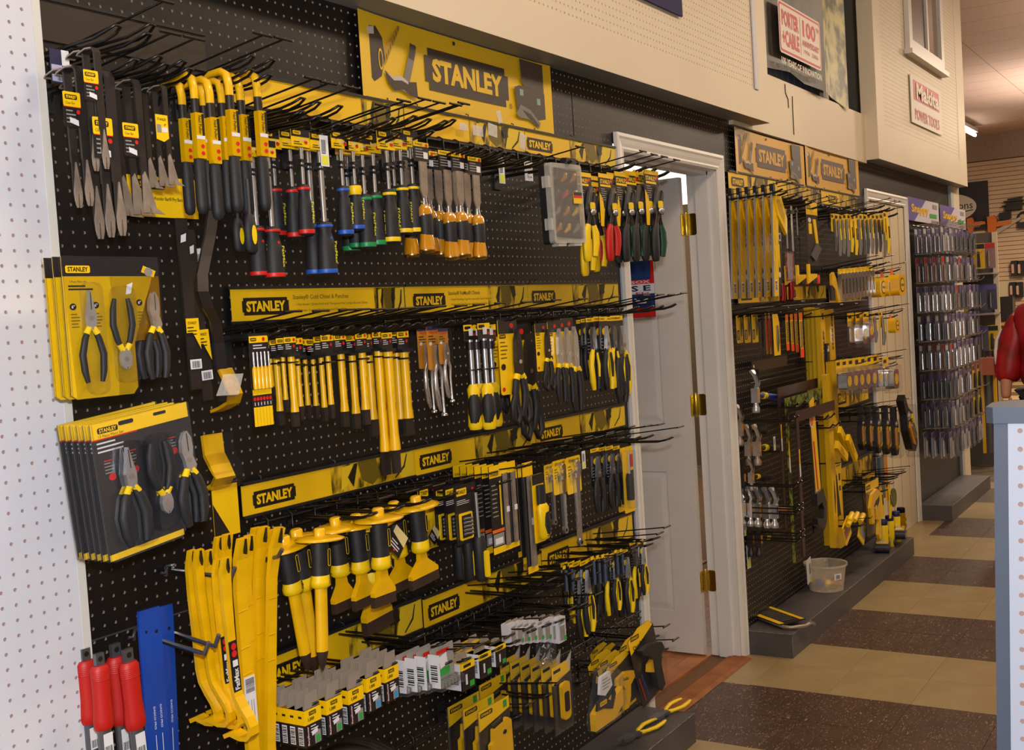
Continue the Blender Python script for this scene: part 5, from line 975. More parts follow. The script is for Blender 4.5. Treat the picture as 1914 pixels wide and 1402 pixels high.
c.T=Matrix.Translation((-.0205,0,0))@Matrix.Rotation(-PI/2,4,'Z'); c.rect(-.030,-.002,-.060,-.014,-.0004,WHT); c.bars(-.026,-.006,-.05,-.026,-.001,n=10,vert=True)
proto('nail_box',('box_body',c))
for i,(px,yt,yb,n) in enumerate([(873,1222,1288,3),(906,1206,1265,3),(935,1193,1244,3)]): st('nail_box',.062,px,yt,yb,.24,n,.034,'small box with white barcode end, %s hook, '%('first','second','third')[i]+'%s','staples','barcode ended boxes')
c=M(); c.box(-.013,.013,0,.02,-.05,-.006,mat('printed_white','#C4C4CC',.5)); c.rect(-.008,.008,-.046,-.012,-.0008,GINK); c.rect(-.009,.010,-.020,-.017,-.001,WHT); c.rect(.004,.012,-.048,-.040,-.001,GRN); c.prism([(-.013,-.006),(.013,-.006),(.009,0),(-.009,0)],.01,.0105,GCB)
proto('brad_box',('box_body',c))
row('brad_box',.05,[(958,1160,1206,.23),(970,1157,1204,.23),(982,1155,1202,.23),(995,1153,1200,.23),(1008,1152,1199,.23),(1022,1150,1198,.23),(1036,1149,1198,.23),(1049,1148,1200,.24)],.2,'small white printed box in the brad row, %s','box','white brad boxes')
b=M(); b.prism(rr(-.028,.024,-.045,0,.004),-.014,0,CLRG); s_=M(); rj=random.Random(5)
for k in range(26): x,z=rj.uniform(-.022,.018),rj.uniform(-.04,-.006); s_.tube([(x,-.007,z),(x+rj.uniform(-.008,.008),-.009,z+rj.uniform(-.006,.006))],.0012,STL,4)
proto('brad_pack',('clear_case',b),('loose_brads',s_)); PROTO['brad_pack'][1][1].name='loose_brads'
hang('brad_pack',.045,1015,1198,1242,.20,'clear case of glittering loose brads under the white boxes','case')
# lowest rows: blister cards
def blist(kind,w_,h_,content,body=None,hh=.28,price=False,slope=True):
    body=body or MATS['dark_brown_card']; c=M(); o=[(0,0),(w_,0),(w_,-h_+.006),(w_-.006,-h_),(.006,-h_),(0,-h_+.006)]; c.prism(o,0,.0012,body); c.face([(0,0),(w_,0),(w_,-h_*hh*.7),(0,-h_*hh*1.2)],-.0005,YCARD); c.face(rr(w_*.06,w_*.45,-h_*.13,-h_*.05,.003),-.0009,INK); c.text('STANLEY',w_*.255,-h_*.09,w_*.33,h_*.045,-.0013,YCARD,.03)
    if price: c.rect(w_*.8,w_*.92,-h_*.16,-h_*.04,-.001,GRN)
    b=M(); b.prism([(x,z) for x,z in o],-.006,0,CLR); b.prism(rr(w_*.12,w_*.92,-h_*.92,-h_*.3,.012),-.028,-.006,CLR); b.tube([(-.002,-.003,-.001),(-.002,-.003,-h_)],.003,CLRG,6)
    proto(kind,('card',c),*content,('clear_blister',b))
t=M(); t.prism([(.03,-.055),(.075,-.045),(.085,-.055),(.086,-.14),(.02,-.14),(.02,-.09),(.028,-.085)],-.024,-.006,YEL); t.prism([(.03,-.045),(.06,-.038),(.06,-.05),(.035,-.058)],-.022,-.008,BLK); t2=M(); t2.T=Matrix.Translation((.062,-.024,-.075)); t2.lathe([(.006,0),(.005,-.003)],INK,0,0,10,axis='y')
blist('yellow_cutter_pack',.095,.15,[('yellow_cutter',t,('dial',t2))],price=True)
st('yellow_cutter_pack',.15,893,1332,1480,.24,3,.045,'yellow cutter in clear pack at the bottom edge, %s','tool pack','bottom edge clear packs',sc=1.0,wx=1.45)
hang('yellow_cutter_pack',.15,895,1282,1400,.09,'yellow cutter pack hung higher at the back, above the front three','tool pack','bottom edge clear packs',sc=.95,wx=1.45)
t=M(); t.prism(rr(.018,.045,-.14,-.045,.01),-.022,-.006,YEL); t.prism(rr(.024,.040,-.12,-.07,.005),-.024,-.021,BLK)
b=M(); b.prism([(0,0),(.062,-.0),(.062,-.17),(0,-.17)],-.008,0,CLRG); b.prism(rr(.008,.055,-.16,-.03,.012),-.030,-.008,CLR); c=M(); c.prism([(0,0),(.062,0),(.062,-.17),(0,-.17)],0,.001,MATS['dark_brown_card']); c.face([(0,0),(.062,0),(.062,-.03),(0,-.045)],-.0006,YCARD); c.rect(.006,.03,-.018,-.010,-.001,INK); c.face([(.05,0),(.07,.02),(.062,-.03)],-.002,CLR2)
proto('knife_pack',('card',c),('yellow_knife',t),('clear_blister',b))
st('knife_pack',.17,1030,1250,1440,.23,6,.033,'yellow knife in tall clear pack above the plinth, %s','knife pack','tall clear knife packs',sc=1.08,wx=1.45)
t=M(); t.prism([(.02,-.055),(.045,-.048),(.072,-.058),(.075,-.075),(.060,-.09),(.058,-.12),(.050,-.145),(.038,-.145),(.040,-.12),(.044,-.095),(.035,-.08),(.018,-.072)],-.024,-.006,YEL); t2=M(); t2.text('DualShot',.045,-.066,.02,.008,-.0246,INK,.02,-.3)
c=M(); o=[(0,-.02),(.03,-.002),(.06,0),(.08,-.02),(.09,-.15),(.012,-.16)]; c.prism(o,0,.0012,MATS['dark_brown_card']); c.face([(0,-.02),(.03,-.002),(.06,0),(.075,-.015),(.004,-.045)],-.0006,YCARD); c.face(rr(.010,.034,-.023,-.014,.002),-.001,INK); c.text('STANLEY',.022,-.0185,.02,.005,-.0014,YCARD,.03); c.text('DualShot',.034,-.032,.036,.008,-.001,INK,.02,.25)
c.face([(.012,-.16),(.09,-.15),(.09,-.142),(.012,-.152)],-.0006,YCARD)
b=M(); b.prism(o,-.007,0,CLR); b.prism(rr(.02,.075,-.145,-.045,.012),-.026,-.007,CLR)
proto('glue_gun_pack',('card',c),('yellow_gun',t,('lettering',t2)),('clear_blister',b))
st('glue_gun_pack',.16,1132,1237,1352,.25,3,.03,'yellow gun on peaked dark card, %s','tool pack','yellow gun cards',wx=1.75)
st('glue_gun_pack',.16,1118,1216,1300,.14,2,.03,'yellow gun card hung farther back toward the wall, %s','tool pack','yellow gun cards',wx=1.75)
t=M(); t.prism([(.015,-.042),(.04,-.040),(.064,-.048),(.070,-.062),(.062,-.072),(.060,-.09),(.064,-.115),(.066,-.135),(.058,-.142),(.050,-.13),(.046,-.10),(.044,-.075),(.034,-.06),(.018,-.052)],-.026,-.006,BRUB); t2=M(); t2.prism([(.034,-.078),(.044,-.072),(.047,-.10),(.032,-.092)],-.020,-.008,YEL)
c=M(); o=[(0,-.02),(.024,-.003),(.05,0),(.062,-.012),(.085,-.145),(.028,-.162)]; c.prism(o,0,.0012,BCARD); c.face([(0,-.02),(.024,-.003),(.05,0),(.060,-.012),(.006,-.048)],-.0006,YCARD); c.face(rr(.006,.026,-.023,-.014,.002),-.001,INK); c.text('STANLEY',.016,-.0185,.017,.005,-.0014,YCARD,.03); c.text('DualMelt',.028,-.034,.034,.008,-.001,INK,.02,.25); c.face([(.020,-.10),(.022,-.10),(.036,-.15),(.034,-.15)],-.001,RED); c.face([(.026,-.095),(.028,-.095),(.044,-.146),(.042,-.146)],-.001,BLU); c.disc(.078,-.138,.003,-.001,WINK,8)
b=M(); b.prism(rr(.012,.072,-.148,-.036,.01),-.028,-.001,CLR); d_=M(); d_.T=Matrix.Translation((0,0,0)); d_.box(-.001,.0,0,.03,-.14,-.03,GRYC)
proto('staple_gun_card',('card',c),('black_staple_gun',t,('yellow_trigger',t2)),('clear_blister',b))
hang('staple_gun_card',.162,1172,1182,1340,.26,'large black gun on card, front, over the plinth end','tool pack','black gun cards',wx=1.8); hang('staple_gun_card',.162,1152,1204,1340,.18,'black gun card directly behind the large front one','tool pack','black gun cards',wx=1.8)
# bagged goggles-like tool
b=M(); b.prism([(.02,0),(.05,.004),(.075,-.03),(.08,-.085),(.06,-.11),(.0,-.11),(-.008,-.09),(.008,-.04)],-.03,0,CLRG); t=M(); t.prism([(0,-.075),(.02,-.06),(.04,-.075),(.075,-.055),(.075,-.09),(.05,-.108),(0,-.108)],-.024,-.004,YEL); k=M(); k.prism([(.006,-.055),(.022,-.05),(.045,-.07),(.05,-.04),(.055,-.06),(.045,-.085),(.02,-.072),(.004,-.07)],-.026,-.020,BLK); k.face(rr(.012,.03,-.066,-.057,.002),-.0265,YCARD); k.text('STANLEY',.021,-.0615,.015,.004,-.0268,INK,.02); w_=M(); w_.prism([(.022,-.012),(.045,-.010),(.05,-.04),(.03,-.052),(.018,-.045)],-.022,-.010,WHT)
w_.lines(.024,.046,-.018,4,.006,.002,-.0226,GINK)
proto('bagged_sander',('yellow_body',t),('black_band',k),('paper_insert',w_),('clear_bag',b)); hang('bagged_sander',.114,1096,1264,1372,.26,'clear bag with yellow tool and white paper label before the gun cards','tool pack',wx=1.6)
# discs at the bottom edge
g=M(); g.lathe([(.075,-.006),(.078,-.003),(.060,0),(.02,-.004)],mat('disc_grey','#3E3836',.6,noise=.3,nscale=60),0,0,28); proto('grinding_disc',('disc',g))
for i in range(5): p=at(655+i*7,1440-i*5,-.22+i*.022); spawn('grinding_disc',p,'dark abrasive disc at the bottom edge, %s'%nth(i,5,'from below'),'disc','dark abrasive discs',1.1,(.35,-.1,0))
# two pliers lying on the plinth
for i,(px,py,a) in enumerate([(1165,1385,.5),(1222,1345,.45)]):
    g=M(); pliers_geo(g,'slip',hm=YGRIP,collar=YGRIP,jm=GST,s=1.35,y=0); me=g.mesh('jaws'); p=atz(px,py,.114); p.z=.114
    r=link('loose_pliers',None,None,p,(PI/2,0,-a-1.2)); tag(r,'loose pliers with yellow handles lying on the near plinth, %s'%('left one' if i==0 else 'right one'),'pliers','loose pliers on the plinth'); link('pliers_body',me,r)
    b=M(); b.prism(rr(-.014,.014,-.05,.012,.006),-.008,.008,CLRG); link('clear_cap',b.mesh('clear_cap'),r)
# sticker sign on the door frame reading SOX
g=M(); g.box(-.036,.036,0,.0012,-.24,0,mat('sticker_blue','#1B3570',.5)); g.rect(-.036,.036,-.14,-.08,-.0006,WHT); g.rect(-.036,.036,-.098,-.08,-.0009,RED); g.text('SOX',0,-.089,.05,.012,-.0012,WHT,.02); g.text('S E',0,-.116,.052,.024,-.0012,mat('navy_ink','#14254F',.5),.03); g.text('ED',.004,-.136,.036,.007,-.0012,RED,.02); g.rect(-.036,.036,-.24,-.2,-.0006,RED); g.rect(-.026,.026,-.19,-.15,-.0009,mat('navy_ink'))
g.face([(-.02,-.155),(0,-.17),(.02,-.155),(.012,-.18),(-.012,-.18)],-.0012,WINK); g.rect(.028,.036,-.08,0,-.0009,RED)
p=atx(1172,488,3.70); tag(link('door_sticker',g.mesh('door_sticker'),None,atx(1195,488,4.455),(0,0,-PI/2),(1.75,1,1)),'red white and blue sticker on the open door behind the green snips','sticker')
# ================================================================== second display, beyond the doorway
strip_banner(4.63,5.22,1.97,2.04,-.012,.05,.30,.38,'yellow header strip left of the hand saws beyond the doorway','far header strips',None,PHOTO2)
strip_banner(5.24,5.88,1.97,2.04,-.012,0,0,.2,'yellow header strip above the hook tangle beyond the doorway, photo part only','far header strips',None,PHOTO2,False)
strip_banner(5.90,6.55,1.97,2.04,-.012,.18,.42,.5,'yellow header strip by the closed white door, small logo half hidden','far header strips',None,PHOTO2,False)
strip_banner(4.67,5.22,1.485,1.552,-.012,.05,.30,.46,'yellow header strip above the yellow knife cards beyond the doorway','far header strips',None,PHOTO2)
strip_banner(5.30,5.90,1.485,1.552,-.012,.04,.2,.38,'yellow header strip with red stained logo end above the spirit levels','far header strips',None,PHOTO2)
strip_banner(5.95,6.58,1.46,1.53,-.012,.05,.3,.4,'yellow header strip behind the hanging tape measures','far header strips',None,PHOTO2,False)
strip_banner(5.98,6.60,.90,1.01,-.012,.05,.30,.38,'yellow header strip right of the long spirit levels, knee high','far header strips',None,PHOTO2)
strip_banner(5.96,6.62,.49,.59,-.012,.0,.0,.2,'lowest yellow header strip behind the black rules','far header strips',None,PHOTO2,False)
for z,l in ((1.955,'top'),(1.46,'second'),(1.14,'third'),(.88,'fourth'),(.47,'lowest')):
    r=spawn('wire_rail',Vector((5.66,0,z)),'%s black wire rail beyond the doorway'%l,'rail','far wire rails'); r.scale=(1.05,1,1)
hooks('scanner_hook',[(1475,337),(1484,342),(1497,350),(1512,356),(1530,362),(1548,368),(1563,372),(1578,377),(1600,372),(1616,379),(1630,376),(1664,371),(1674,376),(1683,377),(1688,387)],.28,0,'black hook in the top row beyond the doorway, %s','far top row hooks')
hooks('loop_hook',[(1490,358),(1500,362),(1510,366),(1522,370),(1556,383),(1572,386),(1590,389),(1610,392),(1640,391),(1678,394)],.25,0,'black loop hook in the top row beyond the doorway, %s','far top row loop hooks',.03)
hooks('scanner_hook',[(1640,478),(1651,483),(1668,478),(1664,490),(1692,491),(1682,500)],.28,0,'black hook above the hanging tape measures, %s','far second row hooks')
hooks('scanner_hook',[(1485,559),(1500,564),(1530,570),(1572,570),(1600,568),(1625,571),(1650,573),(1680,570),(1697,568),(1688,577)],.28,0,'black hook above the spirit levels, %s','far third row hooks')
hooks('scanner_hook',[(1630,662),(1652,665),(1684,665),(1688,669),(1695,653),(1675,698)],.28,0,'black hook above the tape blisters, %s','far fourth row hooks')
hooks('scanner_hook',[(1640,755),(1660,758),(1687,756),(1701,745),(1640,770)],.28,0,'black hook above the shiny planes, %s','far fifth row hooks')
hooks('scanner_hook',[(1669,904),(1674,890),(1688,881),(1703,871),(1690,877),(1628,968)],.28,0,'black hook over the chalk bottles, %s','far lowest hooks')
# hand saws in yellow sleeves
g=M(); g.prism([(.0,0),(.045,-.05),(.035,-.13),(-.005,-.44),(-.065,-.44),(-.030,-.10)],-.002,.002,YCARD); g.rect(-.045,-.02,-.42,-.37,-.0025,WHT); g.bars(-.043,-.022,-.415,-.375,-.003,n=8,vert=True)
for i in range(4): g.text('STANLEY',-.012-.008*i,-.14-.06*i,.05,.006,-.0028,GINKD,0,-1.45)
bk=M(); bk.prism([(.036,-.13),(.07,-.16),(.04,-.44),(-.005,-.44)],-.001,.001,BCARD); bk.disc(.042,-.19,.018,-.0018,WINK,12); bk.disc(.042,-.19,.013,-.0022,BCARD,12); bk.prism(rr(.018,.030,-.32,-.22,.005),-.003,-.001,YCARD); bk.disc(.020,-.35,.013,-.0018,WINK,12)
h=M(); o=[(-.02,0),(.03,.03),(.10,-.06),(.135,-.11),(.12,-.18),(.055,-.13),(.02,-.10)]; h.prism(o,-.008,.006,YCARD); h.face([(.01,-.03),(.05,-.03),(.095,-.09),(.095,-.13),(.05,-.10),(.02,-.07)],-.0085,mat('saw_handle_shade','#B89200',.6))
e=M(); e.prism([(-.032,.0),(-.028,.0),(-.064,-.44),(-.068,-.44)],-.004,.004,STL); k=M(); k.prism([(-.035,.03),(-.01,.03),(-.005,-.02),(-.03,-.02)],-.010,.006,BLK)
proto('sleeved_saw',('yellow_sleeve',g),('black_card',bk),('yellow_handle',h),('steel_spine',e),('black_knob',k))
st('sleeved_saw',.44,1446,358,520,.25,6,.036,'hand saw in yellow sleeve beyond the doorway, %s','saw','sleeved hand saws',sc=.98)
# long steel tools, combination squares
def stick(kind,mt,L,w_=.012,foot=None):
    g=M(); g.prism(rr(-w_/2,w_/2,-L,0,.003),-.004,.001,mt); h=M(); h.prism([(-.02,-.02),(.02,-.02),(.02,-.035),(-.02,-.035)],-.008,.002,foot or BLK); proto(kind,('rule',g),('stock',h))
stick('steel_square',STL,.20); stick('black_square',BSTEEL,.25); 
row('steel_square',.2,[(1468,390,465,.2),(1478,385,470,.22),(1488,388,440,.18)],.2,'steel square in the top row beyond the doorway, %s','square','steel squares'); row('black_square',.25,[(1473,440,500,.1),(1484,445,512,.14),(1494,440,505,.14)],.1,'black tool behind the copper coloured pack, %s','square','black squares')
g=M(); g.prism(rr(-.035,.035,-.14,0,.006),-.02,0,CLRG); t=M(); t.prism(rr(-.03,.03,-.135,-.005,.004),-.014,-.002,duo('copper_print','#B4573A','#6E2E22',60)); f=M(); f.prism(rr(-.024,-.006,-.13,-.01,.002),-.018,-.014,STL); f.prism(rr(.004,.012,-.13,-.01,.002),-.018,-.014,STL)
proto('copper_pack',('reddish_contents',t),('steel_strips',f),('clear_pack',g)); hang('copper_pack',.14,1473,470,527,.2,'clear pack with coppery red contents beside the saws','tool pack',wx=1.5)
t=M(); t.tube([(0,0,0),(.004,0,-.03),(-.004,0,-.06)],[.008,.012,.010],mat('red_metal','#8A1A20',.25,metal=.6),8); proto('red_clamp',('red_body',t)); hang('red_clamp',.06,1462,530,562,.2,'dark red metal tool under the coppery pack, left','clamp','dark red tools',sc=1.3); hang('red_clamp',.06,1478,528,560,.2,'dark red metal tool under the coppery pack, right','clamp','dark red tools',sc=1.3)
c=M(); c.prism(rr(-.045,.045,-.30,0,.006),0,.002,BCARD); c.rect(-.045,.045,-.06,0,-.001,YCARD); c.rect(-.04,-.01,-.035,-.015,-.0014,INK); c.text('STANLEY',-.025,-.025,.024,.01,-.0018,YCARD,.02); c.disc(-.02,-.085,.012,-.001,WINK,10); c.rect(-.03,-.005,-.15,-.10,-.001,YCARD); t=M(); t.prism([(.0,-.08),(.02,-.08),(.035,-.20),(.02,-.20)],-.01,-.002,YCARD); t.T=Matrix.Translation((.012,0,-.235))@Matrix.Rotation(.7,4,'Y'); t.prism(rr(-.022,.022,-.04,.04,.005),-.014,-.002,GST)
proto('square_card',('card',c),('combination_tool',t)); hang('square_card',.30,1516,378,497,.2,'tall black card with yellow head holding a grey square','tool pack',wx=1.9)
g=M(); g.prism([(-.03,0),(-.012,0),(-.012,-.045),(.05,-.045),(.05,-.06),(-.03,-.09)],-.015,.0,YCARD); h=M(); h.prism([(.012,-.062),(.055,-.055),(.06,-.085),(.015,-.088)],-.012,.0,BLK); k=M(); k.lathe([(.012,-.05),(.014,-.06),(.014,-.085),(.010,-.092)],mat('orange_plastic','#D84A1C',.4),.065,-.006,10)
proto('yellow_clamp',('yellow_body',g),('black_grip',h),('orange_knob',k)); st('yellow_clamp',.09,1513,494,530,.22,3,.05,'yellow clamp like tool under the tall black card, %s','clamp','yellow clamps',wx=1.6)
# folding knives etc
def gray(kind,a,b):
    c=M(); c.prism(rr(-.02,.02,-.07,0,.003),0,.001,YCARD); c.rect(-.018,.0,-.016,-.006,-.0006,INK); t=M(); t.tube([(0,-.006,-.02),(.004,-.008,-.06),(.006,-.008,-.11),(0,-.006,-.145)],[.006,.011,.012,.008],a,8,.6); k=M(); k.tube([(.002,-.014,-.05),(.004,-.015,-.09)],[.004,.005],b,6,.5); proto(kind,('card',c),('knife_body',t),('slider',k))
gray('grey_knife',mat('grey_zinc','#8B8B8E',.35,metal=.6),YGRIP); gray('yellow_knife',YGRIP,BLK); gray('dark_knife',mat('slate_plastic','#4A4A50',.4),GRYC)
KN=['dark','grey','grey','grey','yellow','yellow','grey','dark','dark','grey','dark','dark','grey','grey']
for i,k in enumerate(KN): hang(k+'_knife',.145,1557+i*7.6,399+(i%3),470+(4 if k=='grey' else 0)+(i*5)%9,.2,'folding or slide knife in the top far row, %s'%nth(i,14),'knife','knives in the top far row',name='hanging_knife',wx=1.5)
hang('yellow_knife',.145,1655,396,475,.24,'large knife on yellow card hanging before the closed door frame','knife',name='hanging_knife',wx=1.5)
# tape measures
def tape(kind,mt):
    g=M(); g.T=Matrix.Translation((0,0,-.055)); g.prism(rr(-.035,.035,-.035,.035,.016,4),-.035,.0,mt); f=M(); f.T=g.T; f.disc(0,0,.024,-.0356,INK,14); f.disc(0,0,.020,-.036,YCARD,14); f.text('STANLEY',0,0,.032,.009,-.0366,INK,.03); c=M(); c.prism([(-.008,0),(.008,0),(.010,-.02),(-.010,-.02)],-.004,0,ORG); proto(kind,('tape_case',g),('round_label',f),('hanger',c))
tape('yellow_tape',YEL); tape('chrome_tape',CHR)
row('yellow_tape',.09,[(1632,510,556,.18),(1647,509,554,.2),(1665,503,553,.24)],.2,'yellow tape measure in the second far row, %s','tape measure','yellow tape measures in the second far row',name='tape_measure',wx=1.3)
for i,(px,yb) in enumerate([(1556,562),(1566,562),(1574,560),(1582,560),(1590,559),(1598,558),(1606,557),(1614,554),(1624,553),(1632,553)]):
    pass
def chromebar(kind):
    c=M(); c.prism(rr(-.012,.012,-.02,0,.003),-.012,0,YCARD); t=M(); t.prism(rr(-.014,.014,-.125,-.018,.004),-.024,0,CHR); k=M(); k.rect(-.006,.006,-.10,-.04,-.0246,BLK); proto(kind,('hanger',c),('chrome_case',t),('dark_stripe',k))
chromebar('chrome_knife')
row('chrome_knife',.125,[(1568+i*6.4,503-i*.6,562-i*1.1,.2) for i in range(10)],.2,'shiny chrome knife under the second far header strip, %s','knife','chrome knives',wx=1.5)
t=M(); t.prism([(-.03,0),(-.01,.01),(.01,-.02),(.03,-.09),(.045,-.13),(.02,-.13),(.0,-.07),(-.03,-.05)],-.02,0,YEL); k=M(); k.prism([(-.04,-.05),(-.005,-.05),(0,-.12),(-.04,-.12)],-.016,0,BLK); proto('yellow_plane',('yellow_body',t),('black_base',k)); hang('yellow_plane',.13,1556,513,566,.2,'yellow and black gun shaped tool left of the chrome knives','tool',wx=1.6)
# row of carded knives
c=M(); c.prism(rr(-.028,.028,-.17,0,.006),0,.002,YCARD); c.rect(-.026,-.004,-.15,-.09,-.001,INK); c.text('STANLEY',-.015,-.12,.05,.012,-.0015,WHT,.03,PI/2); t=M(); t.tube([(.012,-.006,-.01),(.014,-.008,-.06),(.010,-.006,-.13)],[.004,.008,.003],mat('slate_plastic'),8,.6); c.face([(.004,.0),(.02,.0),(.02,.008),(.004,.008)],-.001,BCARD)
proto('knife_card',('card',c),('slim_knife',t)); st('knife_card',.17,1410,588,640,.10,3,.034,'slim knife on yellow card left of the levels, %s','knife card','knife cards',wx=1.8)
for i,(px,mt_) in enumerate([(1424,'dark'),(1431,'red'),(1437,'red'),(1443,'dark')]):
    k='marker_'+mt_
    if k not in PROTO:
        g=M(); g.tube([(0,-.004,0),(0,-.004,-.20)],.007,CLRG,6); h=M(); h.tube([(0,-.006,-.03),(0,-.006,-.17)],[.004,.005],BLK if mt_=='dark' else RED,6); c=M(); c.prism(rr(-.009,.009,-.21,.01,.003),0,.001,ORC if mt_=='red' else BCARD); proto(k,('card',c),('pen',h),('clear_tube',g))
    hang(k,.21,px,585,662,.2,'slim pen like tool in clear tube, %s'%nth(i,4),'marker','slim tools in clear tubes',name='marker_pack',wx=1.5)
c=M(); c.prism([(-.03,0),(.015,0),(.028,-.05),(.028,-.22),(-.03,-.22)],0,.002,YCARD); t=M(); t.tube([(.004,-.006,-.06),(.004,-.008,-.15),(.004,-.004,-.2)],[.006,.009,.003],GST,8); proto('chisel_card',('card',c),('steel_tool',t)); hang('chisel_card',.22,1450,587,664,.22,'broad yellow card with ribbed steel tool, before the levels','tool card',wx=1.7)
c=M(); c.prism(rr(-.012,.012,-.18,0,.003),0,.001,YCARD); c.rect(-.012,.012,-.03,0,-.001,ORG); c.rect(-.012,.012,-.18,-.145,-.001,mat('hot_orange','#F0401E',.4)); t=M()
for k in range(8): t.rect(-.009,.006,-.045-k*.012,-.038-k*.012,-.003,CHR)
t2=M(); t2.prism(rr(-.010,.008,-.14,-.035,.003),-.003,0,mat('brassy','#B89A30',.3,metal=.6)); proto('sparkly_card',('card',c),('gold_strip',t2,('glitter',t)))
row('sparkly_card',.18,[(1470,588,655,.2),(1479,587,656,.2),(1487,586,658,.2),(1496,584,668,.22)],.2,'narrow card with gold strip and orange ends, %s','tool card','gold and orange cards',wx=1.6)
# long spirit levels
LV=mat('level_yellow','#DDB000',.4,noise=.1,nscale=3,coat=.2)
for i,(px,yt,yb,d,w_) in enumerate([(1506,575,760,.03,.05),(1512,575,740,.06,.05),(1520,576,745,.09,.06),(1529,578,780,.12,.07),(1546,578,1022,.10,.075),(1541,700,1022,.15,.065),(1533,760,1018,.06,.06)]):
    a=at(px,yt,-d); b=at(px+(yb-yt)*.05,yb,-d); L=a.z-b.z
    r=link('spirit_level',None,None,a); tag(r,'long yellow spirit level standing upright in the tall bundle, %s'%nth(i,7),'spirit level','yellow spirit levels')
    g=M(); g.prism(rr(-w_/2,w_/2,-L,0,.004),-.02,.004,LV); link('rail_body',g.mesh('rail_body'),r)
    if i in (2,3,4): g=M(); g.text('STANLEY',0,-L*.35 if i<4 else -.12,.16,.022,-.0208,INK,.04,PI/2); g.box(-.01,.01,-.021,-.02,-.05,-.02,INK); link('lettering',g.mesh('lettering'),r)
    g=M(); g.prism([(0,-L+.16),(.012,-L+.24),(0,-L+.32),(-.004,-L+.24)],-.0215,-.0195,INK); g2=M(); g2.disc(0,-L*.5,.016,-.021,GINKD,10); link('vial_window',g.mesh('vial_window'),r)
g=M(); g.box(-.035,.035,-.026,.0,-.16,0,BCARD); g.disc(-.012,-.06,.014,-.0268,WINK,10); g.rect(0,.02,-.07,-.02,-.0268,WHT); proto('level_sleeve',('sleeve_box',g)); hang('level_sleeve',.16,1542,642,676,.17,'black end sleeve with white label on the bundle of levels','sleeve')
# framing squares and saw bars
BRN=mat('brown_painted_steel','#3A2420',.4,noise=.15,nscale=10); OLV=duo('green_black_print','#6B7A1C','#151808',30,.45,.55)
def sq(px,py,arm,leg,d,mt,label,wd=.045,tilt=0):
    a=at(px,py,-d); r=link('framing_square',None,None,a); tag(r,label,'square','framing squares'); g=M(); g.prism([(0,0),(arm,0),(arm,-wd),(wd*.7,-wd),(wd*.7,-leg),(0,-leg)],-.004,.0,mt); link('square_body',g.mesh('square_body'),r); h=M(); h.rect(.008,.024,-leg*.45,-leg*.36,-.005,WHT); h.rect(.008,.022,-leg*.36,-leg*.26,-.005,YCARD); link('price_label',h.mesh('price_label'),r)
sq(1452,725,.62,.62,.10,BRN,'brown framing square, uppermost of the large steel squares'); sq(1466,745,.62,.72,.14,OLV,'green and black printed framing square between two brown ones'); sq(1486,770,.55,.62,.21,BRN,'brown framing square hung lowest and farthest out'); 
sq(1404,676,.45,.06,.04,BRN,'short dark brown steel plate high above the hammers')
g=M(); 
for z in (-.02,): g.tube([(0,0,0),(0,-.18,0),(.0,-.2,.02)],.004,BWIRE,6); g.tube([(.10,0,0),(.10,-.18,0),(.10,-.2,.02)],.004,BWIRE,6); g.tube([(0,-.18,0),(.10,-.18,0)],.004,BWIRE,6)
proto('square_bracket',('wire_frame',g))
for i,(px,py) in enumerate([(1490,784),(1500,800),(1452,760),(1430,762)]): p=at(px,py,-.05); spawn('square_bracket',Vector((p.x,0,p.z)),'black wire bracket holding the framing squares, %s'%nth(i,4),'bracket','wire brackets')
# hammers hanging by their heads: head out, handle running back along the wall
def hammer(kind,hm,hl=.26,head=STL,claw_=True,grip=None):
    g=M(); g.lathe([(.013,-.075),(.0145,-.072),(.0145,-.058),(.009,-.050),(.009,-.04)],head,0,0,10); 
    b=M(); b.prism([(-.013,.012),(.013,.012),(.012,-.04),(-.012,-.04)],-.012,.012,head); b.prism([(-.008,.005),(.008,.005),(.006,-.025),(-.006,-.025)],-.0128,-.012,BCARD if hm is WOODH else ORC)
    c=M()
    if claw_: c.strip([(-.004,.01,1),(-.010,.03,1.1),(-.002,.055,1.2),(.012,.075,1.2)],.026,.009,head); c.prism([(-.0015,.03),(.0015,.03),(.003,.08),(-.003,.08)],-.0152,-.004,INK)
    else: c.strip([(0,.01,1),(0,.03,.9),(0,.055,.5)],.026,.012,head)
    h=M(); h.tube([(.0,.0,-.01),(.08,.01,-.015),(hl*.55,.012,-.022),(hl,.015,-.035)],[.008,.009,.013,.016],hm,10,.8)
    p=[('face',g),('cheek',b),('claw' if claw_ else 'peen',c),('hammer_handle',h)]
    if grip: k=M(); k.tube([(.10,.010,-.016),(.125,.010,-.018)],.0135,grip,8); p.append(('grip_ring',k))
    proto(kind,*p)
hammer('claw_hammer_wood',WOODH,.22); hammer('claw_hammer_black',BRUB,.30,DST,grip=YGRIP); hammer('claw_hammer_blue',mat('blue_grip','#1A3E8C',.5),.30,STL,grip=YGRIP); hammer('ball_hammer',BRUB,.28,BSTEEL,False,YGRIP); hammer('claw_hammer_chrome',BRUB,.24,CHR)
def ham(kind,items,fmt,group,sc=1.75):
    for i,(px,py,d) in enumerate(items):
        p=at(px,py,-clampd(px,py,d)); spawn(kind,p,fmt%nth(i,len(items)),'hammer',group,sc*.88,(0,.06,0),'hammer')
ham('claw_hammer_blue',[(1412,732,.2)],'blue and yellow gripped claw hammer, highest on the wall%s','hammers beyond the doorway',1.35)
ham('claw_hammer_black',[(1382,795,.14)],'dark claw hammer hung beside the door frame with its claw up%s','hammers beyond the doorway',1.3)
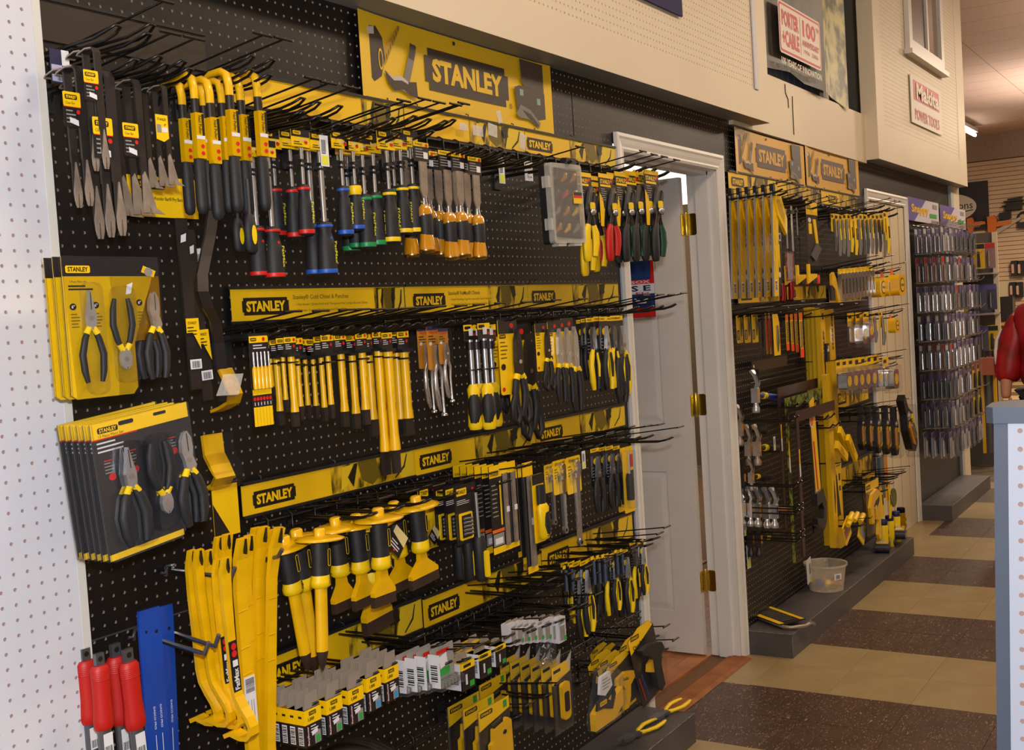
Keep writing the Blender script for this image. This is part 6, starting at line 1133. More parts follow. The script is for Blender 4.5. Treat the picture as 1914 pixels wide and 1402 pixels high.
ham('claw_hammer_black',[(1399,832,.2),(1415,832,.21)],'claw hammer with square copper marked head, %s','hammers beyond the doorway',1.3)
ham('ball_hammer',[(1387,888,.14)],'dark straight headed hammer beside the door frame, mid height%s','hammers beyond the doorway',1.25); ham('claw_hammer_black',[(1404,888,.18)],'small claw hammer with slotted head under the square marked pair%s','hammers beyond the doorway',1.0)
ham('claw_hammer_chrome',[(1386,945,.12),(1402,946,.16),(1416,947,.2),(1433,949,.2)],'bright chrome claw hammer in the row of five, %s','hammers beyond the doorway',1.3)
ham('claw_hammer_wood',[(1447,949,.22)],'chrome claw hammer with hickory handle, right end of its row%s','hammers beyond the doorway',1.3)
ham('ball_hammer',[(1403,1003,.18),(1418,1003,.2)],'heavy dark hammer in the lowest row, %s','hammers beyond the doorway',1.3)
hang('scan_tag',.055,1373,808,823,.1,'white price tag below the dark hammer by the door frame','price tag','white price tags',sc=1.1); hang('scan_tag',.055,1392,975,992,.1,'white price tag under the chrome hammers, left','price tag','white price tags',sc=1.1); hang('scan_tag',.055,1447,816,835,.1,'white price tag right of the square marked hammers','price tag','white price tags',sc=1.1)
g=M(); g.prism([(-.035,0),(.03,.01),(.035,-.10),(-.03,-.115)],-.001,0,WHT); g.bars(0,.022,-.07,-.02,-.0018,n=9); g.rect(.005,.03,-.11,-.09,-.0018,mat('highlighter')); tag(link('shelf_tag',g.mesh('shelf_tag'),None,at(1511,1046,-.06)),'white price card with yellow corner leaning beside the clear bucket','price tag')
# hooks carrying hammers
for i,(px,py) in enumerate([(1455,798),(1462,925),(1470,965),(1476,972),(1490,1018),(1492,1005)]):
    p=at(px,py,-.25); p.x=max(p.x,4.62); g=M(); g.tube([(0,.25,0),(0,.02,0),(0,0,.02)],.0035,BWIRE,6); g.tube([(.05,.25,0),(.05,.02,0),(.05,0,.02)],.0035,BWIRE,6); g.tube([(0,.02,0),(.05,.02,0)],.0035,BWIRE,6); tag(link('hammer_hook',g.mesh('hammer_hook'),None,p),'black double hook under the hammers, %s'%nth(i,6),'hook','hammer hooks')
# hand saw with black handle
g=M(); g.prism([(-.05,.40),(.01,.42),(.055,.05),(-.01,.03)],-.001,.001,YCARD); g.face([(-.02,.25),(-.005,.25),(.025,.06),(.01,.06)],-.0016,RED); g.disc(-.028,.33,.026,-.0016,WINK,12); g.disc(-.028,.33,.020,-.002,ORG,12)
e=M(); e.prism([(-.06,.40),(-.048,.40),(-.008,.03),(-.02,.02)],-.0015,.0015,BSTEEL); h=M(); h.prism([(-.03,.05),(.05,.06),(.085,.0),(.08,-.07),(.05,-.10),(-.03,-.07),(-.035,-.045),(.04,-.055),(.05,-.02),(.03,.01),(-.03,0)],-.012,.010,BLK)
p=at(1527,945,-.2); r=link('wood_saw',None,None,p,(0,.03,0),1.15); tag(r,'hand saw with black handle and yellow sleeve before the long levels','saw'); link('yellow_sleeve',g.mesh('s'),r); link('toothed_blade',e.mesh('s'),r); link('black_handle',h.mesh('s'),r)
# tape blisters, planes
c=M(); c.prism(rr(-.03,.03,-.05,0,.003),0,.001,YCARD); c.rect(-.024,.004,-.02,-.008,-.001,INK); b=M(); b.prism(rr(-.034,.034,-.13,-.03,.014),-.045,0,CLRG); t=M(); t.prism(rr(-.026,.026,-.115,-.045,.012),-.036,-.004,CHR); t2=M(); t2.disc(0,-.08,.02,-.0368,YCARD,12)
proto('tape_blister',('card',c),('tape_case',t,('round_label',t2)),('clear_blister',b))
row('tape_blister',.13,[(1568+i*11.5,673-i*1.6,738-i*1.4,.2) for i in range(7)]+[(1655,668,734,.24)],.2,'tape measure in clear blister, %s','tape measure','blister packed tape measures',wx=1.35)
row('tape_blister',.13,[(1590,585,650,.16),(1605,584,650,.18),(1618,583,640,.2)],.2,'shiny tool in blister right of the levels, %s','tool pack','blister packs right of the levels',wx=1.5)
row('grey_knife',.145,[(1632,584,640,.2),(1646,582,645,.22)],.2,'slate grey slide knife right of the blister packs, %s','knife','slate knives',wx=1.4)
hang('yellow_tape',.09,1663,588,622,.25,'single yellow tape measure hanging before the closed white door','tape measure',wx=1.3)
c=M(); c.prism([(-.05,0),(.03,-.06),(.06,-.14),(.04,-.14),(-.05,-.07)],-.02,0,YCARD); c.text('STANLEY',-.0,-.07,.05,.014,-.021,INK,.03,-.9); proto('tilted_yellow_box',('box_body',c)); hang('tilted_yellow_box',.14,1569,706,742,.16,'small yellow box hanging askew left of the tape blisters','box')
for i,(px,py,a) in enumerate([(1562,800,.9),(1575,815,.7),(1590,832,.8),(1570,836,.5)]):
    c=M(); c.box(-.10,.10,-.02,0,-.045,0,YCARD); c.rect(-.06,.06,-.038,-.010,-.021,YBAN); c.lines(-.05,.04,-.014,3,.009,.003,-.0216,GINKD); r=link('yellow_tool_box',None,None,at(px,py,-.14-.02*i),(0,a,0),.85); tag(r,'long yellow carton jutting out at an angle, %s'%nth(i,4),'box','askew yellow cartons'); link('carton',c.mesh('carton'),r)
t=M(); t.prism([(-.01,0),(.01,0),(.012,-.05),(.03,-.09),(.03,-.16),(.012,-.19),(-.012,-.19),(-.03,-.16),(-.03,-.09),(-.012,-.05)],-.02,0,BLK); t1=M(); t1.prism([(-.02,-.09),(-.008,-.08),(-.008,-.17),(-.02,-.15)],-.024,-.02,ORC); t1.prism([(.012,-.09),(.022,-.085),(.022,-.155),(.012,-.165)],-.024,-.02,YGRIP); t2=M(); t2.lathe([(.012,-.075),(.014,-.07),(.012,-.06),(.004,-.05)],CHR,0,-.012,8); t2.prism(rr(-.005,.009,-.15,-.10,.004),-.027,-.02,CHR)
b=M(); b.prism(rr(-.034,.034,-.2,-.05,.02),-.034,-.0,CLR); proto('shiny_plane',('black_body',t),('amber_panels',t1),('chrome_parts',t2),('clear_pack',b))
row('shiny_plane',.19,[(1604,762,840,.18),(1618,760,842,.2),(1632,760,846,.22),(1648,758,848,.22),(1664,760,850,.24),(1676,744,836,.27,1700)],.2,'black and amber tool with chrome parts in clear pack, %s','tool pack','black and amber packed tools',wx=1.25)
# lower right of the second display
g=M(); g.box(-.05,.05,-.012,0,-.16,0,mat('blue_card','#51606E',.5)); g2=M(); g2.box(0,.05,-.013,-.012,-.16,0,ORC); proto('hanging_card_pair',('card',g),('yellow_half',g2)); hang('hanging_card_pair',.16,1645,852,890,.05,'grey and yellow card behind the amber packed tools','card',sc=1.5)
g=M(); g.prism([(-.035,0),(.035,0),(.03,-.03),(.012,-.30),(-.01,-.30),(-.02,-.06)],-.002,0,YCARD); g.text('STANLEY',0,-.012,.05,.012,-.003,INK,.02); g.rect(-.002,.014,-.10,-.06,-.003,INK); g.rect(.0,.014,-.16,-.13,-.003,INK); b=M(); b.prism([(-.05,-.08),(-.02,-.06),(.005,-.30),(-.03,-.30)],-.004,-.002,mat('black_mesh_print','#1A1A10',.5)); proto('rule_card',('yellow_card',g),('folded_rule',b)); hang('rule_card',.30,1566,866,962,.15,'yellow V shaped card with black jointed rule','tool card',wx=1.9)
c=M(); c.prism(rr(-.07,.07,-.26,0,.012),-.006,.0,BCARD); c.rect(-.068,.068,-.045,-.002,-.0068,YCARD); c.rect(-.062,-.02,-.034,-.014,-.0074,INK); c.text('STANLEY',-.041,-.024,.034,.010,-.008,YCARD,.02); t=M()
o=[(-.045,-.20),(-.055,-.12),(-.03,-.06),(.02,-.045),(.055,-.07),(.055,-.15),(.045,-.24),(.05,-.28),(.03,-.30),(.015,-.27),(.028,-.20),(.0,-.19),(-.005,-.14),(-.02,-.13),(-.02,-.20)]
t.prism(o,-.03,-.006,YEL); t2=M(); t2.prism([(-.02,-.12),(-.0,-.10),(.04,-.085),(.04,-.11),(.01,-.14)],-.031,-.028,BLK); t2.disc(.0,-.13,.010,-.032,YGRIP,10)
proto('hacksaw_card',('card',c),('yellow_frame',t,('trigger_slot',t2))); hang('hacksaw_card',.28,1628,898,1004,.22,'rounded yellow saw frame on black card near the chalk bottles','saw',wx=1.7)
hang('hacksaw_card',.28,1622,886,985,.10,'yellow saw frame card behind the front one','saw',wx=1.7)
for i,(px,py,a) in enumerate([(1578,985,-.45),(1612,985,.6)]):
    c=M(); c.prism(rr(-.05,.05,-.10,0,.006),-.006,0,YCARD); c.rect(-.044,.044,-.075,-.025,-.0068,duo('abrasive_print','#A0485A','#8A7468',20) if i==0 else GRYC); c.rect(-.04,-.01,-.018,-.008,-.0068,INK); r=link('small_yellow_pack',None,None,at(px,py-10,-.2),(0,a,0),1.05); tag(r,'small yellow pack tilted above the plinth, '+('with red window' if i==0 else 'with grey window'),'tool pack','tilted yellow packs'); link('pack',c.mesh('pack'),r)
for i,(px,py) in enumerate([(1590,966),(1600,966),(1588,975),(1611,968)]):
    g=M(); g.lathe([(.012,-.035),(.013,-.03),(.013,.03),(.008,.035)],YCARD,0,0,10); tag(link('yellow_roll',g.mesh('yellow_roll'),None,at(px,py,-.22),(0,1.2,0)),'small yellow roll over the tilted packs, %s'%nth(i,4),'roll','small yellow rolls')
b=M(); b.lathe([(.019,0),(.021,.004),(.021,.118),(.018,.126)],YGRIP,0,0,14); l=M(); l.T=Matrix.Rotation(.5,4,'Z'); 
for z in (.03,.06,.09): l.rect(-.008,.010,z-.008,z+.008,-.0216,INK)
c=M(); c.lathe([(.018,.124),(.0195,.126),(.0195,.146),(.017,.149)],mat('dark_blue_cap','#16224A',.5),0,0,14)
proto('chalk_bottle',('bottle_body',b),('label_blocks',l),('blue_cap',c))
for i,(px,py,dx) in enumerate([(1652,1002,0),(1664,1004,0),(1676,1001,0),(1687,1000,0),(1699,1000,0)]):
    p=at(px,py,-.15); spawn('chalk_bottle',Vector((min(p.x,6.655)-.012*(4-i)*0,p.y,.1003)),'yellow chalk bottle with dark blue cap on the plinth end, %s'%nth(i,5),'bottle','chalk bottles',1.15)
b=M(); b.prism(rr(-.05,.05,-.02,.02,.015),-.03,.03,BLK); c=M(); c.prism(rr(-.03,.055,.010,.026,.006),-.026,.026,YEL); k=M(); k.prism(rr(-.06,.06,-.022,.03,.015),-.036,.036,CLR); k2=M(); k2.prism(rr(-.02,.04,.018,.032,.004),-.016,.016,CHR)
proto('tape_in_pack',('black_case',b),('yellow_top',c),('chrome_clip',k2),('clear_pack',k))
for i,(px,py,z) in enumerate([(1662,1010,.125),(1650,1022,.125),(1680,997,.16)]):
    p=atz(px,py,z); spawn('tape_in_pack',p,'packed chrome and yellow tape lying on the plinth, %s'%('left','nearest','upper right')[i],'tape measure','packed tapes on the plinth',1.2,(0,0,.2))
g=M(); g.lathe([(.05,-.006),(.052,0),(.05,.006)],mat('cord_reel','#6B6A2A',.5),0,0,18,axis='y'); tag(link('round_pack',g.mesh('round_pack'),None,at(1670,930,-.16)),'round olive pack hanging behind the chalk bottles','tool pack')
row('yellow_knife',.145,[(1644,902,968,.16),(1659,902,968,.18)],.16,'yellow bottle shaped pack above the chalk bottles, %s','tool pack','yellow packs above the chalk bottles',wx=1.6)
# bucket
def ringwall(g,r0,r1,z0,z1,mt,n=32,sy=1):
    vs=[];fs=[]
    for j in range(n):
        a=2*PI*j/n
        for r,z in ((r0,z0),(r1,z1)): vs.append((r*math.cos(a),r*sy*math.sin(a),z))
    for j in range(n): k=(j+1)%n; fs.append((2*j,2*k,2*k+1,2*j+1))
    g.add(vs,fs,mt,True)
BK=clearmat('milky_bucket','#D8C8AC',.45,.3)
p=atz(1555,1096,.1); p.y=-.108; p.x=5.37
r=link('clear_bucket',None,None,Vector((p.x,p.y,.1001))); tag(r,'milky translucent plastic bucket standing on the plinth','bucket')
g=M(); ringwall(g,.078,.096,0,.125,BK); ringwall(g,.096,.103,.125,.128,BK); ringwall(g,.103,.103,.128,.118,BK); g.add([(.078*math.cos(2*PI*j/32),.078*math.sin(2*PI*j/32),.001) for j in range(32)],[tuple(range(32))],BK); link('bucket_wall',g.mesh('bucket_wall'),r)
g=M(); g.box(-.02,.02,-.001,.001,-.014,.014,WHT); g.bars(-.012,.012,-.010,.010,-.0015,n=7,vert=True); link('barcode_label',g.mesh('barcode_label'),r,(-.055,-.074,.075),(0,0,-.6))
for i,(x,y,z,mt_,nm) in enumerate([(-.03,-.02,.03,YGRIP,'yellow'),(.02,.02,.03,mat('peach_plastic','#C98A5A',.5),'peach'),(.03,-.03,.028,GST,'grey'),(-.02,.03,.028,BLU,'blue'),(0,-.045,.026,ORC,'ochre')]):
    g=M(); g.tube([(-.03,0,0),(0,.004,.006),(.03,0,0)],[.010,.018,.012],mt_,8); tag(link('small_item',g.mesh('small_item'),None,(p.x+x,p.y+y,.1+z),(0,.1,i*1.3)),'%s small item lying inside the translucent bucket'%nm,'small item')
# hacksaw on the plinth
p=atz(1446,1153,.112); r=link('hacksaw',None,None,p,(0,0,.95),1.3); tag(r,'hacksaw in black and yellow card lying on the near end of the plinth','saw')
g=M(); g.tube([(-.13,-.05,0),(-.15,-.02,0),(-.14,.03,0),(-.12,.045,0),(.12,.045,0),(.135,.03,0),(.13,-.05,0)],.006,DST,8); link('steel_frame',g.mesh('steel_frame'),r)
g=M(); g.T=Matrix.Translation((0,0,.004))@Matrix.Rotation(-PI/2,4,'X'); g.prism([(-.115,.05),(.095,.06),(.095,-.05),(-.10,-.055)],-.004,0,mat('dark_brown_card')); g.rect(-.11,.09,.035,.055,-.0045,YCARD); g.rect(-.1,.09,-.052,-.036,-.0045,YCARD); 
for q in range(7): g.rect(-.08+.02*q,-.078+.02*q,-.03,.03,-.0048,GINK)
link('card_sleeve',g.mesh('card_sleeve'),r)
g=M(); g.tube([(.13,-.05,.002),(.17,-.02,.004),(.18,.03,.004),(.14,.05,.004)],[.010,.012,.012,.010],BRUB,8); link('black_handle',g.mesh('black_handle'),r)
g=M(); g.tube([(-.13,-.05,0),(-.15,-.055,0)],[.009,.006],CHR,7); link('wing_nut',g.mesh('wing_nut'),r)
# ================================================================== signs above
def sign(name,x0,x1,z0,z1,y,g,label,cat='sign'):
    return tag(link(name,g.mesh(name),None,((x0+x1)/2,y,(z0+z1)/2)),label,cat)
r=link('sagging_banner',None,None,(5.70,-.035,2.56)); tag(r,'sagging grey and olive banner in the recess with red bordered panels','banner')
DB=duo('worn_dark_print','#4A443C','#2A2622',6,.4,.6); OB=duo('olive_worn_print','#B9B070','#4A4630',9,.42,.58)
g=M(); n=14; top=3.6
P=[(-.60,0.0),(-.3,-.01),(-.05,.0),(.2,-.03),(.45,.02),(.70,.0)]
xs=[p[0] for p in P]; zb=[-.02,-.0,-.02,-.03,-.02,-.06]
vs=[]; fs=[]
for i,(x,y) in enumerate(P): vs+=[(x,y,zb[i]),(x,y,1.2)]
for i in range(3): fs.append((2*i,2*i+2,2*i+3,2*i+1))
g.add(vs,fs,DB,True); g.add(vs,[(2*i,2*i+2,2*i+3,2*i+1) for i in (3,4)],OB,True); link('banner_cloth',g.mesh('banner_cloth'),r)
g=M(); WR=mat('white_vinyl','#D8CEC4',.5); RR=mat('logo_red','#C23038',.5); y=-.036
g.face(rr(-.50,.12,.06,.30,.02),y,WR); g.face(rr(-.492,.112,.068,.292,.018),y-.0006,RR); g.face(rr(-.482,.102,.078,.282,.014),y-.0012,WR); g.rect(-.20,-.195,.09,.27,y-.002,RR)
g.text('PORTER',-.34,.225,.24,.075,y-.002,RR,.04); g.text('+CABLE',-.34,.135,.24,.075,y-.002,RR,.04); g.text('100',-.06,.225,.20,.08,y-.002,RR,.03); g.text('TH',.07,.25,.04,.022,y-.002,RR,.02); g.text('ANNIVERSARY',-.045,.155,.26,.03,y-.002,RR,.02); g.text('1906  2006',-.045,.115,.22,.02,y-.002,RR,.0); g.text('100 YEARS OF INNOVATION',-.19,.025,.60,.032,y-.002,WR,.02); link('print',g.mesh('print'),r)
g=M(); W,H=.87,.30; g.box(-W/2,W/2,0,.006,-H/2,H/2,WR); g.rect(-W*.42,W*.42,-.0,H*.42,-.001,RR); g.text('Makita',.02,.062,W*.74,.105,-.004,WR,.04,.0); g.text('POWER TOOLS',0,-.088,W*.8,.07,-.002,RR,.02)
sign('wall_sign',7.57,8.45,2.555,2.86,-.10,g,'white and red power tools sign on the far white box')
g=M(); g.box(-.6,0,0,.008,0,1,mat('purple_vinyl','#1E1A50',.75)); tag(link('pennant_sign',g.mesh('p'),None,(4.01,-.112,2.548)),'dark purple sign corner at the top edge of the near box','sign')
r=link('window_1',None,None,(8.0,-.09,3.0)); r['kind']='structure'
g=M(); x0,x1=-.48,.52
for a,b,c,d in ((x0,x0+.08,0,.95),(x1-.08,x1,0,.95),(x0+.08,x1-.08,0,.07),(x0+.08,x1-.08,.88,.95)): g.box(a,b,-.03,.0,c,d,TRIMW)
g.box(x0-.03,x1+.04,-.05,0,-.03,.0,TRIMW); g.box(.06,.10,-.022,0,.07,.88,TRIMW); link('window_frame',g.mesh('window_frame'),r)
g=M(); g.box(x0+.08,x1-.08,-.004,-.002,.07,.88,mat('window_glass','#7A6A58',.08)); link('window_pane',g.mesh('window_pane'),r); g=M(); g.box(x0+.08,.06,-.006,-.004,.07,.88,mat('window_shade','#4A3A2C',.3)); link('window_pane',g.mesh('window_pane'),r)
for x in (0,1):
    g=M(); g.box(-.44,.44,-.004,0,-.08,.08,mat('lilac_white_card','#C9C2D2',.5)); g.face([(-.44,.08),(.05,.08),(-.30,-.08),(-.44,-.08)],-.005,mat('violet_print','#5A4A9A',.5)); g.text('Snappy',-.12,.0,.5,.075,-.006,YBAN,.04); g.rect(.15,.36,-.04,-.01,-.006,GRN); g.rect(.2,.4,-.07,-.055,-.006,GINK); g.rect(.25,.38,.03,.06,-.006,GINK)
    tag(link('header_card',g.mesh('header_card'),None,(8.14+.94*x-.0,-.02,2.03-.005*x)),'white and violet header card over the blister racks, '+('nearer the door' if x==0 else 'farther one'),'sign','violet header cards').scale=(1,1,.95)
# fluorescent strips on the ceiling, one in view
for i,(a,lb) in enumerate([((1806,243),'lit fluorescent tube under the ceiling beyond the white box')]):
    r=link('tube_light',None,None,(20.0,1.86,4.05)); tag(r,lb,'light')
    g=M(); g.box(-.9,.6,-.05,.05,.04,.10,TRIMW); link('fixture_body',g.mesh('fixture_body'),r); g=M(); g.tube([(-.9,0,.0),(.6,0,.0)],.028,mat('tube_glow','#FFF2E6',.5,emit=14),8); link('lamp_tube',g.mesh('lamp_tube'),r); g=M(); g.box(-.05,.05,-.02,.02,.10,.16,DST); link('mounting_stem',g.mesh('mounting_stem'),r)
# ================================================================== blister racks on the third display
def pack(kind,cm,tm,acc):
    c=M(); c.prism(rr(-.032,.032,-.14,0,.004),0,.001,cm); c.rect(-.03,.03,-.03,-.004,-.0006,acc); t=M(); t.tube([(0,-.008,-.045),(0,-.008,-.13)],[.006,.009],tm,7); b=M(); b.prism(rr(-.033,.033,-.142,-.001,.006),-.018,0,CLRG); proto(kind,('card',c),('carded_tool',t),('clear_blister',b))
pack('pack_dark',mat('slate_card','#4E5068',.4),GST,mat('violet_print')); pack('pack_white',mat('pale_card','#C4BEC8',.5),CHR,mat('violet_print')); pack('pack_pink',mat('pink_card','#A8858A',.5),DST,RED); pack('pack_clear',mat('smoke_card','#7A7E96',.4),CHR,mat('pale_card')); pack('pack_yellow',YCARD,BLK,BCARD)
XH=[7.80,7.93,8.06,8.19,8.32,8.47,8.63,8.80]
zr=[1.90,1.71,1.52,1.33,1.14,.95,.76,.57]; rj=random.Random(11); RN=['top','second','third','fourth','fifth','sixth','seventh','lowest']
for ri,z in enumerate(zr):
    for ci,x in enumerate(XH):
        kd=rj.choice(['pack_dark','pack_white','pack_pink','pack_clear','pack_white','pack_dark'])
        if ci>5 and ri in (5,6): kd='pack_yellow'
        nn=4 if ci<3 else 3
        for k in range(nn):
            spawn(kd,Vector((x+rj.uniform(-.01,.01),-.20+k*.054,z)),'blister pack, %s rack row, %s hook, %s'%(RN[ri],('first','second','third','fourth','fifth','sixth','seventh','eighth')[ci],('front','second','third','back')[k]),'blister pack','blister packs in the '+RN[ri]+' rack row',1.22,(0,rj.uniform(-.03,.03),0),'blister_pack')
    g=M(); g.tube([(7.75,-.03,0),(8.95,-.03,0)],.006,BWIRE,5); g2=M()
    r=link('hook_rail',None,None,(0,0,z+.02)); tag(r,'%s wire rail of the blister racks'%RN[ri],'rail','blister rack rails'); link('rod',g.mesh('rod'),r)
    h=M(); h.tube([(0,-.02,.0),(0,-.25,.01),(0,-.27,.03)],.0028,DST,5); hm=h.mesh('prong')
    for ci,x in enumerate(XH): link('prong',hm,r,(x,0,0))
# ================================================================== free standing rack past the end of the wall
XR=10.3
g=M(); g.box(XR,XR+.05,-.10,1.0,0,1.95,mat('rack_grey','#5A5450',.6)); g.box(XR-.02,XR,-.12,-.08,0,1.95,CREAM); 
for z in (1.60,1.27): g.box(XR-.30,XR,-.12,.3,z,z+.012,mat('grey_shelf','#8A8088',.5)); 
r=link('end_rack',None,None,(0,0,0)); tag(r,'free standing end rack past the blister wall, cards facing the aisle','rack'); link('back_panel',g.mesh('back_panel'),r)
rn=0
for ri,z in enumerate((1.86,1.52,1.18)):
    for k in range(7):
        kd=rj.choice(['pack_white','pack_clear','pack_dark','pack_pink','pack_yellow'] if ri<3 else ['pack_yellow'])
        spawn(kd,Vector((XR-.12-.02*(k%2),-.07+.075*k,z)),'card on the %s row of the end rack, %s'%(('top','middle','lower')[ri],nth(6-k,7)),'card','cards on the end rack',1.5,(0,0,-PI/2),'rack_card')
for k in range(6):
    g=M(); g.box(-.012,.012,-.012,.012,0,.85,(YEL,GST,YEL,BRUB,YEL,ORC)[k]); g2=M(); g2.box(-.014,.014,-.014,.014,.78,.85,BLK); r=link('long_tool',None,None,(XR-.15,-.08+.05*k,.12 if k<3 else .8),(0,0,0),(1,1,.75 if k>2 else 1)); tag(r,'long upright tool at the foot of the end rack, %s'%nth(5-k,6),'tool','long upright tools'); link('shaft',g.mesh('shaft'),r); link('end_cap',g2.mesh('end_cap'),r)
g=M(); g.box(-.2,.2,-.09,.09,0,.14,mat('red_striped_box','#A85A4A',.6)); tag(link('carton',g.mesh('carton'),None,(XR-.1,-.02,.78)),'reddish carton on the low wire shelf of the end rack','box')
for i,(y,z) in enumerate([(.02,1.12),(.05,1.02)]):
    g=M(); g.tube([(0,0,.06),(0,-.02,.03),(0,0,0),(0,.02,.03),(0,0,.06)],.012,YEL,6); g.tube([(0,0,0),(0,.01,-.12)],.008,ORC,5); tag(link('yellow_clamp_reel',g.mesh('y'),None,(XR-.12,y-.13*i,z)),'yellow coiled tool hanging low on the end rack, '+('upper' if i==0 else 'lower'),'tool','yellow coiled tools')
# ================================================================== far wall tools
def farthing(name,px,py,build,label,cat,group=None,x=XF-.07):
    g=M(); build(g); p=atx(px,py,x); return tag(link(name,g.mesh(name),None,p,(0,0,-PI/2)),label,cat,group)
OT=mat('orange_tool','#C8681C',.45); TG=mat('teal_case','#1E4A48',.5)
def nailer(s,mag=False):
    def f(g):
        g.prism([(-.13*s,.14*s),(-.02*s,.16*s),(.02*s,.08*s),(.0,-.10*s),(-.04*s,-.18*s),(-.09*s,-.18*s),(-.13*s,-.08*s)],-.06,.06,OT); g.prism([(.0,.03*s),(.24*s,.05*s),(.25*s,-.01*s),(.0,-.04*s)],-.04,.04,OT)
        g.prism([(.05*s,.07*s),(.24*s,.09*s),(.24*s,.20*s),(.06*s,.19*s)],-.04,.04,BLK); g.prism([(-.09*s,-.18*s),(-.04*s,-.18*s),(-.055*s,-.30*s),(-.075*s,-.30*s)],-.03,.03,BLK)
        if mag: g.prism([(-.04,-.20),(.42,.06),(.40,.10),(-.02,-.10)],-.03,.03,mat('zinc','#A89C90',.5))
    return f
farthing('nail_gun',1820,420,nailer(.8),'small orange and black nail gun on the far slat wall','nail gun','nail guns')
farthing('nail_gun',1862,420,nailer(1.05,True),'large orange nail gun with long magazine on the far slat wall','nail gun','nail guns')
def saw(g): g.T=Matrix.Scale(.72,4); g.prism([(-.2,0),(.24,0),(.24,.03),(-.2,.03)],-.08,.08,BLK); g.prism([(-.16,-.2),(.2,-.2),(.22,-.02),(-.14,-.02)],-.1,.1,BSTEEL); g.prism([(-.24,-.10),(.30,-.07),(.30,-.05),(-.24,-.08)],-.11,.11,BLK); g.prism([(-.08,.03),(.18,.03),(.24,.10),(-.12,.08)],-.06,.06,BLK)
farthing('bench_saw',1893,377,saw,'black bench saw frame on the far slat wall','saw')
def lc(g): g.prism([(-.1,-.03),(.12,-.03),(.12,.03),(-.1,.03)],-.05,.05,BLK); g.prism([(-.1,.05),(.03,.05),(-.02,.09),(-.1,.08)],-.04,.04,BSTEEL)
farthing('small_tool',1793,435,lc,'small dark tool at the far slat wall beside the white post','tool')
def ring(g): g.tube([(.1*math.cos(a),0,.12*math.sin(a)) for a in [k*.5 for k in range(13)]],.02,BSTEEL,6); g.prism([(-.1,-.16),(.06,-.16),(.08,-.05),(-.1,-.06)],-.05,.05,BLK)
farthing('circular_saw',1914,409,ring,'dark circular saw at the far right on the slat wall','saw')
W=.92; H=.86
def ad(g): g.box(-W/2,W/2,0,.02,-H/2,H/2,mat('charcoal_sign','#241E22',.5)); g.disc(-W*.28,.0,W*.56,-.003,mat('pale_sign','#C8BCB0',.5),36,H*.30); g.text('aditions',-W*.09,.03,W*.60,H*.15,-.006,INK,0); g.tube([(-W*.5,-.006,-.10),(-.1,-.006,-.10),(W*.22,-.006,-.06)],.008,INK,4); g.rect(W*.2,W*.38,-H*.40,-H*.32,-.003,mat('salmon_print','#B87868',.5))
p=atx(1846,337,XF-.05); g=M(); ad(g); tag(link('oval_sign',g.mesh('oval_sign'),None,(XF-.05,p.y+W/2,p.z-H/2),(0,0,-PI/2)),'charcoal sign with pale oval on the far slat wall','sign')
for i,px in enumerate((1812,1822,1834,1848)):
    farthing('corded_tool',px,480,lambda g:(g.tube([(0,0,.22),(.03,0,.05),(0,0,-.1),(-.03,0,-.2)],[.02,.035,.045,.02],BLK,8),g.tube([(-.03,0,-.2),(.02,0,-.28),(.07,0,-.2)],.010,BLK,5)),'black corded tool hanging in the row on the far wall, %s'%nth(i,4),'power tool','black corded tools',XF-.06)
farthing('square_fan',1845,505,lambda g:(g.prism(rr(-.17,.17,-.17,.17,.04),-.05,.05,OT),g.disc(0,0,.11,-.056,BLK,14)),'small orange box with round black opening on the far shelf','power tool')
for i,(px,py) in enumerate([(1897,500),(1909,500),(1894,540),(1906,540)]):
    farthing('battery_pack',px,py,lambda g:(g.prism(rr(-.06,.06,-.14,.12,.02),-.04,.04,BLK),g.prism(rr(-.05,-.01,-.1,.06,.01),-.045,-.04,mat('peach_label','#C89A84',.5))),'hanging pack on the far slat wall, %s'%('upper left','upper right','lower left','lower right')[i],'pack','far hanging packs',XF-.1)
farthing('notice_board',1843,545,lambda g:g.box(-.38,.38,0,.02,-.22,.16,mat('notice_pale','#CDBB98',.6)),'pale notice on the far wall under the orange box','notice')
def case(a,b,c,d,mt,lb):
    def f(g): g.box(-a/2,a/2,-.15,.15,-b/2,b/2,mt); g.rect(-a*.35,a*.1,-b*.1,b*.35,-.155,c); g.rect(-a*.5,a*.0,b*.36,b*.5,-.155,d)
    return f
farthing('tool_case',1860,578,case(.62,.42,TG,RED,BCARD,''),'large black and teal case on the far shelf','case',x=XF-.5)
farthing('shelf_goods',1850,613,lambda g:(g.box(-.28,.28,-.1,.1,-.03,.03,OT)),'orange strip pack under the black case','box',x=XF-.5)
for i,(px,py) in enumerate([(1856,675),(1860,716)]):
    farthing('boxed_tool',px,py,lambda g:(g.box(-.27,.27,-.2,.2,-.2,.2,TG),g.rect(-.25,.02,-.10,.12,-.205,WHT),g.rect(-.25,0,.13,.19,-.205,mat('salmon_print')),g.disc(-.12,.03,.03,-.21,BLK,8)),'teal box with white label, %s of two stacked'%('upper','lower')[i],'box','teal boxes',XF-1.75)
g=M(); g.box(XF-1.3,XF,-1.5,4,.0,.86,mat('tan_counter','#A87C3C',.6)); g.box(XF-1.4,XF,-1.5,4,.86,.9,mat('tan_counter')); tag(link('far_counter',g.mesh('far_counter')),'tan counter along the foot of the far slat wall','counter')
farthing('drill',1846,622,lambda g:(g.prism([(-.1,.25),(.06,.25),(.05,-.05),(.16,-.12),(.22,.02),(.24,-.12),(.1,-.25),(-.12,-.22)],-.06,.06,TG)),'dark teal trimmer hanging before the tan counter','power tool',x=XF-1.6)
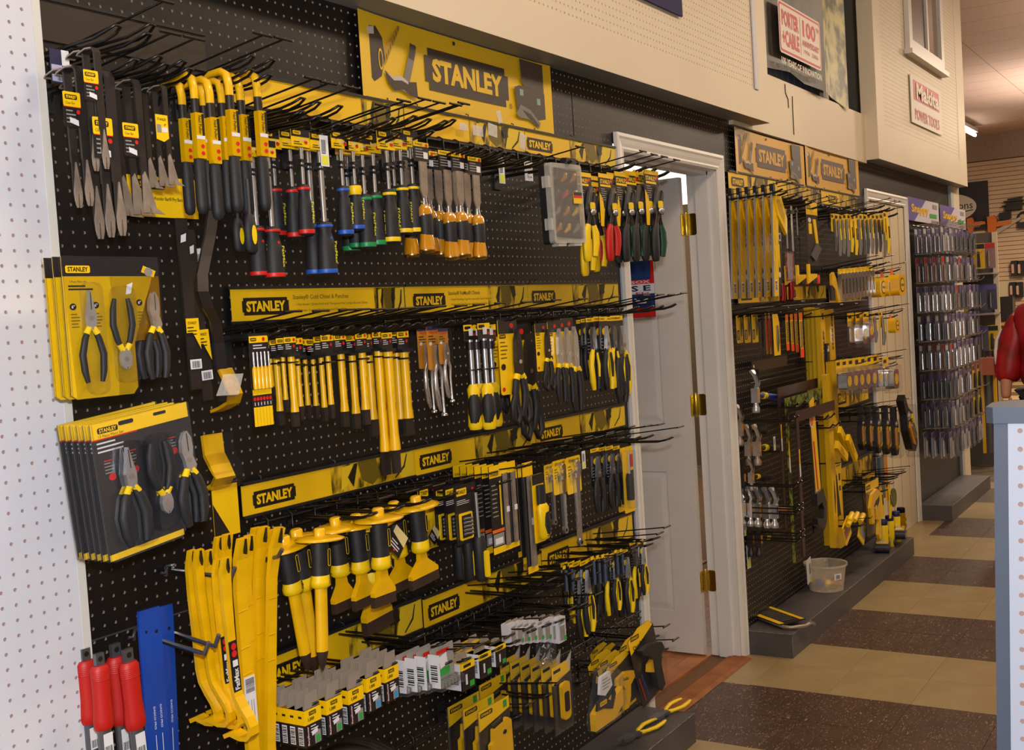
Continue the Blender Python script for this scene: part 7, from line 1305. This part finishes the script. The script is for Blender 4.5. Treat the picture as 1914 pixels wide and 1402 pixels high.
farthing('yellow_box',1885,750,lambda g:g.box(-.3,.1,-.2,.2,-.1,.12,mat('straw_box','#C8A860',.6)),'straw coloured box low beside the red jacket','box',x=XF-4)

def pegs(items,fmt,group):
    for i,(px,py,d) in enumerate(items):
        d=clampd(px,py,d); p=at(px,py,-d); spawn('loop_hook',Vector((p.x,0,p.z-.004)),fmt%nth(i,len(items)),'hook',group,(1,(d+.02)/.25,.6),name='display_hook')
pegs([(1410,588,.21),(1424,585,.2),(1437,585,.2),(1450,587,.22),(1470,588,.2),(1479,587,.2),(1487,586,.2),(1496,584,.22)],'short wire hook left of the spirit levels, %s','short hooks left of the levels')
pegs([(1556,513,.2),(1568,503,.2),(1581,502,.2),(1600,501,.2),(1619,499,.2),(1632,510,.18),(1647,509,.2)],'wire hook under the top row of knives, %s','hooks under the knives')
pegs([(1566,866,.15),(1645,852,.05),(1628,898,.22),(1644,902,.16),(1659,902,.16)],'low wire hook beyond the spirit levels, %s','low hooks beyond the levels')
pegs([(1568,673,.2),(1592,670,.2),(1616,667,.2),(1640,664,.2),(1604,762,.18),(1632,760,.22),(1664,760,.24)],'wire hook carrying clear packs by the white door, %s','hooks carrying clear packs')
# ================================================================== shopper in a red jacket, mostly past the right edge
RJ=mat('red_nylon','#B01018',.38,noise=.25,nscale=7,bump=.6,hex2='#7A080E')
NV=mat('navy_trousers','#14101C',.8); SK=mat('skin','#B98468',.55); HR=mat('dark_hair','#2A1C14',.8)
def skin(name,pts,edges,mt,parent,sub=2):
    me=bpy.data.meshes.new(name); me.from_pydata([p[:3] for p in pts],edges,[]); o=link(name,me,parent)
    sk=o.modifiers.new('s','SKIN'); 
    for i,p in enumerate(pts):
        v=me.skin_vertices[0].data[i]; v.radius=p[3] if isinstance(p[3],tuple) else (p[3],p[3])
    me.skin_vertices[0].data[0].use_root=True
    su=o.modifiers.new('u','SUBSURF'); su.levels=sub; su.render_levels=sub
    for m_ in o.modifiers: pass
    o.data.materials.append(mt)
    dg=bpy.context.evaluated_depsgraph_get(); ev=o.evaluated_get(dg); nm=bpy.data.meshes.new_from_object(ev); nm.materials.clear(); nm.materials.append(mt)
    for p in nm.polygons: p.use_smooth=True; p.material_index=0
    o.modifiers.clear(); o.data=nm; return o
PX=8.0; e=atx(1868,700,PX); cy=e.y-.31
r=link('person',None,None,(PX,cy,0)); tag(r,'person in a red jacket with a white sleeve stripe at the right edge, back turned','person')
body=skin('body',[(0,0,.82,.13),(0,0,1.0,.13),(0,0,1.18,.14),(0,0,1.30,.13),(0,0,1.38,.055),(0,0,1.44,.055),(0.01,0,1.52,.095),(0.01,0,1.60,.085),
 (0,.09,.80,.09),(0,.10,.45,.065),(0,.10,.10,.045),(-.09,.10,.05,.04),(0,-.09,.80,.09),(0,-.10,.45,.065),(0,-.10,.10,.045),(-.09,-.10,.05,.04),
 (0,.17,1.28,.06),(-.03,.25,1.06,.05),(-.08,.26,.84,.036),(-.09,.26,.77,.03),(0,-.17,1.28,.06),(-.03,-.25,1.06,.05),(-.10,-.25,.86,.036),(-.13,-.24,.80,.03)],
 [(0,1),(1,2),(2,3),(3,4),(4,5),(5,6),(6,7),(0,8),(8,9),(9,10),(10,11),(0,12),(12,13),(13,14),(14,15),(3,16),(16,17),(17,18),(18,19),(3,20),(20,21),(21,22),(22,23)],SK,r)
skin('red_jacket',[(0,0,.80,(.23,.21)),(0,0,.95,(.235,.20)),(0,0,1.15,(.23,.19)),(0,0,1.27,(.17,.16)),(0,0,1.38,.09),
 (0,.15,1.27,.125),(-.01,.235,1.08,.112),(-.03,.25,.95,.098),(-.05,.25,.86,.075),(0,-.17,1.27,.115),(-.03,-.245,1.06,.105),(-.06,-.25,.93,.09),(-.08,-.24,.86,.068)],
 [(0,1),(1,2),(2,3),(3,4),(3,5),(5,6),(6,7),(7,8),(3,9),(9,10),(10,11),(11,12)],RJ,r)
skin('trousers',[(0,0,.82,.145),(0,.09,.74,.105),(0,.10,.45,.08),(0,.10,.10,.07),(0,-.09,.74,.105),(0,-.10,.45,.08),(0,-.10,.10,.07)],[(0,1),(1,2),(2,3),(0,4),(4,5),(5,6)],NV,r,2)
skin('hair',[(.025,0,1.48,.085),(.02,0,1.56,.105),(.0,0,1.63,.09)],[(0,1),(1,2)],HR,r)
g=M(); q=[]
for t,(y,z) in enumerate([(.285,1.22),(.315,1.15),(.325,1.07),(.322,1.0),(.31,.95)]): q.append(Vector((-.075,y-.01,z)))
g.tube(q,[.006,.011,.012,.010,.006],WHT,6); link('white_stripe',g.mesh('white_stripe'),r)
for s in (-1,1):
    g=M(); hx,hy=(-.10 if s>0 else -.135),(.26 if s>0 else -.24)
    for k in range(4): g.tube([(hx-.012+.0,hy-.02+.012*k,.765),(hx-.018,hy-.022+.013*k,.735),(hx-.010,hy-.020+.012*k,.705+.006*abs(k-1))],[.009,.008,.006],SK,6)
    g.tube([(hx-.015,hy-.026,.775),(hx-.035,hy-.036,.75),(hx-.036,hy-.03,.728)],[.010,.009,.007],SK,6); o=link('fingers',g.mesh('fingers'),r)
g=M()
for s in (-1,1): g.tube([(.06,s*.10,.03),(-.02,s*.10,.045),(-.12,s*.10,.035),(-.18,s*.10,.025)],[.035,.05,.045,.025],BLK,8,.8)
link('shoes',g.mesh('shoes'),r)
print('OBJS',len(bpy.data.objects),'tris',sum(len(o.data.polygons) for o in bpy.data.objects if o.type=='MESH'))
